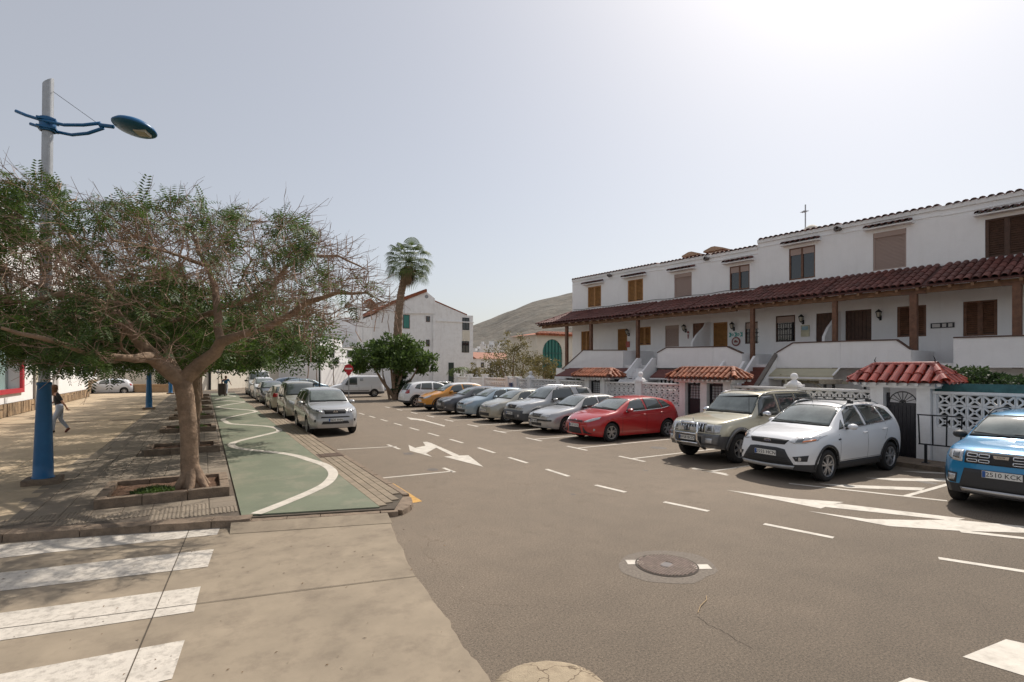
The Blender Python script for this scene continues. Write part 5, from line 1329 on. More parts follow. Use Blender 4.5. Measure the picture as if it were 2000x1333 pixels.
    def disc(s, name, mode, a, b, r, m, off=.008, parent=None, sym=False, n=14, inner=0):
        for sg in ((1, -1) if sym else (1,)):
            h, nrm, d = s.cast(mode, a*sg if mode in 'FR' else a, b)
            if h is None: continue
            mb = MB(); u = Vector((0, 1, 0)) if mode in 'FR' else Vector((1, 0, 0)); n_ = (-d*.6+nrm*.4 if nrm.dot(-d) > 0 else -d); n_.normalize(); u = (u-n_*u.dot(n_)).normalized(); w = n_.cross(u)
            c0 = h+n_*off; vs = [c0+u*math.cos(2*PI*k/n)*r+w*math.sin(2*PI*k/n)*r for k in range(n)]; vs += [v-n_*.03 for v in vs]; 
            fs = [tuple(range(n))]+[(k, (k+1) % n, n+(k+1) % n, n+k) for k in range(n)]
            if inner: vs += [c0-n_*.006+u*math.cos(2*PI*k/n)*inner+w*math.sin(2*PI*k/n)*inner for k in range(n)]; fs = fs[1:]+[(k, (k+1) % n, 2*n+(k+1) % n, 2*n+k) for k in range(n)]+[tuple(2*n+k for k in range(n))]
            mb.add(vs, fs); mb.build(name, m, parent or s.o)
    def line(s, name, mode, pts, w, m, off=.002, parent=None):
        """thin strip over the surface following points"""
        mb = MB(); out = []
        for a, b in zip(pts[:-1], pts[1:]):
            k = max(1, int(math.hypot(b[0]-a[0], b[1]-a[1])/.08))
            for i in range(k): out.append((a[0]+(b[0]-a[0])*i/k, a[1]+(b[1]-a[1])*i/k))
        out.append(pts[-1]); vs = []
        for i, p in enumerate(out):
            q = out[min(i+1, len(out)-1)]; o_ = out[max(i-1, 0)]; dx, dz = q[0]-o_[0], q[1]-o_[1]; l = math.hypot(dx, dz) or 1; nx_, nz = -dz/l*w/2, dx/l*w/2
            for sg in (1, -1):
                h, nrm, d = s.cast(mode, p[0]+nx_*sg, p[1]+nz*sg)
                if h is None: h = Vector(vs[-2]) if len(vs) >= 2 else Vector((0, 0, 0))
                vs.append(h-d*off)
        mb.add(vs, [(2*i, 2*i+1, 2*i+3, 2*i+2) for i in range(len(out)-1)]); return mb.build(name, m, parent or s.o)
    def plate(s, y, z, text, mode='F', w=.52, hgt=.11, xo=0.0):
        h, nrm, d = s.cast(mode, y, z); hs_ = [s.cast(mode, y+q, z)[0] for q in (-.2, 0, .2)]
        x = (min if mode == 'F' else max)([q.x for q in hs_ if q is not None]); sg = -1 if mode == 'F' else 1; x += sg*(.012+xo)
        o = new_obj('number_plate', None, s.o, loc=(x, y, z)); o.rotation_euler = (0, 0, 0 if mode == 'F' else PI)
        # face looks towards local -x
        mb = MB(); mb.box(-.004, .012, -w/2, w/2, -hgt/2, hgt/2); mb.build('plate_board', M['platew'], o)
        mb = MB(); mb.box(-.0055, -.0041, w/2-.05, w/2-.004, -hgt/2+.004, hgt/2-.004); mb.build('plate_band', M['plateb'], o)
        if text:
            me = text_mesh(text, hgt*.95, .0012); me.materials.append(M['rubber'])
            t = new_obj('plate_text', me, o, loc=(-.0062, -.02, -.002)); t.rotation_euler = Matrix(((0, 0, -1), (-1, 0, 0), (0, 1, 0))).to_euler(); t.scale = (1.03, 1, 1)
        return o
    def mirror(s, x, z, m, sz=1.0, out=.12):
        for sg in (-1, 1):
            h = s.cast('S' if sg < 0 else 'N', x, z)[0]
            if h is None: continue
            mo_ = new_obj('wing_mirror', None, s.o, loc=(h.x, h.y, h.z))
            mb = MB(); P_ = []
            for (xx, k) in ((-.09, .25), (-.07, .62), (-.02, .92), (.045, 1.0), (.06, .97)):
                ring = []
                for a in range(12):
                    t = 2*PI*a/12; ring.append((xx, sg*(out+math.cos(t)*.105*k*sz), .05+math.sin(t)*.07*k*sz))
                P_.append(ring)
            vs = [v for r_ in P_ for v in r_]; fs = [(i*12+j, i*12+(j+1) % 12, (i+1)*12+(j+1) % 12, (i+1)*12+j) for i in range(4) for j in range(12)]+[tuple(range(12))]
            mb.add(vs, fs); mb.build('mirror_shell', m, mo_, smooth=True)
            mb = MB(); mb.add([(.061, v[1], v[2]) for v in P_[-1]], [tuple(range(12))]); mb.build('mirror_glass', M['chrome'], mo_)
            mb = MB(); mb.bar((0, -sg*.03, -.01), (0.0, sg*(out-.02), .02), .06, .04); mb.build('mirror_foot', M['plast'], mo_)
    def handle(s, x, z, m):
        for sg in (-1, 1):
            h = s.cast('S' if sg < 0 else 'N', x, z)[0]
            if h is None: continue
            mb = MB(); mb.tube([(h.x-.09, h.y-sg*.0, h.z), (h.x-.07, h.y+sg*.03, h.z+.004), (h.x+.06, h.y+sg*.03, h.z+.01), (h.x+.09, h.y, h.z+.01)], .013, 6); mb.build('door_handle', m, s.o, smooth=True)
    def rails(s, x0, x1, m, y=None, h_=.05, cross=()):
        for sg in (-1, 1):
            pts = []; N_ = 10
            for i in range(N_+1):
                x = x0+(x1-x0)*i/N_; yy = sg*(y or s.hw-.28)
                h = s.cast('T', x, yy)[0]; e = min(1, min(i, N_-i)/1.5)
                if h is not None: pts.append(h+Vector((0, 0, .005+h_*e)))
            mb = MB(); mb.tube(pts, .017, 6); mb.build('roof_rail', m, s.o, smooth=True)
        for x in cross:
            yy = (y or s.hw-.28)+.05; h = s.cast('T', x, 0)[0]; ph = s.cast('T', x, yy-.1)[0]
            mb = MB(); mb.bar((x, -yy, ph.z+h_+.045), (x, yy, ph.z+h_+.045), .05, .025)
            for sg in (-1, 1): mb.box(x-.04, x+.04, sg*yy-.05, sg*yy+.05, ph.z+h_-.03, ph.z+h_+.035)
            mb.build('roof_bar', M['galv'] if m is M['chrome'] else M['plast'], s.o)
    def arch(s, m, w=.055, off=.014):
        for a in (s.c['af'], s.c['ar']):
            R0 = s.Ra; R1 = s.Ra+w; n = 16; zc = s.r+.01
            th = [-.12+(PI+.24)*k/n for k in range(n+1)]
            outer = [(a-math.cos(t)*R1, zc+math.sin(t)*R1) for t in th]; inner = [(a-math.cos(t)*(R0+.002), zc+math.sin(t)*(R0+.004)) for t in th]
            outer = [(p[0], max(p[1], s.zb+.01)) for p in outer]; inner = [(p[0], max(p[1], s.zb+.01)) for p in inner]
            s.both('wheel_arch', outer, inner, m, off=off, nu=24, nv=2)
    def glass_side(s, panes, m=None, seal=.012, trim=None):
        for (top, bot) in panes:
            def grow(p, q, e):
                cx = sum(a[0] for a in p+q)/len(p+q); cz = sum(a[1] for a in p+q)/len(p+q)
                f = lambda a: (a[0]+(e if a[0] > cx else -e), a[1]+(e if a[1] > cz else -e)); return [f(a) for a in p], [f(a) for a in q]
            gt, gb = grow(top, bot, seal)
            s.both('window_seal', gt, gb, M['rubber'], off=.002, nu=16, nv=5)
            s.both('side_window', top, bot, m or M['cglass'], off=.005, nu=16, nv=5)
        if trim: s.both('window_trim', trim, [(a, b-.018) for a, b in trim], M['chrome'], off=.008, nu=20, nv=1)
    def screen(s, z0, z1, y0, y1, m=None, mode='F', bow=.02, name='windscreen', seal=.02):
        f = lambda yy, z, e: [(-yy*k, z-e*(k*k)) for k in (1, .8, .5, .2, 0, -.2, -.5, -.8, -1)]
        s.patch('screen_seal', mode, f(y1+seal, z1+seal*.6, bow), f(y0+seal, z0-seal, bow*.7), M['rubber'], off=.002, nu=24, nv=8)
        s.patch(name, mode, f(y1, z1, bow), f(y0, z0, bow*.7), m or M['cglass_light'], off=.006, nu=24, nv=8)
    def wipers(s, z, y0=.1):
        for yy, l in ((-.55, .62), (.12, .55)):
            pts = []
            for i in range(7):
                y_ = yy+l*i/6; h = s.cast('F', y_, z+.035*math.sin(i/6*1.5)+.01)[0]
                if h is not None: pts.append(h+Vector((-.02, 0, .006)))
            if len(pts) > 2: mb = MB(); mb.tube(pts, .008, 5); mb.build('wiper', M['rubber'], s.o)
    def place(s, X, Y, rz, sc=1.0):
        s.o.location = (X, Y, 0); s.o.rotation_euler = (0, 0, rz); s.o.scale = (sc, sc, sc) if not hasattr(sc, '__len__') else sc
WHEELS = {}
def badge(car, y, z, kind, r=.06):
    h = car.cast('F', y, z)[0]; o = new_obj('badge', None, car.o, loc=(h.x-.012, y, z)); mb = MB()
    if kind == 'oval':
        n = 18
        mb.add([(0, math.cos(2*PI*k/n)*r*1.35, math.sin(2*PI*k/n)*r*.6) for k in range(n)]+[(.02, math.cos(2*PI*k/n)*r*1.35, math.sin(2*PI*k/n)*r*.6) for k in range(n)], [tuple(range(n))]+[(k, (k+1) % n, n+(k+1) % n, n+k) for k in range(n)]); mb.build('badge_rim', M['chrome'], o)
        mb = MB(); mb.add([(-.003, math.cos(2*PI*k/n)*r*1.15, math.sin(2*PI*k/n)*r*.45) for k in range(n)], [tuple(range(n))]); mb.build('badge_face', mat('badge_navy', (.02, .04, .16), rough=.3), o)
        me = text_mesh('Ford', r*.75, .001); me.materials.append(M['chrome']); t = new_obj('badge_text', me, o, loc=(-.005, 0, 0)); t.rotation_euler = Matrix(((0, 0, -1), (-1, 0, 0), (0, 1, 0))).to_euler()
    elif kind == 'shield':
        a = [(-1.25, .8), (1.25, .8), (1.05, -.1), (.75, -.8), (-.75, -.8), (-1.05, -.1)]
        mb.prism([(0, p[0]*r, p[1]*r) for p in a], (.02, 0, 0)); mb.build('badge_frame', M['chrome'], o)
        b = [(-.85, .45), (.85, .45), (.7, .15), (.6, -.1), (-.6, -.1), (-.7, .15)]
        mb = MB(); mb.prism([(-.004, p[0]*r*.9, p[1]*r*.55-.25*r) for p in a], (.003, 0, 0)); mb.build('badge_recess', M['rimdark'], o)
        me = text_mesh('DACIA', r*.42, .001); me.materials.append(M['rubber']); t = new_obj('badge_text', me, o, loc=(-.0015, 0, r*.5)); t.rotation_euler = Matrix(((0, 0, -1), (-1, 0, 0), (0, 1, 0))).to_euler()
    elif kind == 'ring':
        n = 20; t_ = r*.13
        for (ry, rz_) in ((1.25, .85), (.5, .8), (1.0, .38)):
            vs = []
            for k in range(n):
                a = 2*PI*k/n
                for q in (1, -1): vs.append((0, math.cos(a)*(r*ry+q*t_), math.sin(a)*(r*rz_+q*t_)+(0 if ry != 1.0 else r*.25)))
            mb.add(vs, [(2*k, 2*k+1, (2*k+3) % (2*n), (2*k+2) % (2*n)) for k in range(n)])
        mb.build('badge_ring', M['chrome'], o)
    elif kind == 'chevron':
        for q in (0, -.7): mb.prism([(0, -r*1.2, -r*.2+q*r), (0, 0, r*.8+q*r), (0, r*1.2, -r*.2+q*r), (0, r*1.2, -r*.55+q*r), (0, 0, r*.4+q*r), (0, -r*1.2, -r*.55+q*r)], (.015, 0, 0))
        mb.build('badge_chevrons', M['chrome'], o)
    else:
        mb.lathe([(0, -.012), (r*.8, -.012), (r, 0), (r, .015)], n=18, axis='x'); mb.build('badge_disc', M['chrome'], o)
        mb = MB(); mb.lathe([(0, -.014), (r*.6, -.014)], n=14, axis='x'); mb.build('badge_face', M['rimdark'], o)
def seams(car, xs, zb, pts_top):
    """door shut lines at given x from sill up to the belt"""
    for x in xs:
        z1 = car.belt(x)-.03
        for md in 'SN': car.line('door_seam', md, [(x, zb), (x, z1)], .009, M['rubber'])
P_WHITE = paint('white', (0.74, 0.75, 0.77)); P_SILV = paint('silver', (0.46, 0.46, 0.46), metal=0.45); P_RED = paint('red', (0.43, 0.011, 0.015))
P_BEIGE = paint('champagne', (0.50, 0.47, 0.36), metal=0.35); P_BLUE = paint('bright_blue', (0.005, 0.20, 0.42), metal=.2); P_YEL = paint('amber_yellow', (0.62, 0.25, 0.012))
P_DGREY = paint('dark_grey', (0.085, 0.085, 0.095), metal=.4); P_LBLUE = paint('ice_blue', (0.30, 0.38, 0.44), metal=.4); P_BGRN = paint('beige_silver', (0.40, 0.385, 0.33), metal=.4)
CARS = {}
# ---------------- white compact off-roader with roof rails and bars
c = Car(dict(L=4.40, W=1.84, af=.90, ar=3.57, r=.345, rimr=.235, spokes=5, twin=True, zb=.23, zc=.40, paint=P_WHITE, lowmat=M['plast'],
    top=[(0, .90), (.12, .965), (.35, 1.02), (.95, 1.115), (1.13, 1.14), (1.2, 1.17), (1.55, 1.40), (1.95, 1.60), (2.25, 1.655), (2.9, 1.675), (3.5, 1.645), (3.85, 1.58), (4.12, 1.32), (4.28, 1.12), (4.40, .95)],
    belt=[(0, .80), (.4, .90), (.9, .985), (1.3, 1.02), (2.2, 1.065), (3.2, 1.13), (3.9, 1.17), (4.4, .90)], pf=.74, rf=.6, bow=.17, rake=.45, tumble=.40),
    'white compact off-roader with roof bars, parked beside the glazed red gateway', 'car')
CARS['kuga'] = c
c.arch(M['plast'], .05); 
c.both('sill_cladding', [(1.33, .385), (3.12, .385)], [(1.33, .25), (3.12, .25)], M['plast'], off=.012)
c.screen(1.185, 1.575, .69, .585)
c.glass_side([([(1.88, 1.455), (2.15, 1.56), (2.42, 1.575)], [(1.68, 1.14), (1.9, 1.125), (2.47, 1.155)]), ([(2.53, 1.575), (2.9, 1.575), (3.22, 1.55)], [(2.58, 1.165), (2.9, 1.18), (3.34, 1.205)]), ([(3.29, 1.54), (3.5, 1.50), (3.62, 1.46)], [(3.42, 1.215), (3.6, 1.235), (3.80, 1.27)])], trim=[(1.6, 1.115), (2.5, 1.148), (3.3, 1.195), (3.8, 1.245)])
c.both('quarter_window', [(1.55, 1.21), (1.66, 1.30)], [(1.42, 1.09), (1.64, 1.105)], M['cglass'], off=.005, nu=5, nv=3)
c.patch('upper_grille', 'F', [(-.47, .895), (-.2, .905), (.2, .905), (.47, .895)], [(-.40, .80), (-.2, .795), (.2, .795), (.40, .80)], M['plast'], off=.006)
for z in (.825, .85, .875): c.patch('grille_bar', 'F', [(-.42, z+.004), (.42, z+.004)], [(-.42, z-.004), (.42, z-.004)], M['rimdark'], off=.012, nv=1)
badge(c, 0, .853, 'oval', .065)
c.patch('lower_grille', 'F', [(-.42, .70), (-.25, .725), (.25, .725), (.42, .70)], [(-.62, .40), (-.3, .385), (.3, .385), (.62, .40)], M['plast'], off=.005, nu=20)
for z in (.43, .47, .51): c.patch('grille_slat', 'F', [(-.5, z+.006), (.5, z+.006)], [(-.5, z-.004), (.5, z-.004)], M['rimdark'], off=.014, nv=1)
c.patch('skid_strip', 'F', [(-.64, .375), (0, .365), (.64, .375)], [(-.60, .30), (0, .285), (.60, .30)], M['galv'], off=.02, nv=2)
c.sym('headlight', 'F', [(.50, .91), (.60, .955), (.74, .985), (.86, 1.0)], [(.47, .865), (.60, .83), (.74, .84), (.865, .90)], M['lens'], off=.006, nu=12)
c.sym('headlight_bowl', 'F', [(.60, .93), (.70, .945)], [(.60, .86), (.70, .865)], M['lensin'], off=.010, nu=5, nv=4)
c.sym('indicator', 'F', [(.70, .888), (.84, .935)], [(.70, .858), (.85, .90)], M['amber'], off=.010, nu=5, nv=2)
c.sym('fog_recess', 'F', [(.60, .56), (.82, .60)], [(.66, .47), (.80, .47)], M['plast'], off=.006, nu=6)
c.disc('fog_lamp', 'F', .71, .52, .042, M['lens'], off=.016, sym=True)
c.plate(0, .60, '2555 HCN'); c.mirror(1.72, 1.10, P_WHITE, 1.0, .13); c.handle(2.42, .985, P_WHITE); c.handle(3.28, 1.02, P_WHITE)
c.rails(1.95, 3.6, M['galv'], y=.60, h_=.06, cross=(2.25, 3.05)); seams(c, [1.38, 2.52], .40, None)
for md in 'SN': c.line('door_seam', md, [(3.28, .78), (3.42, 1.0), (3.40, 1.15)], .009, M['rubber']); c.line('door_seam', md, [(1.38, .42), (2.52, .42), (3.1, .42), (3.16, .6)], .008, M['rubber'])
c.both('side_vent', [(1.30, .90), (1.40, .905)], [(1.31, .87), (1.40, .875)], M['plast'], off=.006, nu=3, nv=1)
c.sym('tail_lamp', 'R', [(.62, 1.12), (.80, 1.10)], [(.62, .92), (.82, .90)], M['redlens']); c.both('tail_lamp_side', [(4.12, 1.13), (4.25, 1.08)], [(4.16, .95), (4.28, .92)], M['redlens'], nu=4, nv=3)
mb = MB(); mb.tube([(2.05, .12, 1.63), (1.98, .12, 1.78)], .006, 5); mb.build('aerial', M['rubber'], c.o); c.wipers(1.175)
h_ = c.cast('F', .2, .98)
for md in 'F': c.line('bonnet_seam', 'T', [(.30, -.55), (1.05, -.72)], .01, M['rimdark']); c.line('bonnet_seam', 'T', [(.30, .55), (1.05, .72)], .01, M['rimdark'])
c.place(10.60, 7.42, 0.0, (.955, .97, .98))
# ---------------- beige off-roader with bull bar
c = Car(dict(L=4.75, W=1.82, af=.86, ar=3.50, r=.38, rimr=.235, spokes=6, zb=.36, zc=.72, paint=P_BEIGE, lowmat=mat('paint_gunmetal', (.14, .14, .145), rough=.35, metal=.5, coat=.6), gap=.06,
    top=[(0, .96), (.08, 1.05), (.3, 1.10), (1.3, 1.20), (1.42, 1.22), (1.75, 1.52), (1.98, 1.74), (2.15, 1.80), (3.0, 1.83), (4.2, 1.81), (4.45, 1.76), (4.60, 1.4), (4.68, 1.1), (4.75, .9)],
    belt=[(0, .90), (.3, 1.01), (1.3, 1.11), (2.0, 1.14), (4.3, 1.16), (4.75, .86)], pf=.84, rf=.4, bow=.10, rake=.15, tumble=.26, crown=.06),
    'champagne off-roader with chrome bull bar and grey lower body, beside the white one', 'car')
CARS['lc'] = c; GM = c.low.data.materials[0]
c.arch(GM, .10, .03); c.screen(1.25, 1.725, .74, .66, m=M['cglass_light'])
c.glass_side([([(1.86, 1.57), (2.05, 1.70), (2.55, 1.715)], [(1.68, 1.20), (2.0, 1.185), (2.58, 1.19)]), ([(2.66, 1.715), (3.45, 1.72)], [(2.68, 1.19), (3.45, 1.20)]), ([(3.53, 1.72), (4.35, 1.68)], [(3.53, 1.20), (4.40, 1.22)])])
c.patch('grille', 'F', [(-.40, 1.0), (.40, 1.0)], [(-.40, .80), (.40, .80)], M['rimdark'], off=.006)
c.patch('grille_frame', 'F', [(-.43, 1.03), (.43, 1.03)], [(-.43, 1.0), (.43, 1.0)], M['chrome'], off=.014, nv=1)
for i in range(9):
    y = -.36+.09*i; c.patch('grille_bar', 'F', [(y-.016, 1.0), (y+.016, 1.0)], [(y-.016, .80), (y+.016, .80)], M['chrome'], off=.018, nu=2, nv=2)
c.sym('headlight', 'F', [(.44, 1.0), (.66, 1.0)], [(.44, .80), (.66, .79)], M['lens'], off=.008, nu=8)
c.sym('headlight_bowl', 'F', [(.50, .96), (.61, .96)], [(.50, .85), (.61, .85)], M['lensin'], off=.012, nu=4, nv=3)
c.sym('corner_lamp', 'F', [(.675, 1.0), (.80, .99)], [(.675, .79), (.80, .80)], M['lens'], off=.006, nu=5)
c.patch('bumper', 'F', [(-.80, .76), (0, .765), (.80, .76)], [(-.78, .50), (0, .48), (.78, .50)], GM, off=.05, nu=20, skirt=.08)
c.patch('bumper_intake', 'F', [(-.36, .68), (.36, .68)], [(-.38, .52), (.38, .52)], M['rimdark'], off=.07)
c.sym('fog_lamp', 'F', [(.52, .66), (.70, .66)], [(.52, .54), (.68, .54)], M['lens'], off=.075, nu=4, nv=3)
c.plate(.02, .64, '0758 BCD', xo=.13)
bb = new_obj('bull_bar', None, c.o)
for sg in (-1, 1):
    mb = MB(); mb.tube([(.12, sg*.38, .36), (-.08, sg*.38, .46), (-.20, sg*.38, .62), (-.20, sg*.38, .82), (-.16, sg*.37, .96), (-.12, sg*.33, 1.0), (-.08, sg*.24, 1.02)], .033, 8); mb.build('bar_hoop', M['chrome'], bb, smooth=True)
mb = MB(); mb.tube([(-.08, -.25, 1.02), (-.09, 0, 1.02), (-.08, .25, 1.02)], .03, 8); mb.tube([(-.20, -.37, .76), (-.20, .37, .76)], .022, 8); mb.tube([(-.17, -.37, .52), (-.17, .37, .52)], .022, 8); mb.build('bar_cross', M['chrome'], bb, smooth=True)
for sg in (-1, 1): mb = MB(); mb.box(-.15, -.04, sg*.2-.10, sg*.2+.10, .83, .93); mb.build('spot_lamp', M['lens'], bb)
mb = MB(); mb.tube([(.12, 0, 1.06), (.10, 0, 1.12), (.09, 0, 1.15)], [.012, .018, .008], 6); mb.build('bonnet_ornament', M['chrome'], c.o)
c.mirror(1.80, 1.19, M['chrome'], 1.15, .14); c.handle(2.5, 1.06, M['chrome']); c.handle(3.36, 1.06, M['chrome']); seams(c, [1.62, 2.62, 3.50], .50, None); c.rails(2.05, 4.2, M['rim'], y=.66, h_=.045); c.wipers(1.235)
c.patch('sun_roof', 'T', [(2.2, -.38), (2.2, .38)], [(2.9, -.38), (2.9, .38)], M['cglass'], off=.006)
mb = MB(); mb.tube([(1.4, -.76, 1.12), (1.35, -.79, 1.75)], .006, 5); mb.build('aerial', M['rubber'], c.o)
c.both('side_step', [(1.36, .42), (3.02, .42)], [(1.36, .36), (3.02, .36)], GM, off=.05, skirt=.08)
c.place(10.93, 9.78, 0.0, (.955, .97, .985))
# ---------------- red hatchback
c = Car(dict(L=4.36, W=1.82, af=.92, ar=3.57, r=.315, rimr=.215, spokes=5, twin=True, zb=.18, zc=.24, paint=P_RED,
    top=[(0, .72), (.12, .79), (.4, .88), (1.0, .99), (1.15, 1.02), (1.5, 1.20), (2.0, 1.41), (2.35, 1.465), (2.9, 1.475), (3.5, 1.42), (3.95, 1.30), (4.15, 1.12), (4.28, .96), (4.36, .82)],
    belt=[(0, .64), (.4, .77), (.9, .87), (1.3, .91), (2.2, .95), (3.2, 1.01), (3.9, 1.05), (4.36, .76)], pf=.66, rf=.75, bow=.22, rake=.55, tumble=.42),
    'shiny red hatchback with round spoked wheels in the middle of the parked row', 'car')
CARS['focus'] = c
c.screen(1.05, 1.385, .69, .55)
c.glass_side([([(1.95, 1.305), (2.2, 1.385), (2.45, 1.40)], [(1.62, 1.01), (2.0, 1.0), (2.5, 1.015)]), ([(2.55, 1.40), (2.9, 1.395), (3.2, 1.36)], [(2.6, 1.02), (2.9, 1.035), (3.3, 1.06)]), ([(3.27, 1.34), (3.5, 1.29)], [(3.37, 1.07), (3.74, 1.13)])], trim=[(1.6, .985), (2.5, 1.005), (3.3, 1.045), (3.72, 1.11)])
c.patch('upper_grille', 'F', [(-.34, .715), (.34, .715)], [(-.38, .655), (.38, .655)], M['plast'], off=.006)
c.patch('grille_bar', 'F', [(-.35, .692), (.35, .692)], [(-.35, .680), (.35, .680)], P_RED, off=.012, nv=1); badge(c, 0, .715, 'oval', .055)
c.patch('lower_grille', 'F', [(-.30, .48), (.30, .48)], [(-.36, .28), (.36, .28)], M['plast'], off=.006)
c.sym('side_intake', 'F', [(.42, .53), (.52, .40)], [(.44, .30), (.68, .28)], M['plast'], off=.006, nu=6)
c.sym('headlight', 'F', [(.47, .70), (.60, .775), (.78, .84)], [(.44, .665), (.60, .665), (.79, .77)], M['lens'], off=.006, nu=12)
c.disc('fog_lamp', 'F', .73, .42, .038, M['lens'], off=.012, sym=True)
c.plate(0, .545, '4137 GVX'); c.mirror(1.68, .975, P_RED, 1.0, .12); c.handle(2.4, .86, P_RED); c.handle(3.25, .90, P_RED); seams(c, [1.40, 2.52], .26, None)
for md in 'SN': c.line('door_seam', md, [(3.2, .72), (3.36, .92), (3.34, 1.02)], .009, M['rubber']); c.line('body_crease', md, [(1.5, .80), (3.9, .90)], .012, P_RED, off=.006)
c.both('tail_lamp_side', [(4.02, 1.0), (4.2, .95)], [(4.0, .84), (4.22, .80)], M['redlens'], nu=4, nv=3); c.wipers(1.05)
c.place(10.65, 14.46, R(.5), (.965, .97, .98))
# ---------------- pale older saloon
c = Car(dict(L=4.51, W=1.73, af=.88, ar=3.39, r=.305, rimr=.19, spokes=7, zb=.18, zc=.26, paint=P_SILV,
    top=[(0, .70), (.08, .76), (.3, .81), (1.1, .955), (1.25, .98), (1.6, 1.18), (2.0, 1.38), (2.3, 1.43), (3.0, 1.44), (3.5, 1.36), (4.0, 1.10), (4.15, 1.05), (4.4, .98), (4.51, .80)],
    belt=[(0, .62), (.4, .72), (.9, .82), (1.3, .87), (2.2, .90), (3.6, .94), (4.51, .72)], pf=.78, rf=.5, bow=.14, rake=.3, tumble=.40),
    'silver older saloon with a black bumper strip, next to the red hatchback', 'car')
CARS['skoda'] = c
c.screen(1.01, 1.355, .66, .54)
c.glass_side([([(1.92, 1.28), (2.15, 1.35), (2.45, 1.37)], [(1.62, .96), (2.0, .945), (2.5, .955)]), ([(2.55, 1.37), (3.1, 1.35)], [(2.58, .955), (3.25, .97)])])
c.patch('grille', 'F', [(-.30, .72), (.30, .72)], [(-.26, .60), (.26, .60)], M['plast'], off=.006)
for i in range(7): y = -.24+.08*i; c.patch('grille_bar', 'F', [(y-.01, .71), (y+.01, .71)], [(y-.01, .61), (y+.01, .61)], M['rim'], off=.012, nu=2, nv=2)
c.patch('grille_frame', 'F', [(-.34, .745), (.34, .745)], [(-.33, .722), (.33, .722)], M['chrome'], off=.010, nv=1)
c.sym('headlight', 'F', [(.35, .71), (.70, .725)], [(.34, .60), (.70, .62)], M['lens'], off=.006, nu=10)
c.patch('bumper_strip', 'F', [(-.76, .53), (0, .54), (.76, .53)], [(-.76, .475), (0, .48), (.76, .475)], M['plast'], off=.02, nu=20, nv=1)
c.both('side_strip', [(1.3, .56), (3.0, .58)], [(1.3, .52), (3.0, .54)], M['plast'], off=.012, nv=1)
c.patch('lower_grille', 'F', [(-.36, .40), (.36, .40)], [(-.34, .29), (.34, .29)], M['plast'], off=.006); c.plate(.1, .46, '8920 BKD', xo=.02, w=.44)
c.mirror(1.7, .93, M['plast'], .9, .10); c.handle(2.4, .84, M['plast']); c.handle(3.2, .86, M['plast']); seams(c, [1.38, 2.52], .26, None); c.wipers(1.0)
c.place(10.75, 17.0, R(-.5), (.955, .98, .98))
# ---------------- silver off-roader, two doors
c = Car(dict(L=4.18, W=1.82, af=.82, ar=3.32, r=.35, rimr=.22, spokes=5, zb=.27, zc=.60, paint=P_SILV, lowmat=M['gplast'],
    top=[(0, .90), (.1, .97), (.3, 1.02), (1.05, 1.12), (1.2, 1.15), (1.5, 1.40), (1.8, 1.62), (2.1, 1.70), (2.6, 1.72), (3.4, 1.70), (3.75, 1.63), (3.95, 1.4), (4.05, 1.1), (4.18, .9)],
    belt=[(0, .82), (.4, .94), (1.2, 1.03), (2.0, 1.06), (3.8, 1.10), (4.18, .82)], pf=.78, rf=.5, bow=.13, rake=.25, tumble=.30),
    'silver short off-roader with grey bumper and rear side pane, second from the red car', 'car')
CARS['rav2'] = c
c.arch(M['gplast'], .07, .02); c.screen(1.185, 1.63, .70, .60)
c.glass_side([([(1.75, 1.50), (2.0, 1.62), (2.65, 1.635)], [(1.55, 1.13), (2.0, 1.11), (2.85, 1.12)]), ([(2.98, 1.63), (3.55, 1.59)], [(3.12, 1.14), (3.72, 1.18)])])
c.patch('grille', 'F', [(-.34, .93), (.34, .93)], [(-.30, .78), (.30, .78)], M['plast'], off=.006); badge(c, 0, .86, 'ring', .05)
c.sym('headlight', 'F', [(.40, .93), (.74, .97)], [(.37, .78), (.74, .80)], M['lens'], off=.006, nu=10)
c.patch('bumper', 'F', [(-.74, .70), (0, .72), (.74, .70)], [(-.72, .36), (0, .34), (.72, .36)], M['gplast'], off=.03, nu=20, skirt=.06)
c.patch('bumper_intake', 'F', [(-.34, .52), (.34, .52)], [(-.36, .40), (.36, .40)], M['rimdark'], off=.045); c.disc('fog_lamp', 'F', .60, .50, .05, M['lens'], off=.05, sym=True); c.plate(.05, .58, '6804 FBN', xo=.035)
c.mirror(1.65, 1.08, P_SILV, 1.05, .13); c.handle(2.75, .98, P_SILV); seams(c, [1.38, 2.95], .62, None); c.rails(1.9, 3.5, M['rim'], y=.62, h_=.04); c.wipers(1.17)
c.place(10.95, 19.25, 0, (.96, .97, .98))
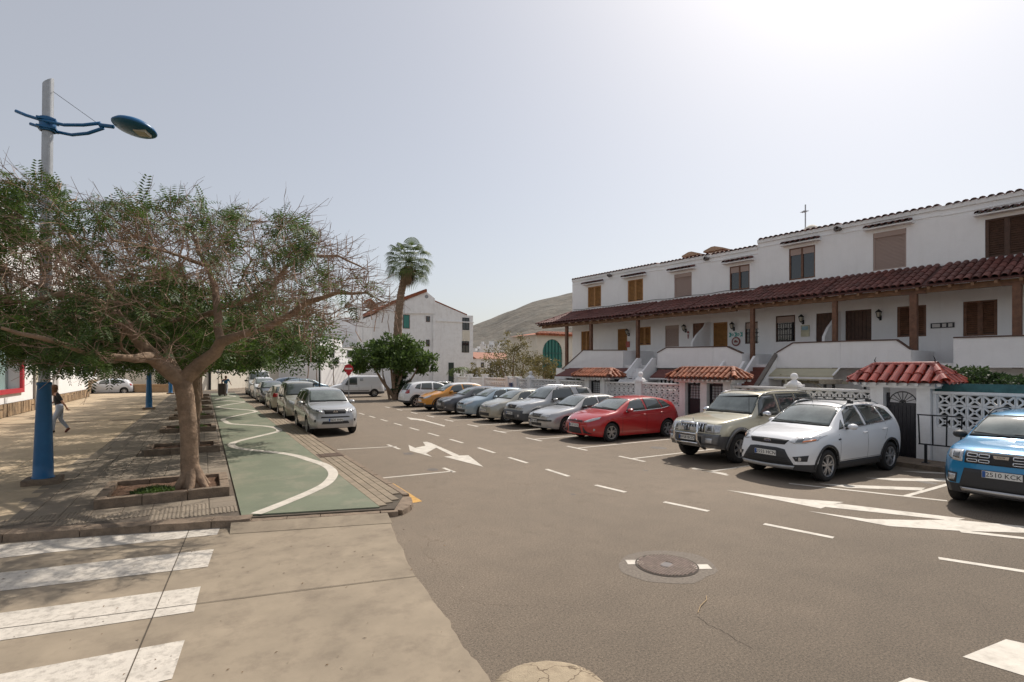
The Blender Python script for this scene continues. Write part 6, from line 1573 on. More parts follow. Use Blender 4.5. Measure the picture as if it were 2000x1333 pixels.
# ---------------- generic small hatchbacks
def hatch(paint_, label, H_=1.5, L_=3.95, low=None, look='round', plate='', rz=0, zc=.26, wheel=.30, lens_t=None, **kw):
    k = H_/1.5; l = L_/3.95
    tp = [(0, .74), (.1, .81), (.35, .90), (.85, 1.0), (1.0, 1.04), (1.35, 1.25), (1.75, 1.43), (2.1, 1.49), (2.7, 1.50), (3.2, 1.46), (3.55, 1.35), (3.75, 1.12), (3.88, .95), (3.95, .80)]
    bt = [(0, .65), (.4, .80), (.9, .89), (1.2, .93), (2.2, .96), (3.4, 1.0), (3.95, .74)]
    c = Car(dict(L=L_, W=kw.get('W', 1.72), af=.82*l, ar=3.30*l, r=wheel, rimr=wheel*.64, spokes=kw.get('spokes', 7), zb=kw.get('zb', .18), zc=zc, paint=paint_, lowmat=low or paint_,
        top=[(x*l, z*k) for x, z in tp], belt=[(x*l, z*k) for x, z in bt], pf=.68, rf=.65, bow=.18, rake=.4, tumble=.38), label)
    P2 = lambda pts: [(x*l, z*k) for x, z in pts]; FZ = lambda pts: [(y, z*k) for y, z in pts]
    c.screen(1.08*k, 1.405*k, .655, .53)
    c.glass_side([(P2([(1.68, 1.32), (1.95, 1.40), (2.2, 1.415)]), P2([(1.42, 1.02), (1.8, 1.01), (2.25, 1.015)])), (P2([(2.3, 1.415), (2.9, 1.39)]), P2([(2.35, 1.02), (3.0, 1.05)])), (P2([(2.97, 1.37), (3.2, 1.31)]), P2([(3.07, 1.06), (3.38, 1.12)]))])
    c.patch('upper_grille', 'F', FZ([(-.30, .76), (.30, .76)]), FZ([(-.34, .68), (.34, .68)]), M['plast'], off=.006)
    badge(c, 0, .735*k, 'chevron' if look == 'chev' else 'disc', .05)
    c.patch('lower_grille', 'F', FZ([(-.48, .44), (.48, .44)]), FZ([(-.44, .30), (.44, .30)]), M['plast'], off=.006)
    c.sym('headlight', 'F', FZ([(.40, .76), (.58, .85), (.70, .90)]), FZ([(.38, .66), (.56, .68), (.71, .76)]), M['lens'], off=.006, nu=10)
    c.disc('fog_lamp', 'F', .60, .40*k, .035, M['lens'], off=.012, sym=True); c.plate(0, .55*k, plate)
    c.mirror(1.5*l, .99*k, paint_, .95, .11); c.handle(2.15*l, .9*k, paint_); c.handle(2.95*l, .92*k, paint_); seams(c, [1.25*l, 2.27*l], zc+.02, None)
    c.sym('tail_lamp', 'R', FZ([(.50, 1.02), (.72, 1.0)]), FZ([(.50, .82), (.74, .80)]), M['redlens']); c.both('tail_lamp_side', P2([(3.66, 1.06), (3.76, 1.0)]), P2([(3.70, .84), (3.80, .80)]), M['redlens'], nu=4, nv=3)
    return c
c = hatch(P_BGRN, 'pale silver small hatchback with a wide chrome striped nose, beside the ice blue one', 1.50, 3.90, look='chev', plate='1846 DRL'); CARS['c3'] = c; c.place(10.9, 21.65, 0, .97)
for z in (.70, .745): c.patch('grille_bar', 'F', [(-.52, z+.008), (.52, z+.008)], [(-.52, z-.008), (.52, z-.008)], M['chrome'], off=.014, nv=1)
c = hatch(P_LBLUE, 'pale ice blue hatchback with round nose, fourth car beyond the red one', 1.48, 4.05, plate='7361 FMV'); CARS['corsa'] = c; c.place(10.85, 24.1, 0, .98)
c = hatch(P_DGREY, 'dark grey low hatchback parked beside the pale blue one', 1.46, 4.30, plate='3092 KHF', spokes=5, wheel=.32); CARS['dark'] = c; c.place(10.75, 26.55, 0, .98)
c = hatch(P_YEL, 'amber yellow crossover with white roof and black lower body', 1.60, 4.15, low=M['plast'], plate='', zc=.40, zb=.24, wheel=.345, spokes=5, W=1.8); CARS['yellow'] = c; c.place(10.6, 29.0, 0, .98)
c.arch(M['plast'], .05); c.patch('roof_skin', 'T', [(1.75, -.60), (1.75, .60)], [(3.55, -.60), (3.55, .60)], P_WHITE, off=.008, nu=12, nv=12)
c = hatch(P_WHITE, 'white crossover parked nose to the wall, its rear turned to the road', 1.62, 4.35, low=M['plast'], plate='', zc=.42, zb=.24, wheel=.35, spokes=5, W=1.82); CARS['wht'] = c; c.place(14.95, 32.6, PI, .98); c.arch(M['plast'], .05)
c.screen(1.10, 1.47, .62, .52, m=M['cglass'], mode='R', name='rear_window'); c.plate(0, .62, '', 'R')
# ---------------- bright blue crossover at the right edge
c = Car(dict(L=4.08, W=1.78, af=.80, ar=3.38, r=.33, rimr=.21, spokes=6, zb=.22, zc=.42, paint=P_BLUE, lowmat=M['plast'],
    top=[(0, .92), (.06, 1.0), (.25, 1.05), (.95, 1.13), (1.08, 1.155), (1.4, 1.38), (1.75, 1.545), (2.05, 1.60), (2.8, 1.615), (3.4, 1.57), (3.7, 1.45), (3.85, 1.2), (3.98, 1.0), (4.08, .85)],
    belt=[(0, .84), (.35, .95), (1.0, 1.02), (2.0, 1.05), (3.4, 1.09), (4.08, .80)], pf=.82, rf=.5, bow=.14, rake=.22, tumble=.34),
    'bright blue crossover cut by the right edge, with roof rails and chrome grille frames', 'car')
CARS['dacia'] = c
c.arch(M['plast'], .06, .018); c.screen(1.185, 1.525, .71, .60)
c.glass_side([([(1.68, 1.42), (1.95, 1.50), (2.25, 1.515)], [(1.45, 1.12), (1.8, 1.11), (2.3, 1.115)]), ([(2.35, 1.515), (3.0, 1.50)], [(2.4, 1.12), (3.1, 1.14)])])
c.patch('grille', 'F', [(-.50, .985), (.50, .985)], [(-.50, .79), (.50, .79)], M['rimdark'], off=.008, nu=20)
for sg in (-1, 1):
    for r_ in range(2):
        for q in range(2):
            y = sg*(.225+.165*q); z = .925-.085*r_; hh = .021; ww = .07; w2 = .0065
            for (a, b_) in (((y-ww, z+hh), (y+ww, z+hh)), ((y-ww, z-hh), (y+ww, z-hh))): c.patch('grille_frame', 'F', [(a[0], a[1]+w2), (b_[0], b_[1]+w2)], [(a[0], a[1]-w2), (b_[0], b_[1]-w2)], M['chrome'], off=.018, nu=4, nv=1)
            for yy in (y-ww, y+ww): c.patch('grille_frame', 'F', [(yy-w2, z+hh), (yy+w2, z+hh)], [(yy-w2, z-hh), (yy+w2, z-hh)], M['chrome'], off=.018, nu=1, nv=2)
badge(c, 0, .885, 'shield', .085)
c.sym('headlight', 'F', [(.53, .985), (.66, .985), (.77, .97)], [(.53, .80), (.66, .81), (.775, .86)], M['lens'], off=.008, nu=10)
c.sym('headlight_bowl', 'F', [(.58, .95), (.68, .95)], [(.58, .85), (.68, .86)], M['lensin'], off=.013, nu=4, nv=3)
c.patch('lower_grille', 'F', [(-.50, .70), (.50, .70)], [(-.58, .36), (.58, .36)], M['plast'], off=.006, nu=20)
c.patch('skid_plate', 'F', [(-.55, .375), (0, .38), (.55, .375)], [(-.52, .31), (0, .305), (.52, .31)], M['rim'], off=.03, nv=2, nu=14)
c.sym('fog_recess', 'F', [(.60, .60), (.76, .61)], [(.62, .43), (.76, .44)], M['plast'], off=.006, nu=5); c.sym('fog_lamp', 'F', [(.62, .575), (.73, .58)], [(.64, .47), (.72, .475)], M['lens'], off=.014, nu=4, nv=3)
c.plate(-.02, .64, '2510 KCK', xo=.012, w=.52); c.mirror(1.5, 1.09, M['plast'], 1.1, .14); c.rails(1.85, 3.5, M['plast'], y=.60, h_=.055); c.wipers(1.175); seams(c, [1.25, 2.32], .44, None); c.handle(2.2, .96, M['plast'])
c.place(11.30, 3.66, R(5), (.97, .97, 1.0))
# ---------------- cars along the left kerb (noses towards the camera)
c = Car(dict(L=4.40, W=1.82, af=.88, ar=3.44, r=.35, rimr=.225, spokes=6, zb=.25, zc=.34, paint=P_SILV,
    top=[(0, .90), (.1, .98), (.35, 1.04), (1.05, 1.14), (1.2, 1.17), (1.55, 1.42), (1.9, 1.62), (2.15, 1.68), (2.8, 1.70), (3.7, 1.67), (4.0, 1.58), (4.2, 1.25), (4.3, 1.05), (4.40, .85)],
    belt=[(0, .80), (.4, .92), (1.2, 1.02), (2.0, 1.06), (3.9, 1.12), (4.4, .80)], pf=.74, rf=.55, bow=.16, rake=.3, tumble=.36),
    'silver off-roader with dark grille, first of the cars along the paved path', 'car')
CARS['rav4'] = c
c.screen(1.205, 1.60, .70, .60); c.glass_side([([(1.85, 1.49), (2.1, 1.58), (2.45, 1.60)], [(1.60, 1.13), (2.0, 1.11), (2.5, 1.125)]), ([(2.55, 1.60), (3.2, 1.58)], [(2.6, 1.13), (3.35, 1.16)]), ([(3.3, 1.57), (3.75, 1.52)], [(3.45, 1.17), (3.9, 1.22)])])
c.patch('grille', 'F', [(-.40, .935), (.40, .935)], [(-.37, .80), (.37, .80)], M['rimdark'], off=.006); badge(c, 0, .868, 'ring', .058)
c.patch('grille_frame', 'F', [(-.44, .955), (.44, .955)], [(-.43, .937), (.43, .937)], M['chrome'], off=.010, nv=1)
c.sym('headlight', 'F', [(.47, .935), (.62, .985), (.78, 1.01)], [(.45, .82), (.60, .84), (.79, .90)], M['lens'], off=.006, nu=10); c.sym('headlight_bowl', 'F', [(.55, .93), (.66, .95)], [(.55, .86), (.66, .87)], M['lensin'], off=.011, nu=4, nv=3)
c.patch('lower_grille', 'F', [(-.50, .71), (.50, .71)], [(-.52, .66), (.52, .66)], M['plast'], off=.006); c.patch('lower_intake', 'F', [(-.45, .54), (.45, .54)], [(-.5, .44), (.5, .44)], M['plast'], off=.006)
c.disc('fog_lamp', 'F', .70, .56, .048, M['plast'], off=.012, sym=True); c.plate(0, .585, '9631 FHN', xo=.01); c.mirror(1.65, 1.09, P_SILV, 1.1, .14); c.handle(2.4, .98, P_SILV); c.handle(3.2, 1.0, P_SILV); seams(c, [1.38, 2.52], .36, None); c.wipers(1.19)
c.place(4.06, 19.66, PI/2, (.98, .96, .98))
c = Car(dict(L=4.05, W=1.72, af=.80, ar=3.45, r=.31, rimr=.19, spokes=7, zb=.2, zc=.30, paint=P_BGRN,
    top=[(0, .82), (.1, .90), (.4, 1.0), (.85, 1.10), (1.0, 1.14), (1.3, 1.42), (1.6, 1.68), (1.85, 1.78), (2.3, 1.81), (3.8, 1.80), (3.93, 1.70), (4.0, 1.2), (4.05, .9)],
    belt=[(0, .72), (.4, .86), (1.0, .99), (1.6, 1.03), (3.9, 1.06), (4.05, .75)], pf=.72, rf=.55, bow=.16, rake=.35, tumble=.22),
    'tall beige small van with wide windscreen, right behind the silver off-roader', 'van')
CARS['berlingo'] = c
c.screen(1.18, 1.70, .70, .62, m=M['cglass']); c.glass_side([([(1.55, 1.55), (1.75, 1.66), (2.1, 1.68)], [(1.30, 1.10), (1.7, 1.08), (2.15, 1.09)]), ([(2.25, 1.68), (3.1, 1.68)], [(2.3, 1.09), (3.1, 1.10)]), ([(3.2, 1.67), (3.75, 1.65)], [(3.2, 1.10), (3.8, 1.12)])])
c.patch('bumper_intake', 'F', [(-.50, .60), (.50, .60)], [(-.54, .42), (.54, .42)], M['plast'], off=.01, nu=18); c.sym('headlight', 'F', [(.42, .84), (.60, .93), (.70, .97)], [(.40, .74), (.56, .74), (.71, .82)], M['lens'], off=.006, nu=10); badge(c, 0, .80, 'chevron', .05)
c.mirror(1.35, 1.08, M['plast'], 1.0, .12); c.handle(2.05, .95, M['plast']); seams(c, [1.15, 2.2], .32, None); c.plate(0, .66, ''); mb = MB(); mb.tube([(1.95, 0, 1.8), (2.0, 0, 1.98)], .008, 5); mb.build('aerial', M['rubber'], c.o)
c.place(4.08, 26.2, PI/2, (1.0, 1.0, .98))
c = hatch(paint('old_cream', (.42, .38, .29), rough=.4), 'cream small hatchback seen from behind its red lamps, third along the paved path', 1.48, 3.95); CARS['cream'] = c
c.place(4.05, 36.2, -PI/2, 1.0); c.screen(1.08, 1.38, .60, .50, m=M['cglass_light'], mode='R', name='rear_window'); c.plate(0, .6, '', 'R')
c = hatch(P_DGREY, 'dark hatchback behind the cream one along the paved path', 1.55, 4.1); c.place(4.05, 38.4, PI/2, 1.0)
c = hatch(P_WHITE, 'white off-roader behind the dark hatchback along the paved path', 1.72, 4.4, wheel=.35); c.place(4.1, 44.4, PI/2, 1.0)
# white panel vans and further vehicles
def van(paint_, label, plate='', H_=1.95, L_=4.9, doorside=True):
    k = H_/1.95
    c = Car(dict(L=L_, W=1.92, af=.95, ar=L_-.95, r=.34, rimr=.21, spokes=6, zb=.26, zc=.5, paint=paint_, lowmat=M['gplast'],
        top=[(0, .85*k), (.12, .95*k), (.5, 1.08*k), (.95, 1.18*k), (1.1, 1.24*k), (1.5, 1.60*k), (1.85, 1.85*k), (2.15, 1.93*k), (2.6, 1.95*k), (L_-.25, 1.93*k), (L_-.10, 1.88*k), (L_-.03, 1.3*k), (L_, 1.0*k)],
        belt=[(0, .76*k), (.5, .92*k), (1.1, 1.04*k), (2.0, 1.10*k), (L_-.1, 1.12*k), (L_, .95*k)], pf=.74, rf=.55, bow=.14, rake=.3, tumble=.14), label, 'van', 'parked_van')
    c.screen(1.27*k, 1.80*k, .74, .68, m=M['cglass']); c.glass_side([([(1.75, 1.66*k), (1.95, 1.76*k), (2.45, 1.78*k)], [(1.40, 1.17*k), (1.8, 1.14*k), (2.45, 1.14*k)])])
    c.sym('headlight', 'F', [(.45, .86*k), (.74, .98*k)], [(.42, .74*k), (.74, .82*k)], M['lens']); c.patch('grille', 'F', [(-.42, .84*k), (.42, .84*k)], [(-.40, .72*k), (.40, .72*k)], M['plast'], off=.006); c.patch('lower_grille', 'F', [(-.5, .55), (.5, .55)], [(-.5, .40), (.5, .40)], M['plast'], off=.006)
    c.mirror(1.55, 1.12*k, M['plast'], 1.25, .15); seams(c, [1.25, 2.6, 3.7], .52, None); c.handle(2.4, 1.0*k, M['plast'])
    c.both('side_strip', [(1.3, .62), (L_-1.4, .62)], [(1.3, .57), (L_-1.4, .57)], M['gplast'], off=.014, nv=1)
    c.both('tail_lamp_side', [(L_-.14, 1.6*k), (L_-.04, 1.6*k)], [(L_-.14, 1.1*k), (L_-.04, 1.1*k)], M['redlens'], nu=2, nv=4)
    return c
c = van(P_WHITE, 'white panel van standing crosswise beyond the junction, facing the trees'); CARS['van'] = c
c.both('door_sticker', [(2.7, 1.7), (2.98, 1.7)], [(2.7, 1.45), (2.98, 1.45)], mat('sticker_grey', (.38, .40, .43), rough=.5), off=.006, nu=3, nv=3)
pv = G(640, 776.5); c.place(pv.x, pv.y, R(-8), .93)
c = van(paint('old_white', (.5, .5, .49), rough=.5), 'high white van, furthest of the vehicles along the paved path', H_=2.25, L_=5.0); c.place(4.2, 50.2, PI/2, 1.0)
pk = G(612, 768); c = hatch(paint('petrol_blue', (.04, .09, .13), metal=.3), 'petrol blue hatchback behind the beige small van across the junction', 1.5, 4.1); c.place(10.0, 52.0, R(200), 1.0)
c = hatch(paint('steel_blue', (.09, .14, .19), metal=.3), 'steel blue car half hidden behind the petrol blue one', 1.55, 4.1); c.place(9.6, 56.0, R(195), 1.0)
c = hatch(paint('black', (.02, .02, .022)), 'black car hidden behind the white crossover near the far end of the garden wall', 1.45, 4.2); c.place(13.2, 38.4, R(15), 1.0)
c = hatch(P_WHITE, 'white car beyond the planter boxes at the far end of the paved square', 1.45, 4.2); pc = G(232, 757); c.place(-10.0, 62.5, 0, 1.0)
# ================================================================== trees and plants
import numpy as np
def leafmat(name, col, var=.35, trans=.3):
    if name in MATS: return MATS[name]
    m = bpy.data.materials.new(name); m.use_nodes = True; N, L = nod(m); b = N['Principled BSDF']; out = N['Material Output']
    tc = N.new('ShaderNodeTexCoord'); n = N.new('ShaderNodeTexNoise'); n.inputs['Scale'].default_value = 2.3; n.inputs['Detail'].default_value = 5; L.new(tc.outputs['Object'], n.inputs['Vector'])
    r = N.new('ShaderNodeValToRGB'); r.color_ramp.elements[0].position = .35; r.color_ramp.elements[1].position = .68
    r.color_ramp.elements[0].color = (*[c*(1-var) for c in col], 1); r.color_ramp.elements[1].color = (col[0]*(1+var*1.3), col[1]*(1+var), col[2]*(1+var*.3), 1); L.new(n.outputs['Fac'], r.inputs['Fac'])
    L.new(r.outputs['Color'], b.inputs['Base Color']); b.inputs['Roughness'].default_value = .55; b.inputs['Specular IOR Level'].default_value = .35
    t = N.new('ShaderNodeBsdfTranslucent'); mx = N.new('ShaderNodeMixShader'); mx.inputs[0].default_value = trans
    hs_ = N.new('ShaderNodeHueSaturation'); hs_.inputs['Value'].default_value = 1.5; L.new(r.outputs['Color'], hs_.inputs['Color']); L.new(hs_.outputs[0], t.inputs[0])
    L.new(b.outputs[0], mx.inputs[1]); L.new(t.outputs[0], mx.inputs[2]); L.new(mx.outputs[0], out.inputs['Surface']); MATS[name] = m; return m
M['leaf'] = leafmat('feathery_leaf', (0.056, 0.100, 0.025), var=.5, trans=.3); M['leaf2'] = leafmat('broad_leaf', (0.082, 0.140, 0.040), var=.5, trans=.3); M['leaf3'] = leafmat('olive_leaf', (0.15, 0.135, 0.06)); M['palm'] = leafmat('palm_leaf', (0.080, 0.120, 0.036), trans=.25)
M['leafr'] = leafmat('green_feathery_leaf', (0.062, 0.115, 0.026), var=.45, trans=.3)
M['leafd'] = leafmat('dark_leaf', (0.035, 0.065, 0.025))
M['bark'] = mat('smooth_bark', (0.285, 0.195, 0.130), rough=.85, var=.25, vscale=6, bump=.7, bscale=14, stain=(.105, .07, .045), sscale=4, samt=.6, bdist=.03)
M['twig'] = mat('bare_twig', (0.30, 0.20, 0.145), rough=.9, var=.3, vscale=5)
M['palmbark'] = mat('palm_bark', (0.22, 0.15, 0.10), rough=.95, var=.4, vscale=12, bump=.8, bscale=20)
rnd = random.Random(11)
def rv(s=1.0): return Vector((rnd.uniform(-s, s), rnd.uniform(-s, s), rnd.uniform(-s, s)))
class Geo:
    def __init__(s): s.v = []; s.f = []
    def quad(s, a, b, c, d): n = len(s.v); s.v += [tuple(a), tuple(b), tuple(c), tuple(d)]; s.f.append((n, n+1, n+2, n+3))
    def tri(s, a, b, c): n = len(s.v); s.v += [tuple(a), tuple(b), tuple(c)]; s.f.append((n, n+1, n+2))
    def build(s, name, m, parent=None, **k):
        me = bpy.data.meshes.new(name); me.from_pydata(s.v, [], s.f); return new_obj(name, me, parent, m, **k)
def frond(g, p, d, l, pn=8, droop=.75, w=.011, plen=.30):
    """feathery compound leaf: arching stalk with pairs of narrow leaflets"""
    d = d.normalized(); side = d.cross(UP); side = side.normalized() if side.length > .05 else Vector((1, 0, 0)); roll = rnd.uniform(-.5, .5)
    side = (side*math.cos(roll)+side.cross(d)*math.sin(roll)).normalized()
    q = p.copy(); st = l/pn
    for i in range(pn):
        nq = q+d*st; d = (d+Vector((0, 0, -droop/pn*1.6))).normalized()
        L_ = l*plen*(1-.55*abs(i/pn-.45)*1.6)
        for sg in (1, -1):
            t = (side*sg+d*.45+Vector((0, 0, -.18))).normalized()*L_; e = d*w*1.3
            g.quad(q-e*.3, q+t*.55-e, q+t, q+t*.55+e*1.1)
        q = nq
def tube3(mb, pts, r0, r1, n=3):
    k = len(pts); mb.tube(pts, [r0+(r1-r0)*i/(k-1) for i in range(k)], n, caps=False)
def space_tree(seed_paths, targets, step=.28, wig=.06, rtip=.006, pipe=2.3, kmax=.9):
    """join targets to a skeleton one after another; returns nodes, parents, radii, children"""
    pos = []; par = []; fixed = {}
    for path, prev in seed_paths:
        last = prev if prev is None else min(range(len(pos)), key=lambda i: (Vector(pos[i])-path[0][0]).length)
        for (p, r) in path:
            if last is not None and (Vector(pos[last])-p).length < 1e-4: continue
            if last is not None:
                a = Vector(pos[last]); n = max(1, int((p-a).length/step))
                ra = fixed.get(last, r)
                for j in range(1, n+1):
                    q = a.lerp(p, j/n)+(rv(.02) if j < n else Vector()); pos.append(tuple(q)); par.append(last); last = len(pos)-1; fixed[last] = ra+(r-ra)*j/n
            else: pos.append(tuple(p)); par.append(-1); last = 0; fixed[0] = r
    nfix = len(pos)
    root = Vector(pos[0]); arr = np.zeros((60000, 3), dtype=np.float32); arr[:nfix] = np.array(pos, dtype=np.float32); cnt = nfix
    fork = min([i for i in range(nfix)], key=lambda i: 0)
    ok = np.ones(60000, dtype=bool); 
    zf = min(t[2] for t in targets)-.6
    for i in range(nfix):
        if i < 7: ok[i] = False
    rt = Vector(pos[min(8, nfix-1)])
    tips = []
    for t in sorted(targets, key=lambda t: (Vector(t)-rt).length):
        tv = np.array(t, dtype=np.float32); dd = arr[:cnt]-tv; di = np.sqrt((dd**2).sum(1))+(~ok[:cnt])*99
        # prefer nodes that lie nearer to the fork than the target
        k = int(np.argmin(di)); a = Vector(pos[k]); b = Vector(t); L_ = (b-a).length; n = max(1, int(L_/step)); last = k
        gp = par[k]; d0 = (a-Vector(pos[gp])).normalized() if gp >= 0 else UP
        c1 = a+d0*L_*.35
        for j in range(1, n+1):
            s_ = j/n; q = (a*(1-s_)**2+c1*2*s_*(1-s_)+b*s_*s_)+(rv(wig) if j < n else Vector()); pos.append(tuple(q)); par.append(last); last = len(pos)-1; arr[cnt] = pos[-1]; cnt += 1
        tips.append(last)
    n = len(pos); rp = [0.0]*n; ch = [[] for _ in range(n)]
    for i in range(n):
        if par[i] >= 0: ch[par[i]].append(i)
    rad = [0]*n
    for i in range(n-1, -1, -1):
        r = sum(rad[c]**pipe for c in ch[i])**(1/pipe) if ch[i] else rtip
        r = max(r, rtip*.8)
        rad[i] = max(fixed[i], min(r, fixed[i]*1.05)) if i in fixed else min(r, .05)
    return pos, par, rad, ch, tips
def skin_tree(pos, par, rad, ch, m, parent, name='trunk', nbig=10):
    mb = MB(); done = set()
    starts = [(0, None)]
    while starts:
        i, pr = starts.pop(); pts = [Vector(pos[pr])] if pr is not None else []; rr = [min(rad[pr], rad[i]*1.15)] if pr is not None else []
        while True:
            pts.append(Vector(pos[i])); rr.append(rad[i])
            if not ch[i]: break
            c = max(ch[i], key=lambda q: rad[q])
            for q in ch[i]:
                if q != c: starts.append((q, i))
            i = c
        if len(pts) > 1:
            rm = max(rr); n = nbig if rm > .06 else (6 if rm > .025 else 3)
            mb.tube(pts, rr, n, caps=False)
    o = mb.build(name, m, parent, recalc=False)
    for p in o.data.polygons: p.use_smooth = True
    return o
def in_poly(u, v, P_):
    c = False; j = len(P_)-1
    for i in range(len(P_)):
        if (P_[i][1] > v) != (P_[j][1] > v) and u < (P_[j][0]-P_[i][0])*(v-P_[i][1])/(P_[j][1]-P_[i][1])+P_[i][0]: c = not c
        j = i
    return c
# ---------------- the big spreading tree
D0 = G(375, 950, .2).dot(VD)
tree = thing('spreading_tree', 'large spreading tree with feathery dark leaves and many bare twigs, nearest in its row', 'tree', G(375, 950, .2), group='trees along the paved path')
TB = tree.location.copy()
def q_(u, v, dd=0): return PD(u, v, D0+dd)-TB
def path(*a): return [(q_(u, v, dd), r) for (u, v, dd, r) in a]
seed = [(path((376, 952, 0, .215), (374, 935, 0, .165), (370, 880, 0, .145), (367, 820, 0, .138), (362, 775, 0, .145), (356, 745, 0, .155)), None),
        (path((356, 745, 0, .15), (325, 722, -.1, .13), (300, 700, -.2, .115), (268, 660, -.3, .105), (225, 615, -.45, .095), (180, 585, -.7, .08), (120, 575, -.9, .06), (60, 590, -1.1, .045), (-40, 585, -1.4, .03)), 0),
        (path((225, 615, -.45, .07), (232, 595, -.4, .06), (215, 560, -.4, .05), (170, 500, -.3, .04), (110, 430, -.2, .03)), 0),
        (path((356, 745, 0, .14), (390, 712, .1, .125), (420, 690, .15, .115), (432, 668, .15, .11)), 0),
        (path((432, 668, .15, .08), (470, 655, .1, .075), (520, 640, 0, .065), (560, 620, -.1, .06), (600, 590, -.2, .05), (660, 572, -.3, .035), (715, 572, -.3, .022), (752, 592, -.3, .012)), 0),
        (path((432, 668, .15, .08), (425, 640, .3, .075), (424, 600, .5, .07), (420, 560, .6, .06), (405, 520, .8, .045), (380, 470, 1.0, .03)), 0),
        (path((428, 600, .5, .06), (480, 588, .6, .06), (530, 565, .5, .05), (560, 520, .4, .04), (610, 500, .2, .035), (660, 500, .1, .022), (720, 530, 0, .012)), 0),
        (path((425, 610, .5, .06), (385, 620, .9, .055), (330, 625, 1.4, .05), (250, 600, 2.0, .04), (180, 560, 2.5, .03)), 0),
        (path((300, 700, -.2, .07), (250, 700, -1.0, .06), (170, 690, -1.8, .05), (80, 660, -2.5, .035), (0, 640, -3.0, .02)), 0),
        (path((405, 520, .8, .03), (350, 500, .3, .03), (280, 480, -.4, .025), (220, 470, -1.0, .018)), 0),
        (path((350, 740, 0, .08), (330, 690, 1.0, .07), (290, 640, 1.8, .05), (220, 600, 2.4, .03)), 0)]
outline = [(-170, 420), (-60, 370), (0, 352), (90, 345), (150, 385), (210, 380), (330, 378), (400, 395), (470, 412), (520, 445), (560, 425), (600, 445), (640, 480), (690, 515), (735, 560), (755, 595), (700, 610), (660, 640), (610, 660), (560, 690), (480, 690), (400, 700), (330, 705), (260, 712), (170, 722), (90, 715), (20, 690), (-60, 690), (-170, 650)]
T_ = []
while len(T_) < 1150:
    u = rnd.uniform(-170, 755); v = rnd.uniform(345, 722)
    if not in_poly(u, v, outline): continue
    e = max(0.05, 1-((u-300)/470)**2); dd = rnd.uniform(-1, 1)*2.5*math.sqrt(e)
    if v > 640 and u > 430: 
        if rnd.random() < .5: continue
    if 640 < v and 340 < u < 440 and dd < .5: continue
    if v < 420 and rnd.random() < .3: continue
    T_.append(tuple(q_(u, v, dd)))
pos, par, rad, ch, tips = space_tree(seed, T_, step=.22, wig=.035, rtip=.0045)
skin_tree(pos, par, rad, ch, M['bark'], tree, nbig=14)
def uv_of(p):
    w = p+TB-Vector((0, 0, EYE)); d = w.dot(VD); return 1000+FPX*w.dot(RD)/d, HOR-FPX*w.z/d
def leafiness(u, v):
    """how leafy each part of the crown is (bare towards the street side and along a dry band)"""
    f = 1.0
    if u > 470: f = .30 if v < 640 else .45
    if u > 600: f = .08 if v < 600 else .22
    if 520 < u < 600 and v < 500: f = .8
    # dry band across the front of the crown
    for (cu, cv, su, sv) in ((60, 545, 170, 42), (300, 470, 120, 40), (420, 540, 90, 70), (620, 620, 120, 60), (180, 520, 120, 40)):
        f *= 1-.9*math.exp(-((u-cu)/su)**2-((v-cv)/sv)**2)
    return f
tw = MB(); lf = Geo(); lf2 = Geo()
for ti in tips:
    p = Vector(pos[ti]); pp = Vector(pos[par[ti]]); d0 = (p-pp).normalized(); u, v = uv_of(p); out = Vector((p.x, p.y, 0)).normalized(); lfy = leafiness(u, v)
    ntw = (rnd.choice((4, 5, 6)) if u < 470 else rnd.choice((3, 4, 5))) if lfy < .6 else 2
    for k in range(ntw):
        d = (d0*.6+out*.6+rv(.8)); d.z = d.z*.45+rnd.uniform(-.08, .2); d.normalize(); l = rnd.uniform(.25, .7); pts = [p]
        for j in range(3): d = (d+rv(.35)+Vector((0, 0, .05))).normalized(); pts.append(pts[-1]+d*l/3)
        tube3(tw, pts, .0065, .0025)
        for j in (1, 2):
            dd = (d+rv(.9)).normalized(); tube3(tw, [pts[j], pts[j]+dd*l*.22, pts[j]+(dd+rv(.4)).normalized()*l*.45], .0035, .0015)
        if lfy < .5 and rnd.random() < .14:
            # hanging pod or drooping dead twig
            q0 = pts[-1]; tube3(tw, [q0, q0+Vector((rnd.uniform(-.03, .03), rnd.uniform(-.03, .03), -.15)), q0+Vector((rnd.uniform(-.08, .08), rnd.uniform(-.08, .08), -.34))], .005, .010)
    if rnd.random() < lfy and not (225 < u < 480 and v > 600 and p.dot(VD) < .35):
        nf = rnd.randint(4, 7)
        for k in range(nf):
            d = (out*.6+rv(.9)+Vector((0, 0, rnd.uniform(-.1, .5)))).normalized()
            frond(lf, p+rv(.10), d, rnd.uniform(.26, .44), pn=8)
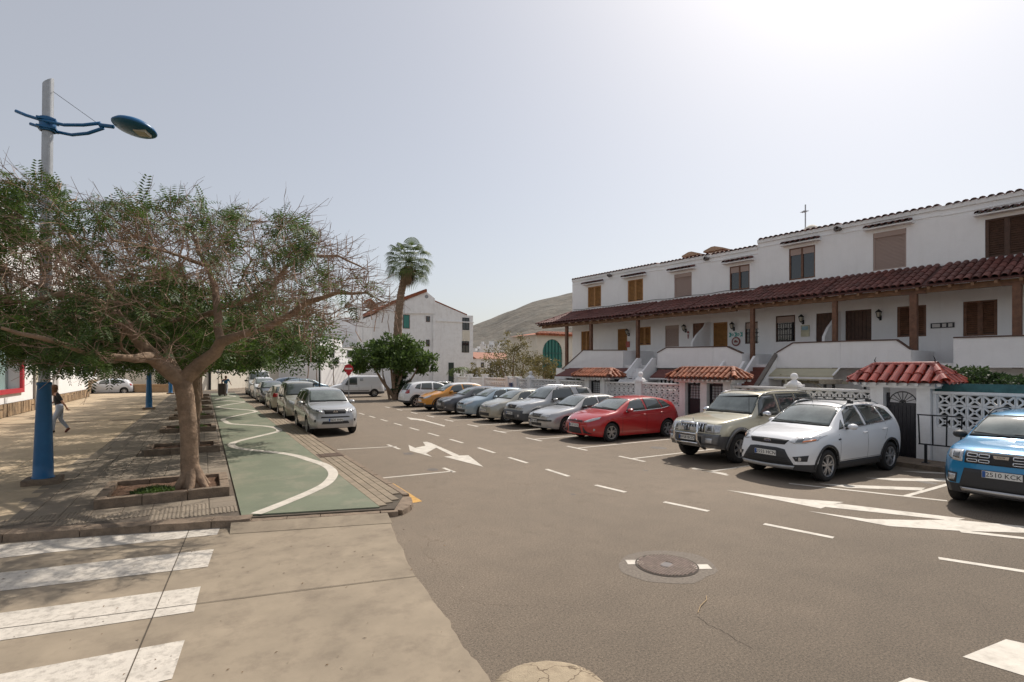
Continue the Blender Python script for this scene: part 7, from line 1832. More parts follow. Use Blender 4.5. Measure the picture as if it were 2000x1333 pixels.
# leaves along thinner boughs and a darker lower skirt
for i in range(0, len(pos)):
    if rad[i] < .03 and rnd.random() < .32:
        p = Vector(pos[i]); u, v = uv_of(p)
        if rnd.random() < leafiness(u, v)*(.9 if v > 560 else .55):
            for k in range(2): frond(lf, p+rv(.06), (rv(1)+Vector((0, 0, .2))).normalized(), rnd.uniform(.24, .40), pn=7)
    if rad[i] < .02 and rnd.random() < .25:
        p = Vector(pos[i]); d = (rv(1)).normalized(); tube3(tw, [p, p+d*.12, p+(d+rv(.5)).normalized()*.28], .004, .002)
skirt = [(-170, 600), (0, 600), (60, 640), (160, 620), (260, 610), (330, 640), (420, 610), (440, 700), (330, 712), (240, 725), (150, 728), (60, 705), (-170, 690)]
n = 0
while n < 1700:
    u = rnd.uniform(-170, 440); v = rnd.uniform(560, 728)
    if not in_poly(u, v, skirt): continue
    dd = rnd.uniform(.7, 2.8) if u > 150 else rnd.uniform(-1.2, 2.6)
    frond(lf2, q_(u, v, dd)+rv(.05), (rv(1)).normalized(), rnd.uniform(.26, .42), pn=7); n += 1
tw.build('bare_twigs', M['twig'], tree, kind='stuff', recalc=False)
lf.build('foliage', M['leaf'], tree, kind='stuff'); lf2.build('lower_foliage', M['leaf'], tree, kind='stuff')
# root flare
mb = MB()
for k in range(6):
    a = 2*PI*k/6+.4; mb.tube([(0, 0, .42), (math.cos(a)*.12, math.sin(a)*.12, .16), (math.cos(a)*.27, math.sin(a)*.27, -.02), (math.cos(a)*.40, math.sin(a)*.40, -.09)], [.10, .10, .065, .02], 8, caps=False)
mb.build('root_flare', M['bark'], tree, smooth=True)
# ---------------- tree pits with stone kerbs
def tree_pit(x0, x1, y0, y1, label, near=False):
    z = KH; o = thing('tree_pit', label, 'tree pit', ((x0+x1)/2, (y0+y1)/2, z), group='kerbed tree pits along the pavement'); hx, hy = (x1-x0)/2, (y1-y0)/2
    def st(a0, a1, b0, b1):
        m_ = MB(); m_.box(a0, a1, b0, b1, -.02, .155+rnd.uniform(-.008, .008)); me = m_.mesh('kerb_stone'); bevel_mesh(me, .014, 2); new_obj('kerb_stone', me, o, M['kerb'])
    w = .15; nx = 3; ny = 2
    for i in range(nx):
        a0 = -hx+2*hx*i/nx+.004; a1 = -hx+2*hx*(i+1)/nx-.004
        st(a0, a1, -hy, -hy+w); st(a0, a1, hy-w, hy)
    for i in range(ny):
        b0 = -hy+w+.006+(2*hy-2*w)*i/ny; b1 = -hy+w+(2*hy-2*w)*(i+1)/ny-.006
        st(-hx, -hx+w, b0, b1); st(hx-w, hx, b0, b1)
    mb = MB(); n = 14; vs = []
    for i in range(n+1):
        for j in range(n+1):
            x = -hx+w+(2*hx-2*w)*i/n; y = -hy+w+(2*hy-2*w)*j/n; vs.append((x, y, .075+.05*noise.noise(Vector((x*4+x0, y*4+y0, 0)))))
    mb.add(vs, [(i*(n+1)+j, (i+1)*(n+1)+j, (i+1)*(n+1)+j+1, i*(n+1)+j+1) for i in range(n) for j in range(n)]); mb.build('soil', M['soil'], o, smooth=True); return o
pl = ['nearest kerbed tree pit, with green weeds left of the trunk', 'kerbed tree pit just behind the large tree trunk', 'third kerbed tree pit of the row, seen past the trunk', 'fourth kerbed tree pit of the row with weeds', 'fifth kerbed tree pit of the row', 'sixth kerbed tree pit of the row', 'seventh kerbed tree pit of the row', 'furthest kerbed tree pit of the row']
for i, (a, b_, c_, d_) in enumerate(PIT): tree_pit(a, b_, c_, d_, pl[i])
def weeds(x, y, z, rx, ry, n, hh, m, label, name='weed_tuft', cat='weeds', w=.006):
    o = thing(name, label, cat, (x, y, z)); g_ = Geo()
    for i in range(n):
        a = rnd.uniform(0, 2*PI); r = math.sqrt(rnd.random()); p = Vector((math.cos(a)*rx*r, math.sin(a)*ry*r, 0)); d = Vector((rnd.uniform(-.6, .6), rnd.uniform(-.6, .6), 1)).normalized(); h_ = hh*rnd.uniform(.5, 1.2)*(1.2-r*.7)
        s_ = Vector((-d.y, d.x, 0)).normalized()*w if abs(d.x)+abs(d.y) > .01 else Vector((w, 0, 0))
        g_.quad(p-s_*.6, p+s_*.6, p+d*h_*.6+s_, p+d*h_*.6-s_); g_.tri(p+d*h_*.6-s_, p+d*h_*.6+s_, p+d*h_+Vector((d.x, d.y, -.1))*h_*.4)
        for q in range(2): t = p+d*h_*(.4+.3*q); e = rv(1).normalized()*.035; f = Vector((-e.y, e.x, 0))*.35; g_.quad(t, t+e*.5+f, t+e, t+e*.5-f)
    g_.build('leaves', m, o, kind='stuff'); return o
weeds(-.78, 11.35, KH+.09, .33, .3, 700, .13, M['leaf2'], 'low green weeds growing in the nearest tree pit')
weeds(-.4, 23.0, KH+.09, .5, .45, 500, .2, M['leaf2'], 'green weeds in the third tree pit, seen past the trunk'); weeds(-.4, 28.6, KH+.09, .5, .5, 400, .25, M['leaf2'], 'green weeds in the fourth tree pit')
weeds(-.5, 34.2, KH+.09, .5, .5, 400, .3, M['leaf2'], 'yellowish green weeds in the fifth tree pit')
# ---------------- the rest of the row: one tree, copied
def umbrella_tree(label, loc, H_=4.7, R_=3.8, n=300, leaves=3900, seedn=3, bark=M['bark']):
    global rnd
    o = thing('spreading_tree', label, 'tree', loc, group='trees along the paved path'); r2 = random.Random(seedn); rnd = r2
    S_ = [([(Vector((0, 0, 0)), .15), (Vector((.04, .02, 1.0)), .12), (Vector((.0, .0, 1.9)), .12)], None)]
    for k in range(5):
        a = 2*PI*k/5+r2.uniform(-.3, .3); S_.append(([(Vector((0, 0, 1.9)), .09), (Vector((math.cos(a)*.6, math.sin(a)*.6, 2.5)), .07), (Vector((math.cos(a)*1.5, math.sin(a)*1.5, 3.1)), .045), (Vector((math.cos(a)*R_*.7, math.sin(a)*R_*.7, 3.5)), .02)], 0))
    T2 = []
    while len(T2) < n:
        a = r2.uniform(0, 2*PI); r = math.sqrt(r2.random())*R_; zt = 3.1+(H_-3.1)*math.sqrt(max(0, 1-(r/R_)**2)); z = r2.uniform(2.3+.2*(r/R_), zt)
        if r < 1.2 and z < 2.9: continue
        T2.append((math.cos(a)*r, math.sin(a)*r, z))
    pos, par, rad, ch, tips = space_tree(S_, T2, step=.35, wig=.06, rtip=.007)
    skin_tree(pos, par, rad, ch, bark, o, nbig=8); g_ = Geo(); t_ = MB()
    for ti in tips:
        p = Vector(pos[ti])
        for k in range(int(leaves/n)):
            frond(g_, p+rv(.30), (rv(1)+Vector((0, 0, .2))).normalized(), r2.uniform(.35, .6), pn=4, w=.024)
        for k in range(2): d = rv(1).normalized(); tube3(t_, [p, p+d*.25, p+(d+rv(.4)).normalized()*.5], .006, .003)
    g_.build('foliage', M['leafr'], o, kind='stuff'); t_.build('bare_twigs', M['twig'], o, kind='stuff', recalc=False); return o
t1 = umbrella_tree('second tree of the row, its trunk half hidden behind the nearest trunk', (-.25, 17.6, KH+.08), seedn=5)
t1.scale = (1, 1, 1)
tl = ['third tree of the row, close behind the second trunk', 'fourth tree of the row over the parked cars', 'fifth tree of the row', 'sixth tree of the row', 'seventh tree of the row', 'last tree of the row before the crossing']
for i in range(6):
    t = copy_tree(t1); t.location = (-.3+rnd.uniform(-.1, .1), 23.1+5.6*i, KH+.08); t.rotation_euler = (0, 0, 1.1+i*1.9); t['label'] = tl[i]; t.scale = (1, 1, rnd.uniform(.95, 1.05))
# ---------------- broad-leaved tree, palm and shrubs
def leaf_blob(g_, c, r, n, size, flat=.8, shell=.55):
    for i in range(n):
        d = rv(1).normalized(); k = shell+(1-shell)*rnd.random(); p = Vector((c[0]+d.x*r[0]*k, c[1]+d.y*r[1]*k, c[2]+d.z*r[2]*k))
        a = (d+rv(.9)).normalized()*size*rnd.uniform(.6, 1.3); b = a.cross(rv(1)).normalized()*size*.32
        g_.quad(p, p+a*.5+b, p+a, p+a*.5-b)
def bushy(label, loc, blobs, n, size, m, name='leafy_tree', cat='tree', trunks=(), group=None, mb_=M['bark'], extra=None):
    o = thing(name, label, cat, loc, group=group); g_ = Geo(); tot = sum(b[3]*b[4] for b in blobs)
    # clumps: break each blob into many small lumps for an uneven outline
    for (x, y, z, rx, rz) in blobs:
        k = max(6, int(n*rx*rz/tot/60))
        for i in range(k):
            d = rv(1).normalized(); q = .35+.68*rnd.random(); c = (x+d.x*rx*q, y+d.y*rx*q, z+d.z*rz*q); leaf_blob(g_, c, (rx*.28, rx*.28, rz*.26), 46, size, shell=.1)
    g_.build('foliage', m, o, kind='stuff'); mb = MB()
    for (a, b, r) in trunks:
        a, b = Vector(a), Vector(b); mid = a.lerp(b, .5)+rv(.12); mb.tube([a, a.lerp(mid, .5)+rv(.05), mid, mid.lerp(b, .5)+rv(.05), b], [r, r*.85, r*.7, r*.5, r*.25], 7, caps=False)
    if trunks: mb.build('trunk', mb_, o, smooth=True, recalc=False)
    return o
rnd = random.Random(21)
bp = G(772, 781, .0)
bushy('dense dark green broad-leaved tree at the junction, in front of the white gabled building', bp,
      [(-1.9, 0, 3.3, 1.7, 1.1), (-.6, .3, 3.9, 1.7, 1.2), (.9, 0, 3.6, 1.6, 1.1), (2.1, 0, 3.0, 1.3, .9), (.2, -.3, 2.9, 1.9, 1.0), (-2.7, .2, 2.7, 1.0, .7), (2.6, 0, 2.5, .8, .5), (.6, .2, 4.6, 1.0, .6)], 15000, .22, M['leaf2'],
      trunks=[((0, 0, 0), (-1.8, 0, 2.8), .16), ((.1, .1, 0), (-.5, 0, 3), .17), ((-.2, 0, 0), (.9, 0, 3), .15), ((.2, -.1, 0), (2, 0, 2.8), .12), ((-.4, .1, 0), (-1.0, 0, 2.4), .1), ((.3, 0, 0), (1.5, 0, 2.0), .08)])
bushy('dark undergrowth round the foot of the palm trunk', bp+Vector((.35, .2, 0)), [(0, 0, .8, .75, .8), (.3, .1, 1.5, .6, .6)], 2600, .16, M['leafd'], name='undergrowth_shrub', cat='shrub')
def fan_leaf(g_, p, d, l, m_=14, spread=2.5):
    d = d.normalized(); side = d.cross(UP); side = side.normalized() if side.length > .05 else Vector((1, 0, 0)); nrm = side.cross(d)
    for i in range(m_):
        a = -spread/2+spread*i/(m_-1); t = (d*math.cos(a)+side*math.sin(a)).normalized(); e = t.cross(nrm).normalized()*l*.036
        m1 = p+t*l*.62; tip = p+t*l*(1-.15*abs(a))+Vector((0, 0, -l*.42))
        g_.quad(p-e*.2, p+e*.2, m1+e, m1-e); g_.tri(m1-e, m1+e, tip)
pb = G(778, 780, 0)
palm = thing('fan_palm', 'tall fan palm with slightly leaning trunk and shaggy skirt of dead leaves', 'palm tree', pb); PDp = pb.dot(VD)
def pq(u, v, dd=0): return PD(u, v, PDp+dd)-pb
mb = MB(); pp_ = [pq(778, 780), pq(776, 720), pq(776, 660), pq(779, 610), pq(783, 575), pq(788, 550), pq(795, 530)]; fine = []
for a, b in zip(pp_[:-1], pp_[1:]):
    for i in range(9): fine.append(a.lerp(b, i/9))
mb.tube(fine, [.36-.10*min(1, i/len(fine)*1.2)+(.03 if i % 2 else 0) for i in range(len(fine))], 12, caps=False); mb.build('trunk', M['palmbark'], palm, smooth=False)
top = pq(798, 512); g_ = Geo(); gd = Geo(); st = MB()
for k in range(46):
    a = k*2.4; el = 1.25-1.85*(k/46)+rnd.uniform(-.1, .1); d = Vector((math.cos(a)*math.cos(el), math.sin(a)*math.cos(el), math.sin(el))); l = rnd.uniform(1.1, 1.5); q = top+d*l*.95+Vector((0, 0, -.12))
    st.tube([top, top+d*.6+Vector((0, 0, .05)), q], [.03, .02, .014], 4, caps=False); fan_leaf(g_, q, (d+Vector((0, 0, -.45))), rnd.uniform(.85, 1.1), m_=15)
for k in range(64):
    a = k*2.1; zt = rnd.uniform(0, 1); base = top+Vector((math.cos(a)*.16, math.sin(a)*.16, -.1-1.5*zt))+Vector((-.2*zt*1.2, 0, 0)); d = Vector((math.cos(a)*(.75-.3*zt), math.sin(a)*(.75-.3*zt), -1.0)); fan_leaf(gd, base, d, rnd.uniform(.6, 1.0)*(1.15-.6*zt), m_=8, spread=1.2)
st.build('leaf_stalks', M['palm'], palm, kind='stuff'); g_.build('crown', M['palm'], palm, kind='stuff'); gd.build('dead_skirt', mat('dead_palm', (.26, .17, .10), rough=.9, var=.3, vscale=3), palm, kind='stuff')
bushy('olive brown feathery shrub tree behind the far garden wall', (19.0, 33.2, 0), [(0, 0, 3.2, 1.7, 1.2), (-1.4, .5, 2.6, 1.4, 1.2), (1.3, 0, 2.6, 1.4, 1.2), (.3, 0, 4.2, 1.1, .8), (-.5, 0, 1.9, 2.0, .8)], 7000, .13, M['leaf3'], trunks=[((0, 0, 0), (-1, 0, 2.8), .1), ((.1, 0, 0), (1, 0, 2.8), .1), ((0, .1, 0), (.2, 0, 3.5), .1)], mb_=M['twig'])
bushy('rounded olive shrub beside the small house with the green arched window', (19.4, 29.8, 0), [(0, 0, 2.6, 1.1, .9), (.8, .4, 2.2, .9, .8)], 2600, .14, M['leaf3'], name='garden_shrub', cat='shrub', trunks=[((0, 0, 0), (.1, 0, 2.2), .07)])
bushy('dark green shrub in the garden corner under the canopy post', (20.2, 27.0, 0), [(0, 0, 1.8, .9, .8)], 1800, .14, M['leafd'], name='garden_shrub', cat='shrub', trunks=[((0, 0, 0), (0, 0, 1.5), .06)])
bushy('pale yellow green shrub at the left end of the far garden wall', (18.2, 37.6, 0), [(0, 0, 1.9, .8, .8), (-.9, 0, 1.5, .7, .6)], 1800, .14, M['leaf3'], name='garden_shrub', cat='shrub', trunks=[((0, 0, 0), (0, 0, 1.5), .06)])
for i, (x, y, z, rx, rz, lb) in enumerate(((16.9, 6.2, 2.12, .75, .42, 'dark green shrub rising over the netted wall right of the red gateway'), (16.9, 5.2, 1.98, .65, .30, 'low dark shrub above the blue green netting'), (16.95, 4.3, 1.92, .6, .25, 'low dark shrub above the netting, cut by the right edge'))):
    bushy(lb, (x, y, 0), [(0, 0, z, rx, rz), (.1, .2, z-.3, rx*.9, rz)], 2600, .10, M['leafd'], name='garden_shrub', cat='shrub', trunks=[((0, 0, 0), (0, 0, z-.3), .05)])
bushy('small wiry potted shrub above the garden wall behind the pale cars', (16.5, 21.7, 0), [(0, 0, 1.95, .42, .22)], 260, .09, M['leafd'], name='garden_shrub', cat='shrub', trunks=[((0, 0, 0), (.2, 0, 2.1), .03), ((0, 0, 1), (-.2, .2, 2.2), .02)])
# small feather palm by the gabled building
sp = thing('small_palm', 'small feather palm between the gabled building and the baluster wall', 'palm tree', (17.2, 38.3, 0)); mb = MB(); mb.tube([(0, 0, 0), (.05, 0, 1.2), (0, 0, 2.3)], [.12, .09, .08], 8); mb.build('trunk', M['palmbark'], sp); g_ = Geo()
for k in range(13):
    a = k*2.4; frond(g_, Vector((0, 0, 2.3)), Vector((math.cos(a), math.sin(a), .55+.4*(k % 3)/2)), 1.35, pn=12, droop=1.5, w=.03, plen=.25)
g_.build('crown', M['palm'], sp, kind='stuff')
# young street trees and hedges across the junction
rnd = random.Random(5)
for i, (u, v, hh, rr, lb) in enumerate(((620, 762, 3.2, .8, 'slim young street tree with sparse crown left of the no entry sign'), (652, 760, 2.9, .7, 'thin young tree just left of the no entry sign'), (600, 768, 4.0, 1.0, 'taller young tree above the petrol blue car'), (433, 742, 4.2, 1.3, 'young tree beyond the walking man'))):
    p = G(u, v, 0)
    if p.y > 75: p = PD(u, v, 62); p.z = 0
    bushy(lb, (p.x, p.y, 0), [(0, 0, hh, rr, .6), (.3, 0, hh+.5, rr*.7, .5)], 900, .17, M['leaf2'], name='young_tree', trunks=[((0, 0, 0), (0, 0, hh+.3), .07)], mb_=M['twig'])
bushy('clipped dark hedge left of the white panel van', (6.9, 54.5, 0), [(0, 0, .9, 1.0, .8)], 1600, .14, M['leafd'], name='hedge', cat='hedge', trunks=[])
# ================================================================== buildings beyond, hill, street furniture, people
def building(name, label, cat='building', group=None, loc=(0, 0, 0), rz=0): return thing(name, label, cat, loc, rz, group)
def win(o, x0, x1, z0, z1, y, fr=M['dwood'], gl=M['glassd'], dep=.05, axis='y', mull=True, name='window'):
    """window set on a wall whose outer face is at local y (axis y) looking towards -y, or at local x (axis x) looking towards -x / +x"""
    b = MB(); f = .06
    def bx(b, a0, a1, b0, b1, c0, c1):
        if axis == 'y': b.box(a0, a1, b0, b1, c0, c1)
        else: b.box(b0, b1, a0, a1, c0, c1)
    s_ = -1 if dep > 0 else 1; d = abs(dep)
    lo, hi = (y-d, y-.003) if s_ < 0 else (y+.003, y+d)
    bx(b, x0, x0+f, lo, hi, z0, z1); bx(b, x1-f, x1, lo, hi, z0, z1); bx(b, x0+f, x1-f, lo, hi, z1-f, z1); bx(b, x0+f, x1-f, lo, hi, z0, z0+f)
    if mull: c = (x0+x1)/2; bx(b, c-.025, c+.025, lo+.002, hi-.002, z0+f, z1-f)
    w = b.build(name, fr, o); b = MB()
    lo2, hi2 = (y-.02, y-.004) if s_ < 0 else (y+.004, y+.02)
    bx(b, x0+f, x1-f, lo2, hi2, z0+f, z1-f); b.build('pane', gl, w); return w
# ---- three-storey white gabled building at the end (gable wall faces down the street)
gb = building('gabled_building', 'three storey white building with orange tiled gable roof behind the palm'); gb.location = (0, 60, 0)
def gx(u, Y=60): return PYW(u, 700, Y).x
def gz(u, v, Y=60): return PYW(u, v, Y).z
xL, xM, xR = gx(727), gx(850), gx(924); apx = gx(832); zap = gz(832, 571); zE = gz(922, 617); zM = gz(851, 589); zl = gz(727, 618)
b = MB()
b.prism([(xL, 0, 0), (xR, 0, 0), (xR, 0, zE), (gx(912), 0, zE), (xM, 0, zM-.05), (apx, 0, zap), (gx(760), 0, gz(760, 597)), (xL, 0, zl)], (0, 6.5, 0)); b.build('wall', M['white2'], gb)
b = MB(); b.box(xL-.0, xM, -.10, -.002, gz(800, 612), gz(800, 612)+.12); b.prism([(xM-.1, -.18, gz(850, 613)), (xM-.1, -.18, zM+.3), (apx, -.18, zap+.02), (gx(790), -.18, gz(790, 588)), (gx(790), -.18, gz(790, 613))], (0, .17, 0)); b.build('gable_panel', M['white2'], gb)
b = MB(); b.box(xM+.0, xR+.05, -.12, -.003, zE-.9, zE-.78); b.box(xM-.35, xM, -.30, -.004, 0, gz(850, 616)); b.build('wall_rib', M['white2'], gb)
b = MB(); 
for (p, q) in (((apx, zap), (gx(758), gz(758, 598))), ((gx(758), gz(758, 598)), (gx(727), gz(727, 614)))):
    b.prism([(p[0], -.35, p[1]+.0), (q[0], -.35, q[1]), (q[0], -.35, q[1]+.28), (p[0], -.35, p[1]+.28)], (0, 7.2, 0))
b.prism([(xM, -.05, zM-.02), (gx(912), -.05, zE+.02), (gx(912), -.05, zE+.14), (xM, -.05, zM+.1)], (0, 7, 0)); b.build('roof', M['orange'], gb)
tp = []
for i in range(int(26/.6)):
    pass
win(gb, gx(787), gx(800), gz(793, 642), gz(793, 615), 0, gl=M['teal'], mull=False); win(gb, gx(832), gx(839.5), gz(835, 629), gz(835, 618), 0, mull=False)
win(gb, gx(903), gx(916.5), gz(910, 645), gz(910, 621), 0, fr=M['iron']); win(gb, gx(902), gx(916), gz(909, 689), gz(909, 667), 0, fr=M['iron']); win(gb, gx(832), gx(839), gz(835, 677), gz(835, 664), 0, mull=False)
b = MB(); b.box(gx(903), gx(917), -.07, -.003, gz(910, 667)+.05, gz(910, 645)-.05); b.build('spandrel', M['cream'], gb)
b = MB(); b.lathe([(0, -.05), (.22, -.05), (.22, -.003), (0, -.003)], (gx(832), -.16, gz(832, 580)), 12, axis='y'); b.build('gable_vent', mat('vent_grey', (.3, .3, .31), rough=.7), gb)
b = MB(); b.box(gx(876), gx(886), -.06, -.003, 0, 3.1); b.build('door', mat('dark_green_door', (.02, .035, .028), rough=.6), gb)
b = MB(); b.box(gx(815), gx(846), -.08, -.003, 0, .9); b.build('plinth', M['cream'], gb)
# projecting wing with its own little roof on the street side
b = MB(); x0 = gx(708, 64); b.prism([(x0, 4, 0), (xL-.003, 4, 0), (xL-.003, 4, gz(727, 612, 64)), (gx(722, 64), 4, gz(722, 588, 64)), (x0, 4, gz(708, 603, 64))], (0, 2.4, 0)); b.build('wing_wall', M['white2'], gb)
b = MB(); p0, p1 = (gx(722, 63.9), gz(722, 586, 63.9)), (gx(741, 63.9), gz(741, 606, 63.9)); b.prism([(p0[0], 3.7, p0[1]), (p1[0], 3.7, p1[1]), (p1[0], 3.7, p1[1]+.12), (p0[0], 3.7, p0[1]+.12)], (0, 2.9, 0))
o_ = b.build('wing_roof', M['orange'], gb)
b = MB()
for i in range(12):
    f = i/12; y = 3.75+2.8*f; b.tube([(p0[0], y, p0[1]+.15), (p1[0], y, p1[1]+.15)], .09, 5)
b.build('roof_tile_rows', M['orange'], gb, kind='stuff')
b = MB()
for i in range(16):
    f = (i+.5)/16; a = Vector((apx, 0, zap+.3)); c_ = Vector((gx(758), 0, gz(758, 598)+.3)); p = a.lerp(c_, f); b.tube([p+Vector((0, -.4, 0)), p+Vector((0, .3, 0))], .10, 5)
b.build('verge_tile_rows', M['orange'], gb, kind='stuff')
# ---- small house with the green arched window
ah = building('arched_house', 'low cream house with red tiled roof and green arched window, left of the terrace', 'house'); AY = 44.0; ah.location = (0, AY, 0)
def ax_(u): return gx(u, AY)
def az(u, v): return gz(u, v, AY)
b = MB(); x0, x1 = ax_(1048), ax_(1175); c0 = (ax_(1060)+ax_(1098))/2; r = (ax_(1097.5)-ax_(1059))/2; zs = az(1078, 690); n = 16; zt = az(1078, 655)
hz = zt+.0; 
arc = [(c0-math.cos(PI*k/n)*r, zs+math.sin(PI*k/n)*(az(1078, 663)-zs)) for k in range(n+1)]
ring = [(x0, 0, 0), (arc[0][0], 0, 0)]+[(p[0], 0, p[1]) for p in arc]+[(arc[-1][0], 0, 0), (x1, 0, 0), (x1, 0, zt), (x0, 0, zt)]
b = MB(); b.box(x0, arc[0][0], 0, .3, 0, zt); b.box(arc[-1][0], x1, 0, .3, 0, zt)
for p, q in zip(arc[:-1], arc[1:]): b.prism([(p[0], 0, p[1]), (q[0], 0, q[1]), (q[0], 0, zt), (p[0], 0, zt)], (0, .3, 0))
b.build('wall', M['cream'], ah)
b = MB(); b.box(x0+.05, x1-.05, .4, 6, 0, zt-.01); b.build('house_body', M['cream'], ah)
b = MB(); b.add([(p[0], .12, p[1]) for p in arc]+[(arc[-1][0], .12, 1.5), (arc[0][0], .12, 1.5)], [tuple(range(n+3))]); pw = b.build('arched_window', M['teal'], ah)
b = MB(); [b.bar((c0+dx*r, .08, 1.6), (c0+dx*r, .08, zs+(az(1078, 663)-zs)*math.sqrt(1-dx*dx)), .06) for dx in (-.66, -.33, 0, .33, .66)]; b.bar((c0-r, .07, zs), (c0+r, .07, zs), .09); b.bar((c0-r, .07, zs-1.2), (c0+r, .07, zs-1.2), .07); b.build('window_bars', mat('green_frame', (.01, .10, .085), rough=.4), pw)
zr = zt-.75; b = MB(); b.add([(x0-.35, -.4, zt+.0), (x1, -.4, zt), (x1, 2.6, zr+1.2), (x0+2.2, 2.6, zr+1.2), (x0-.35, 5, zt)], [(0, 1, 2, 3), (0, 3, 4)]); b.add([(x0-.35, -.4, zt-.08), (x1, -.4, zt-.08), (x1, -.4, zt), (x0-.35, -.4, zt)], [(0, 1, 2, 3)]); b.build('roof', M['orange'], ah)
for i in range(int((x1-x0)/.3)):
    x = x0-.2+.3*i; f = max(0, min(1, (x-(x0-.35))/2.55)); b = MB(); b.tube([(x, -.5, zt+.05), (x, -.4+3*f, zt+.05+(zr+1.2-zt)*f)], .10, 6); b.build('tile_row', M['orange'], ah)
# ---- hills and the town at their foot
def hill(name, ridge, dist, m, base=-40, depth=900, label=None):
    """ridge in pixels of the photograph gives the silhouette; the slope falls towards the town"""
    mb = MB(); nx = 90; ny = 26; vs = []
    us = [ridge[0][0]+(ridge[-1][0]-ridge[0][0])*i/nx for i in range(nx+1)]; fr = herm(ridge)
    for i, u in enumerate(us):
        for j in range(ny+1):
            t = j/ny; d = dist+depth*t; h = (HOR-fr(u))/FPX*(dist+depth)
            near = PD(u, HOR, d); z = h*(math.sin(t*PI/2))**1.15+EYE; p = Vector((near.x, near.y, 0))
            z += (noise.noise(p*.004)*22+abs(noise.noise(p*.012))*12+noise.noise(p*.05)*2)*min(1, t*2)*(1-t)*2
            vs.append((p.x, p.y, z-1.0))
    for i, u in enumerate(us):   # back slope
        d = dist+depth*1.5; q = PD(u, HOR, d); vs.append((q.x, q.y, base))
    k = ny+1; fs = [(i*k+j, (i+1)*k+j, (i+1)*k+j+1, i*k+j+1) for i in range(nx) for j in range(ny)]; o0 = (nx+1)*k
    fs += [(i*k+ny, (i+1)*k+ny, o0+i+1, o0+i) for i in range(nx)]
    mb.add(vs, fs); o = mb.build(name, m, kind='structure', smooth=True); return o
M['hill'] = mat('dry_hillside', (0.142, 0.125, 0.102), rough=1, var=.35, vscale=.02, stain=(.115, .115, .10), sscale=.05, samt=.85, bump=.6, bscale=.05, bdist=9)
hill('hill', [(560, 712), (640, 690), (720, 676), (800, 668), (880, 655), (925, 641), (956, 631), (1000, 613), (1045, 597), (1094, 585), (1130, 578), (1250, 556), (1400, 548), (1600, 575), (1800, 600), (2050, 640)], 650, M['hill'], depth=650)
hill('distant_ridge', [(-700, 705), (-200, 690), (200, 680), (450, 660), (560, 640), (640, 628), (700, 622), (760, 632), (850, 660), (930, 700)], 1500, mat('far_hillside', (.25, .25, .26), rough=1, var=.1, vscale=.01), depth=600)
rnd = random.Random(77)
labs = ['small white far house in the valley, block %s']
tcount = 0
spots = []
for i in range(17):
    u = 928+i*8.2+rnd.uniform(-2, 2); v = 688-((i*37) % 5)*3.2-(6 if i > 5 else 0); spots.append((u, v))
words = ['at the very left beside the gabled building', 'with a taller back block at the left', 'low and long near the gabled building', 'with flat roof under the hill foot', 'beside a dark patch of trees', 'standing slightly higher than its neighbours', 'with a square tower block', 'bright in the middle of the town', 'with two stepped roofs', 'just left of the olive shrub top', 'directly above the olive shrub', 'partly behind the olive shrub', 'peeping between shrub branches', 'small and low behind the shrub', 'right of the shrub top', 'near the small arched house roof', 'last one before the arched house']
for i, (u, v) in enumerate(spots):
    d = 420+60*((i*13) % 4); p = PD(u, v+5, d); o = building('town_house', 'far white town house '+words[i], 'house', 'white houses of the town at the hill foot', (p.x, p.y, p.z-6), rnd.uniform(-.4, .4))
    w = rnd.uniform(3.0, 6.5); h = rnd.uniform(2.4, 4.5); b = MB(); b.box(-w/2, w/2, -3, 3, 0, 6+h); b.build('wall', M['white2'], o)
    b = MB(); b.box(-w/2+rnd.uniform(0, w*.4), w/2-rnd.uniform(0, w*.4), -1, 2.5, 6+h, 6+h+rnd.uniform(1, 2.8)); b.build('upper_block', M['white2'], o)
    b = MB(); [b.box(-w/2+.6+1.6*k, -w/2+1.3+1.6*k, -3.06, -3.003, 6+h-1.9, 6+h-.8) for k in range(max(1, int((w-1)/1.6)))]; b.build('windows', M['glassd'], o)
# nearer roofs below the town
p = PD(935, 705, 150)
o = building('low_house', 'white house with orange roof low between the gabled building and the shrub', 'house', None, (p.x+2, p.y, 0), .3)
b = MB(); b.box(-7, 9, -4, 4, 0, 5.0); b.build('wall', M['white2'], o); b = MB(); b.prism([(-7.4, -4.4, 5.0), (-7.4, 4.4, 5.0), (-7.4, 0, 6.9)], (16.8, 0, 0)); b.build('roof', M['orange'], o)
for k in range(4): win(o, -5.5+3.4*k, -4.3+3.4*k, 2.6, 4, -4)
g_ = Geo()
for i in range(2600):
    u = rnd.uniform(900, 1120); v = rnd.uniform(692, 712); p = PD(u, v, rnd.uniform(260, 380)); a = rv(1).normalized()*1.6; b_ = a.cross(rv(1)).normalized()*1.0; g_.quad(p-a, p-b_, p+a, p+b_)
g_.build('scrub_wood', M['leafd'], kind='stuff', label='dark belt of scrub below the far white town')
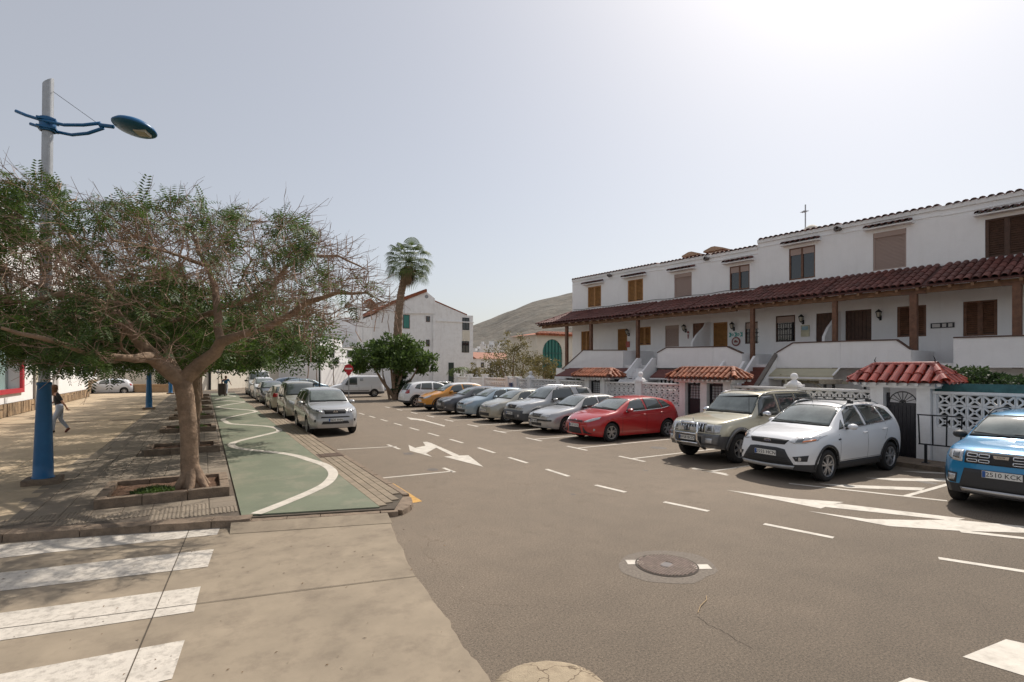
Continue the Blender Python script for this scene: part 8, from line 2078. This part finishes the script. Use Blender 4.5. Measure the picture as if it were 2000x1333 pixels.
# ---- left-hand shop building
LX = -8.05
sh = building('shop_building', 'white shop building with stone plinth and red framed display window along the square'); sh.location = (LX, 0, 0)
def sy(u): return PXW(u, 700, LX).y
def sz(u, v): return PXW(u, v, LX).z
y_end = sy(172); ydoor0, ydoor1 = sy(64), sy(80)
yw0, yw1 = sy(-130), sy(41)
zw0, zw1 = sz(20, 765), sz(20, 640)
HB = 9.6
b = MB()
b.box(-10, -.002, 20, yw0, 0, HB); b.box(-10, -.002, yw0, yw1, 0, zw0); b.box(-10, -.002, yw0, yw1, zw1, HB); b.box(-10, -.002, yw1, y_end, 0, HB)
b.build('wall', M['white'], sh)
b = MB(); b.box(-10.2, .15, 19.8, y_end+.1, HB, HB+.35); b.build('parapet', M['white'], sh)
b = MB(); f = .24; b.box(.0, .12, yw0-.05, yw0+f, zw0-.1, zw1); b.box(.0, .12, yw1-f, yw1+.1, zw0-.1, zw1); b.box(0, .12, yw0+f, yw1-f, zw0-.1, zw0+.12); b.build('window_frame', mat('red_frame', (.50, .03, .05), rough=.4), sh)
b = MB(); b.box(-1.2, -1.15, yw0, yw1, zw0, zw1); b.build('display_back', M['white'], sh); b = MB(); b.box(-.5, -.48, yw0, yw1, zw0, zw1); b.build('pane', mat('shop_glass', (.25, .36, .34), rough=.05, spec=.8), sh)
b = MB(); [b.box(-.47, -.43, yw1-3.2-3*k, yw1-2.7-3*k, zw0+.5, zw1) for k in range(3)]; b.build('display_strip', mat('red_strip', (.28, .02, .04), rough=.5), sh)
# plinth of irregular stones
M['stone'] = per_object_tint(mat('plinth_stone', (0.31, 0.215, 0.13), rough=.9, var=.35, vscale=3, bump=.6, bscale=12, stain=(.12, .085, .06), sscale=2.5, samt=.7), .3)
def plinth(y0, y1, hh, x=0.0, parent=sh):
    y = y0
    while y < y1-.05:
        w = min(rnd.uniform(.2, .6), y1-y); z = KH
        while z < hh-.02:
            h_ = min(rnd.uniform(.3, .95), hh-z)
            if hh-z-h_ < .12: h_ = hh-z
            m_ = MB(); e = .012; j = lambda: rnd.uniform(0, .03)
            m_.add([(x+.004, y+e, z+e), (x+.004, y+w-e, z+e), (x+.004, y+w-e, z+h_-e), (x+.004, y+e, z+h_-e), (x+.07+j(), y+e+j(), z+e+j()), (x+.07+j(), y+w-e-j(), z+e+j()), (x+.07+j(), y+w-e-j(), z+h_-e-j()), (x+.07+j(), y+e+j(), z+h_-e-j())], [(4, 5, 6, 7), (0, 1, 5, 4), (1, 2, 6, 5), (2, 3, 7, 6), (3, 0, 4, 7)])
            m_.build('plinth_stone', M['stone'], parent); z += h_
        y += w
PHt = sz(30, 785)
b = MB(); b.box(.0, .05, 20, ydoor0, 0, PHt-.01); b.box(.0, .05, sy(112), y_end, 0, PHt-.01); b.build('plinth_mortar', M['joint'], sh)
plinth(sy(-60), ydoor0, PHt); plinth(sy(112), y_end, PHt)
b = MB(); b.box(.002, .10, sy(64.5), sy(66), KH, 4.2); b.build('downpipe', mat('pipe_grey', (.25, .22, .2), rough=.6), sh)
b = MB(); b.box(.003, .06, sy(67), sy(78), KH+.08, 2.9); b.build('door', mat('cream_door', (.62, .55, .42), rough=.5), sh); b = MB(); b.box(.004, .08, sy(103), sy(111), KH+.05, 3.0); b.build('door', mat('grey_door', (.5, .48, .47), rough=.5), sh)
for (a, c_) in ((128, 138), (146, 154)): win(sh, sy(a), sy(c_), 2.0, 3.3, .001, axis='x', dep=-.06, fr=M['galv'])
for k in range(5): win(sh, 33+5.2*k, 34.4+5.2*k, 5.4, 7.0, .001, axis='x', dep=-.06, fr=M['white2'])
# taller block behind, seen over the tree crown
b2 = building('white_block', 'upper part of a white block with a recessed tower behind the shop roof'); p = PD(90, 480, 60); b2.location = (p.x-3, p.y+2, 0)
b = MB(); b.box(-12, -1.4, -4, 8, 0, 17.5); b.box(-1.4, 1.0, -1, 8, 0, 15.2); b.box(1.0, 6.0, 0, 8, 0, 12.0); b.build('wall', M['white2'], b2); b = MB(); b.box(-12.1, -1.3, -4.1, 8.1, 17.5, 17.8); b.build('parapet', M['cream'], b2)
# next building along the square with a stone pier
nb = building('corner_building', 'white building with dark stone pier beyond the shop at the end of the square'); nb.location = (-9.0, 0, 0)
yn0, yn1 = y_end+2.2, y_end+11
b = MB(); b.box(-8, 0, yn0, yn1, 0, 8.0); b.build('wall', M['white2'], nb); plinth(yn0, yn1, 1.35, .0, nb)
b = MB(); b.box(-.6, .02, y_end+.3, y_end+2.1, 0, 3.0); b.build('blue_door', mat('blueish_door', (.30, .36, .44), rough=.4), nb)
# ---- white walls and houses across the end of the square and the street
def wallb(name, label, p0, p1, z, th=.3, m=M['cream'], cat='wall', coping=True):
    a = Vector((p0[0], p0[1], 0)); c_ = Vector((p1[0], p1[1], 0)); mid = (a+c_)/2; d = c_-a; rz = math.atan2(d.y, d.x); o = thing(name, label, cat, mid, rz); l = d.length/2
    b = MB(); b.box(-l, l, -th/2, th/2, 0, z); b.build('wall', m, o)
    if coping: b = MB(); b.box(-l-.02, l+.02, -th/2-.04, th/2+.04, z, z+.08); b.build('coping', m, o)
    return o
wallb('retaining_wall', 'long stained cream retaining wall behind the walking man', (-3.0, 64), (9.0, 82), 3.6)
for i in range(12):
    a = 8.0+i*1.9; o = thing('wall_buttress', 'cream wall buttress number row across the junction', 'buttress', (a+.6, 75.5+.3*i, 0)); bpy.data.objects.remove(o)
w_ = wallb('panelled_wall', 'cream wall with raised ribs behind the petrol blue car', (9.2, 82.3), (27, 101), 3.6)
for i in range(13): b = MB(); b.box(-12+i*1.95, -11.75+i*1.95, -.28, -.151, 0, 3.6); b.build('wall_rib', M['cream'], w_)
hb = building('white_house', 'two storey white house with pergola beyond the junction, behind the twigs'); p = PD(650, 700, 84); hb.location = (p.x, p.y, 0); hb.rotation_euler = (0, 0, .8)
b = MB(); b.box(-9, 9, -4, 4, 0, 5.4); b.box(-9, -3, -3.5, 4, 5.4, 6.6); b.build('wall', M['white'], hb); win(hb, -7.0, -5.8, 3.9, 5.1, -4, fr=M['galv']); win(hb, -2.5, -1.0, 4.0, 5.2, -4, fr=M['galv']); win(hb, 3.0, 4.5, 3.9, 5.1, -4, fr=M['galv']); b = MB(); [b.box(-6+.9*i, -5.88+.9*i, -6, -4, 3.1, 3.25) for i in range(12)]; b.box(-6.2, 4.4, -6.1, -5.95, 3.0, 3.12); b.build('pergola', M['white'], hb)
b = MB(); b.box(5.2, 6.4, -4.06, -4.003, 0, 2.6); b.box(7.2, 7.9, -4.06, -4.003, 0, 2.4); b.build('door', mat('rust_door', (.25, .09, .05), rough=.6), hb)
hb2 = building('white_house', 'white house with parapet above the far parked vans'); p = PD(520, 700, 88); hb2.location = (p.x, p.y+8, 0); hb2.rotation_euler = (0, 0, .8)
b = MB(); b.box(-10, 7, -4, 4, 0, 6.0); b.build('wall', M['white2'], hb2)
for k in range(5): win(hb2, -8.5+3*k, -7.4+3*k, 3.6, 5.0, -4, fr=M['galv'])
hb3 = building('white_house', 'long white house behind the walking man and the planter boxes'); p = PD(330, 700, 84); hb3.location = (p.x, p.y, 0); hb3.rotation_euler = (0, 0, .5)
b = MB(); b.box(-16, 10, -4, 4, 0, 5.6); b.build('wall', M['white2'], hb3)
for k in range(7): win(hb3, -14+3.2*k, -12.8+3.2*k, 3.2, 4.6, -4, fr=M['galv'])
wallb('garden_wall', 'pinkish white low wall behind the planter boxes', (-18, 66), (-1, 66), 2.1, m=M['cream'], cat='garden wall')
# planter boxes with shrubs
M['pinkpl'] = mat('planter_clay', (.50, .33, .19), rough=.8, var=.15)
for i, (u, lb) in enumerate(((244, 'clay coloured planter box in front of the white car'), (288, 'clay planter box next to the distant blue lamp post'), (322, 'clay planter box holding a round dark shrub'))):
    p = G(u, 766, KH); o = thing('planter_box', lb, 'planter', (p.x, p.y, KH), group='planter boxes across the square')
    b = MB(); b.prism([(-.95, -.4, 0), (.95, -.4, 0), (1.05, -.4, .75), (-1.05, -.4, .75)], (0, .8, 0)); b.build('box', M['pinkpl'], o); b = MB(); b.box(-1.1, 1.1, -.46, -.401, .62, .76); b.build('rim', M['pinkpl'], o)
    if i == 2: g2 = Geo(); leaf_blob(g2, (0, 0, 1.25), (.9, .5, .6), 900, .16, shell=.3); g2.build('shrub', M['leafd'], o, kind='stuff')
# ---- lamp posts
def lamp(x, y, z, label, full=True):
    o = thing('street_lamp', label, 'street lamp', (x, y, z), 0, 'street lamps with blue bases')
    m_ = MB(); m_.box(-.29, .29, -.26, .26, -.01, .11); me = m_.mesh('footing'); bevel_mesh(me, .02, 2); new_obj('footing', me, o, M['kerb'])
    b = MB(); b.lathe([(.185, .11), (.185, .135), (.165, .15), (.158, .4), (.115, 1.85), (.11, 1.93), (.122, 1.94), (.122, 1.99), (.108, 2.0), (.0, 2.0)], n=24); b.build('base_sleeve', M['bluepaint'], o, smooth=True)
    b = MB(); b.lathe([(.095, 2.0), (.095, 5.6), (.09, 5.61), (.09, 8.05)], n=20)
    k = len(b.v); b.v[-20:] = [(v[0], v[1], v[2]-.10+.9*(v[0]*.9)) for v in b.v[-20:]]; b.f.append(tuple(range(k-20, k))); b.mi.append(0)
    b.build('pole', M['galv'], o, smooth=False)
    if full:
        # everything on top points across the view: local x towards the street
        ax = RD; zc = 7.08
        def L_(s_, z_, w=0.0): return ax*s_+VD*w+UP*z_
        b = MB()
        b.tube([L_(-.52, zc+.22, -.12), L_(-.32, zc+.14, -.12), L_(-.05, zc+.06, -.12), L_(.4, zc-.03, -.1), L_(.75, zc-.01, -.06), L_(1.05, zc+.06, 0)], .032, 8)
        b.tube([L_(-.45, zc+.08, .12), L_(-.26, zc+.02, .12), L_(0, zc-.06, .12), L_(.4, zc-.14, .1), L_(.75, zc-.12, .06), L_(1.1, zc-.04, 0)], .032, 8)
        b.build('arm', M['bluepaint'], o, smooth=True)
        b = MB(); b.lathe([(.11, zc-.13), (.135, zc-.12), (.135, zc+.14), (.11, zc+.15)], n=16); b.box(-.15, .15, -.15, .15, zc-.09, zc-.05); b.box(-.15, .15, -.15, .15, zc+.07, zc+.11); b.build('clamp', M['bluepaint'], o)
        b = MB(); b.tube([L_(1.03, zc+.02), L_(1.30, zc-.01)], .04, 8); b.build('arm_joint', M['bluepaint'], o)
        # lens-shaped lamp head
        hd = new_obj('lamp_head', None, o, loc=L_(1.72, zc-.02)); hd.rotation_euler = (-R(9), R(8), math.atan2(ax.y, ax.x))
        b = MB(); b.lathe([(.0, .145), (.12, .138), (.25, .11), (.36, .06), (.415, 0), (.405, -.02)], n=28); me = b.mesh('shell', smooth=True); q = new_obj('shell', me, hd, M['bluepaint']); q.scale = (.98, .85, 1.0)
        b = MB(); b.lathe([(.405, -.02), (.35, -.055), (.2, -.085), (0, -.095)], n=28); q = new_obj('underside', b.mesh('underside', smooth=True), hd, mat('lamp_under', (.02, .11, .19), rough=.4)); q.scale = (.98, .85, 1.0)
        b = MB(); b.box(.06, .30, -.10, .10, -.112, -.06); b.build('light_panel', mat('led_panel', (.45, .40, .30), rough=.4), hd)
        b = MB(); b.tube([L_(.1, 7.75), L_(.95, zc+.08)], .006, 4); b.build('stay_wire', M['iron'], o)
    return o
lp = G(84, 944, .13); lamp(lp.x, lp.y, KH, 'tall street lamp with blue sleeve and blue lens-shaped head, nearest of the lamps').rotation_euler = Matrix.Rotation(R(.75), 3, VD).to_euler()
l2 = G(291, 800, .13); lamp(l2.x, l2.y, KH, 'second street lamp, its blue sleeve standing on the square behind the tree trunk'); l3 = G(333, 770, .13); lamp(l3.x, l3.y, KH, 'furthest street lamp, beside the planter boxes')
# ---- no entry sign, info board, litter stand
sp_ = PD(681, 721, 37); o = thing('no_entry_sign', 'round red no entry sign with white bar on a thin post before the white van', 'road sign', (sp_.x, sp_.y, 0), -YAW+.1)
b = MB(); b.tube([(0, .05, 0), (0, .05, 2.75)], .035, 8); b.build('post', M['galv'], o)
b = MB(); b.lathe([(0, -.01), (.31, -.01), (.31, .01), (0, .01)], (0, 0, 2.38), 28, axis='y'); b.build('sign_plate', mat('sign_red', (.50, .018, .03), rough=.4), o); b = MB(); b.box(-.22, .22, -.016, -.011, 2.33, 2.43); b.build('white_bar', M['platew'], o)
b = MB(); b.prism([(-.2, -.008, 2.1), (.2, -.008, 2.1), (0, -.008, 1.86)], (0, .016, 0)); b.build('lower_plate', mat('sign_red2', (.42, .02, .03), rough=.4), o)
p = G(410, 762, 0); o = thing('shade_post', 'dark post carrying a slanting board beyond the tree row', 'sign post', (p.x, p.y, 0), -YAW); 
sc_ = p.dot(VD)/FPX
b = MB(); b.tube([(0, 0, 0), (0, 0, 38*sc_)], .12, 8); b.build('post', M['iron'], o); b = MB(); b.prism([(-.05, -.1, 36*sc_), (1.2, -.1, 32*sc_), (1.2, -.1, 34.5*sc_), (-.05, -.1, 40*sc_)], (0, .6, 0)); b.build('board', mat('board_grey', (.12, .12, .12), rough=.7), o)
p = G(624, 780, 0); o = thing('dark_post', 'slim dark lamp post standing behind the beige small van', 'post', (p.x, p.y, 0)); b = MB(); b.tube([(0, 0, 0), (0, 0, 4.4)], [.07, .04], 8); b.build('post', M['iron'], o); b = MB(); b.tube([(0, 0, 4.4), (-.1, 0, 4.7), (-.45, .0, 5.0)], [.03, .025, .02], 6); b.build('arm', M['iron'], o)
# ---- walking people: one continuous body each, clothes as children
def skin_body(name, joints, edges, m, parent, sub=2, rootj=0):
    me = bpy.data.meshes.new(name); me.from_pydata([j[0] for j in joints], edges, []); o = new_obj(name, me, parent)
    md = o.modifiers.new('skin', 'SKIN'); md.use_smooth_shade = True
    for v, j in zip(me.skin_vertices[0].data, joints): r = j[1]; v.radius = (r, r) if not hasattr(r, '__len__') else r
    me.skin_vertices[0].data[rootj].use_root = True
    o.modifiers.new('sub', 'SUBSURF').levels = sub; bpy.context.view_layer.update()
    dg = bpy.context.evaluated_depsgraph_get(); nm = bpy.data.meshes.new_from_object(o.evaluated_get(dg)); o.modifiers.clear(); o.data = nm
    nm.materials.clear(); nm.materials.append(m)
    for p in nm.polygons: p.use_smooth = True
    return o
M['skin'] = mat('skin_tone', (.40, .22, .15), rough=.6); M['jeans'] = mat('pale_jeans', (.34, .38, .46), rough=.9); M['black_cloth'] = mat('black_cloth', (.02, .02, .022), rough=.9); M['hair'] = mat('brown_hair', (.16, .075, .035), rough=.7, var=.3, vscale=20); M['wcloth'] = mat('white_cloth', (.7, .72, .78), rough=.9); M['tcloth'] = mat('teal_cloth', (.03, .12, .22), rough=.9)
def person(label, loc, rz, pose, top_m, leg_m, h=1.68, hair_long=True):
    o = thing('person', label, 'person', loc, rz); s_ = h/1.7; V = lambda x, y, z: (x*s_, y*s_, z*s_)
    # x forward. joints
    J = pose
    names = list(J); idx = {n: i for i, n in enumerate(names)}
    joints = [(V(*J[n][0]), J[n][1]*s_) for n in names]
    E_ = [('pelvis', 'spine'), ('spine', 'chest'), ('chest', 'neck'), ('neck', 'head'), ('head', 'crown')]
    for s2 in 'lr': E_ += [('chest', 'sh'+s2), ('sh'+s2, 'el'+s2), ('el'+s2, 'wr'+s2), ('wr'+s2, 'ha'+s2), ('pelvis', 'hip'+s2), ('hip'+s2, 'kn'+s2), ('kn'+s2, 'an'+s2), ('an'+s2, 'to'+s2)]
    skin_body('body', joints, [(idx[a], idx[b]) for a, b in E_], M['skin'], o)
    def cloth(nm, keys, edges_, m, g=1.22):
        js = [(V(*J[k][0]), J[k][1]*s_*g) for k in keys]; ix = {k: i for i, k in enumerate(keys)}; skin_body(nm, js, [(ix[a], ix[b]) for a, b in edges_], m, o)
    cloth('shirt', ['pelvis', 'spine', 'chest', 'shl', 'ell', 'shr', 'elr'], [('pelvis', 'spine'), ('spine', 'chest'), ('chest', 'shl'), ('shl', 'ell'), ('chest', 'shr'), ('shr', 'elr')], top_m, 1.25)
    cloth('trousers', ['pelvis', 'spine', 'hipl', 'knl', 'anl', 'hipr', 'knr', 'anr'], [('pelvis', 'spine'), ('pelvis', 'hipl'), ('hipl', 'knl'), ('knl', 'anl'), ('pelvis', 'hipr'), ('hipr', 'knr'), ('knr', 'anr')], leg_m, 1.18)
    hd = Vector(V(*J['head'][0])); g2 = MB(); vs = []
    hair = []
    b = MB(); b.lathe([(0, .125), (.06, .115), (.098, .07), (.108, .01), (.10, -.05), (.085, -.09 if not hair_long else -.14), (.06, -.10 if not hair_long else -.26), (0, -.10 if not hair_long else -.30)], n=14); me = b.mesh('hair', smooth=True); q = new_obj('hair', me, o, M['hair']); q.location = hd+Vector((-.022, 0, .035)); q.scale = (1.02, .9, 1)
    b = MB(); b.lathe([(0, .07), (.03, .06), (.05, .02), (.05, -.05), (.035, -.10), (0, -.115)], n=10); q = new_obj('face', b.mesh('face', smooth=True), o, M['skin']); q.location = hd+Vector((.062, 0, 0)); q.scale = (.95, 1.35, 1)
    b = MB(); b.add([(.115, -.012, -.01), (.115, .012, -.01), (.135, 0, -.035), (.112, 0, .02)], [(0, 1, 2), (0, 2, 3), (1, 3, 2)]); q = b.build('nose', M['skin'], o); q.location = hd
    # five fingers on each hand
    for s2 in 'lr':
        ha = Vector(V(*J['ha'+s2][0])); wr = Vector(V(*J['wr'+s2][0])); d = (ha-wr).normalized(); sd_ = d.cross(Vector((1, 0, 0.01))).normalized(); b = MB()
        for k in range(4): off = sd_*0+Vector((1, 0, 0))*(.024*(k-1.5)); p0 = ha+off; b.tube([p0, p0+d*.035+sd_*.004, p0+d*(.06-.006*abs(k-1.5))+sd_*.012], [.009, .008, .006], 5)
        b.tube([wr.lerp(ha, .4)+Vector((.03, 0, 0)), ha+Vector((.05, 0, 0)), ha+Vector((.055, 0, -.02))], [.010, .009, .007], 5); b.build('fingers', M['skin'], o)
        an = Vector(V(*J['an'+s2][0])); to = Vector(V(*J['to'+s2][0])); d = (to-an).normalized(); b = MB(); b.tube([an-d*.06+Vector((0, 0, -.03)), an+Vector((0, 0, -.02)), to, to+d*.05], [.035, .045, .04, .025], 8); b.build('shoe', M['black_cloth'] if s2 == 'l' else M['brickred'], o, smooth=True)
    return o
walk = dict(pelvis=((0, 0, .93), .12), spine=((.03, 0, 1.12), .115), chest=((.09, 0, 1.34), .125), neck=((.15, 0, 1.48), .05), head=((.18, 0, 1.59), .085), crown=((.17, 0, 1.68), .055),
    shl=((.10, .17, 1.40), .055), ell=((-.04, .23, 1.15), .04), wrl=((-.16, .22, .93), .027), hal=((-.21, .22, .85), .03), shr=((.10, -.17, 1.40), .055), elr=((.12, -.24, 1.13), .04), wrr=((.30, -.20, 1.02), .027), har=((.37, -.18, 1.0), .03),
    hipl=((.01, .09, .86), .095), knl=((.18, .09, .49), .065), anl=((.20, .09, .09), .042), tol=((.33, .09, .04), .03), hipr=((-.01, -.09, .86), .095), knr=((-.02, -.09, .48), .065), anr=((-.24, -.09, .14), .042), tor=((-.18, -.09, .04), .03))
wp = G(117, 846, KH); person('woman walking behind the blue lamp post, long brown hair, black top, pale trousers', (wp.x, wp.y, KH), PI+.25, walk, M['black_cloth'], M['jeans'], 1.66)
stand = {k: v for k, v in walk.items()}
stand.update(dict(chest=((.02, 0, 1.36), .13), neck=((.03, 0, 1.49), .052), head=((.05, 0, 1.60), .088), crown=((.04, 0, 1.69), .055), spine=((0, 0, 1.14), .12), shl=((.02, .19, 1.42), .06), ell=((.05, .30, 1.18), .045), wrl=((.16, .24, .98), .03), hal=((.21, .20, .93), .032), shr=((.02, -.19, 1.42), .06), elr=((-.02, -.32, 1.2), .045), wrr=((-.10, -.42, 1.0), .03), har=((-.13, -.46, .93), .032),
    hipl=((0, .09, .86), .10), knl=((.14, .09, .50), .068), anl=((.10, .09, .10), .045), tol=((.22, .09, .05), .032), hipr=((0, -.09, .86), .10), knr=((-.05, -.09, .50), .068), anr=((-.22, -.09, .14), .045), tor=((-.12, -.09, .06), .032)))
mp = G(441, 773, KH); person('man in teal jacket and white trousers walking with a dark wheeled case', (mp.x, mp.y, KH), R(80), stand, M['tcloth'], M['wcloth'], 1.6, hair_long=False)
p = G(434, 773.5, KH); o = thing('wheeled_case', 'dark wheeled case pulled by the man in the teal jacket', 'wheeled case', (p.x, p.y, KH), -.4)
b = MB(); b.box(-.27, .27, -.18, .18, .08, 1.02); me = b.mesh('case_body'); bevel_mesh(me, .04, 2); new_obj('case_body', me, o, mat('case_brown', (.06, .045, .035), rough=.7)); b = MB(); b.lathe([(0, -.03), (.07, -.03), (.07, .03), (0, .03)], (-.2, 0, .07), 12, axis='y'); b.lathe([(0, -.03), (.07, -.03), (.07, .03), (0, .03)], (.2, 0, .07), 12, axis='y'); b.build('case_wheels', M['iron'], o); b = MB(); b.tube([(.2, 0, 1.0), (.22, 0, 1.2), (.1, 0, 1.22)], .015, 6); b.build('case_handle', M['iron'], o)
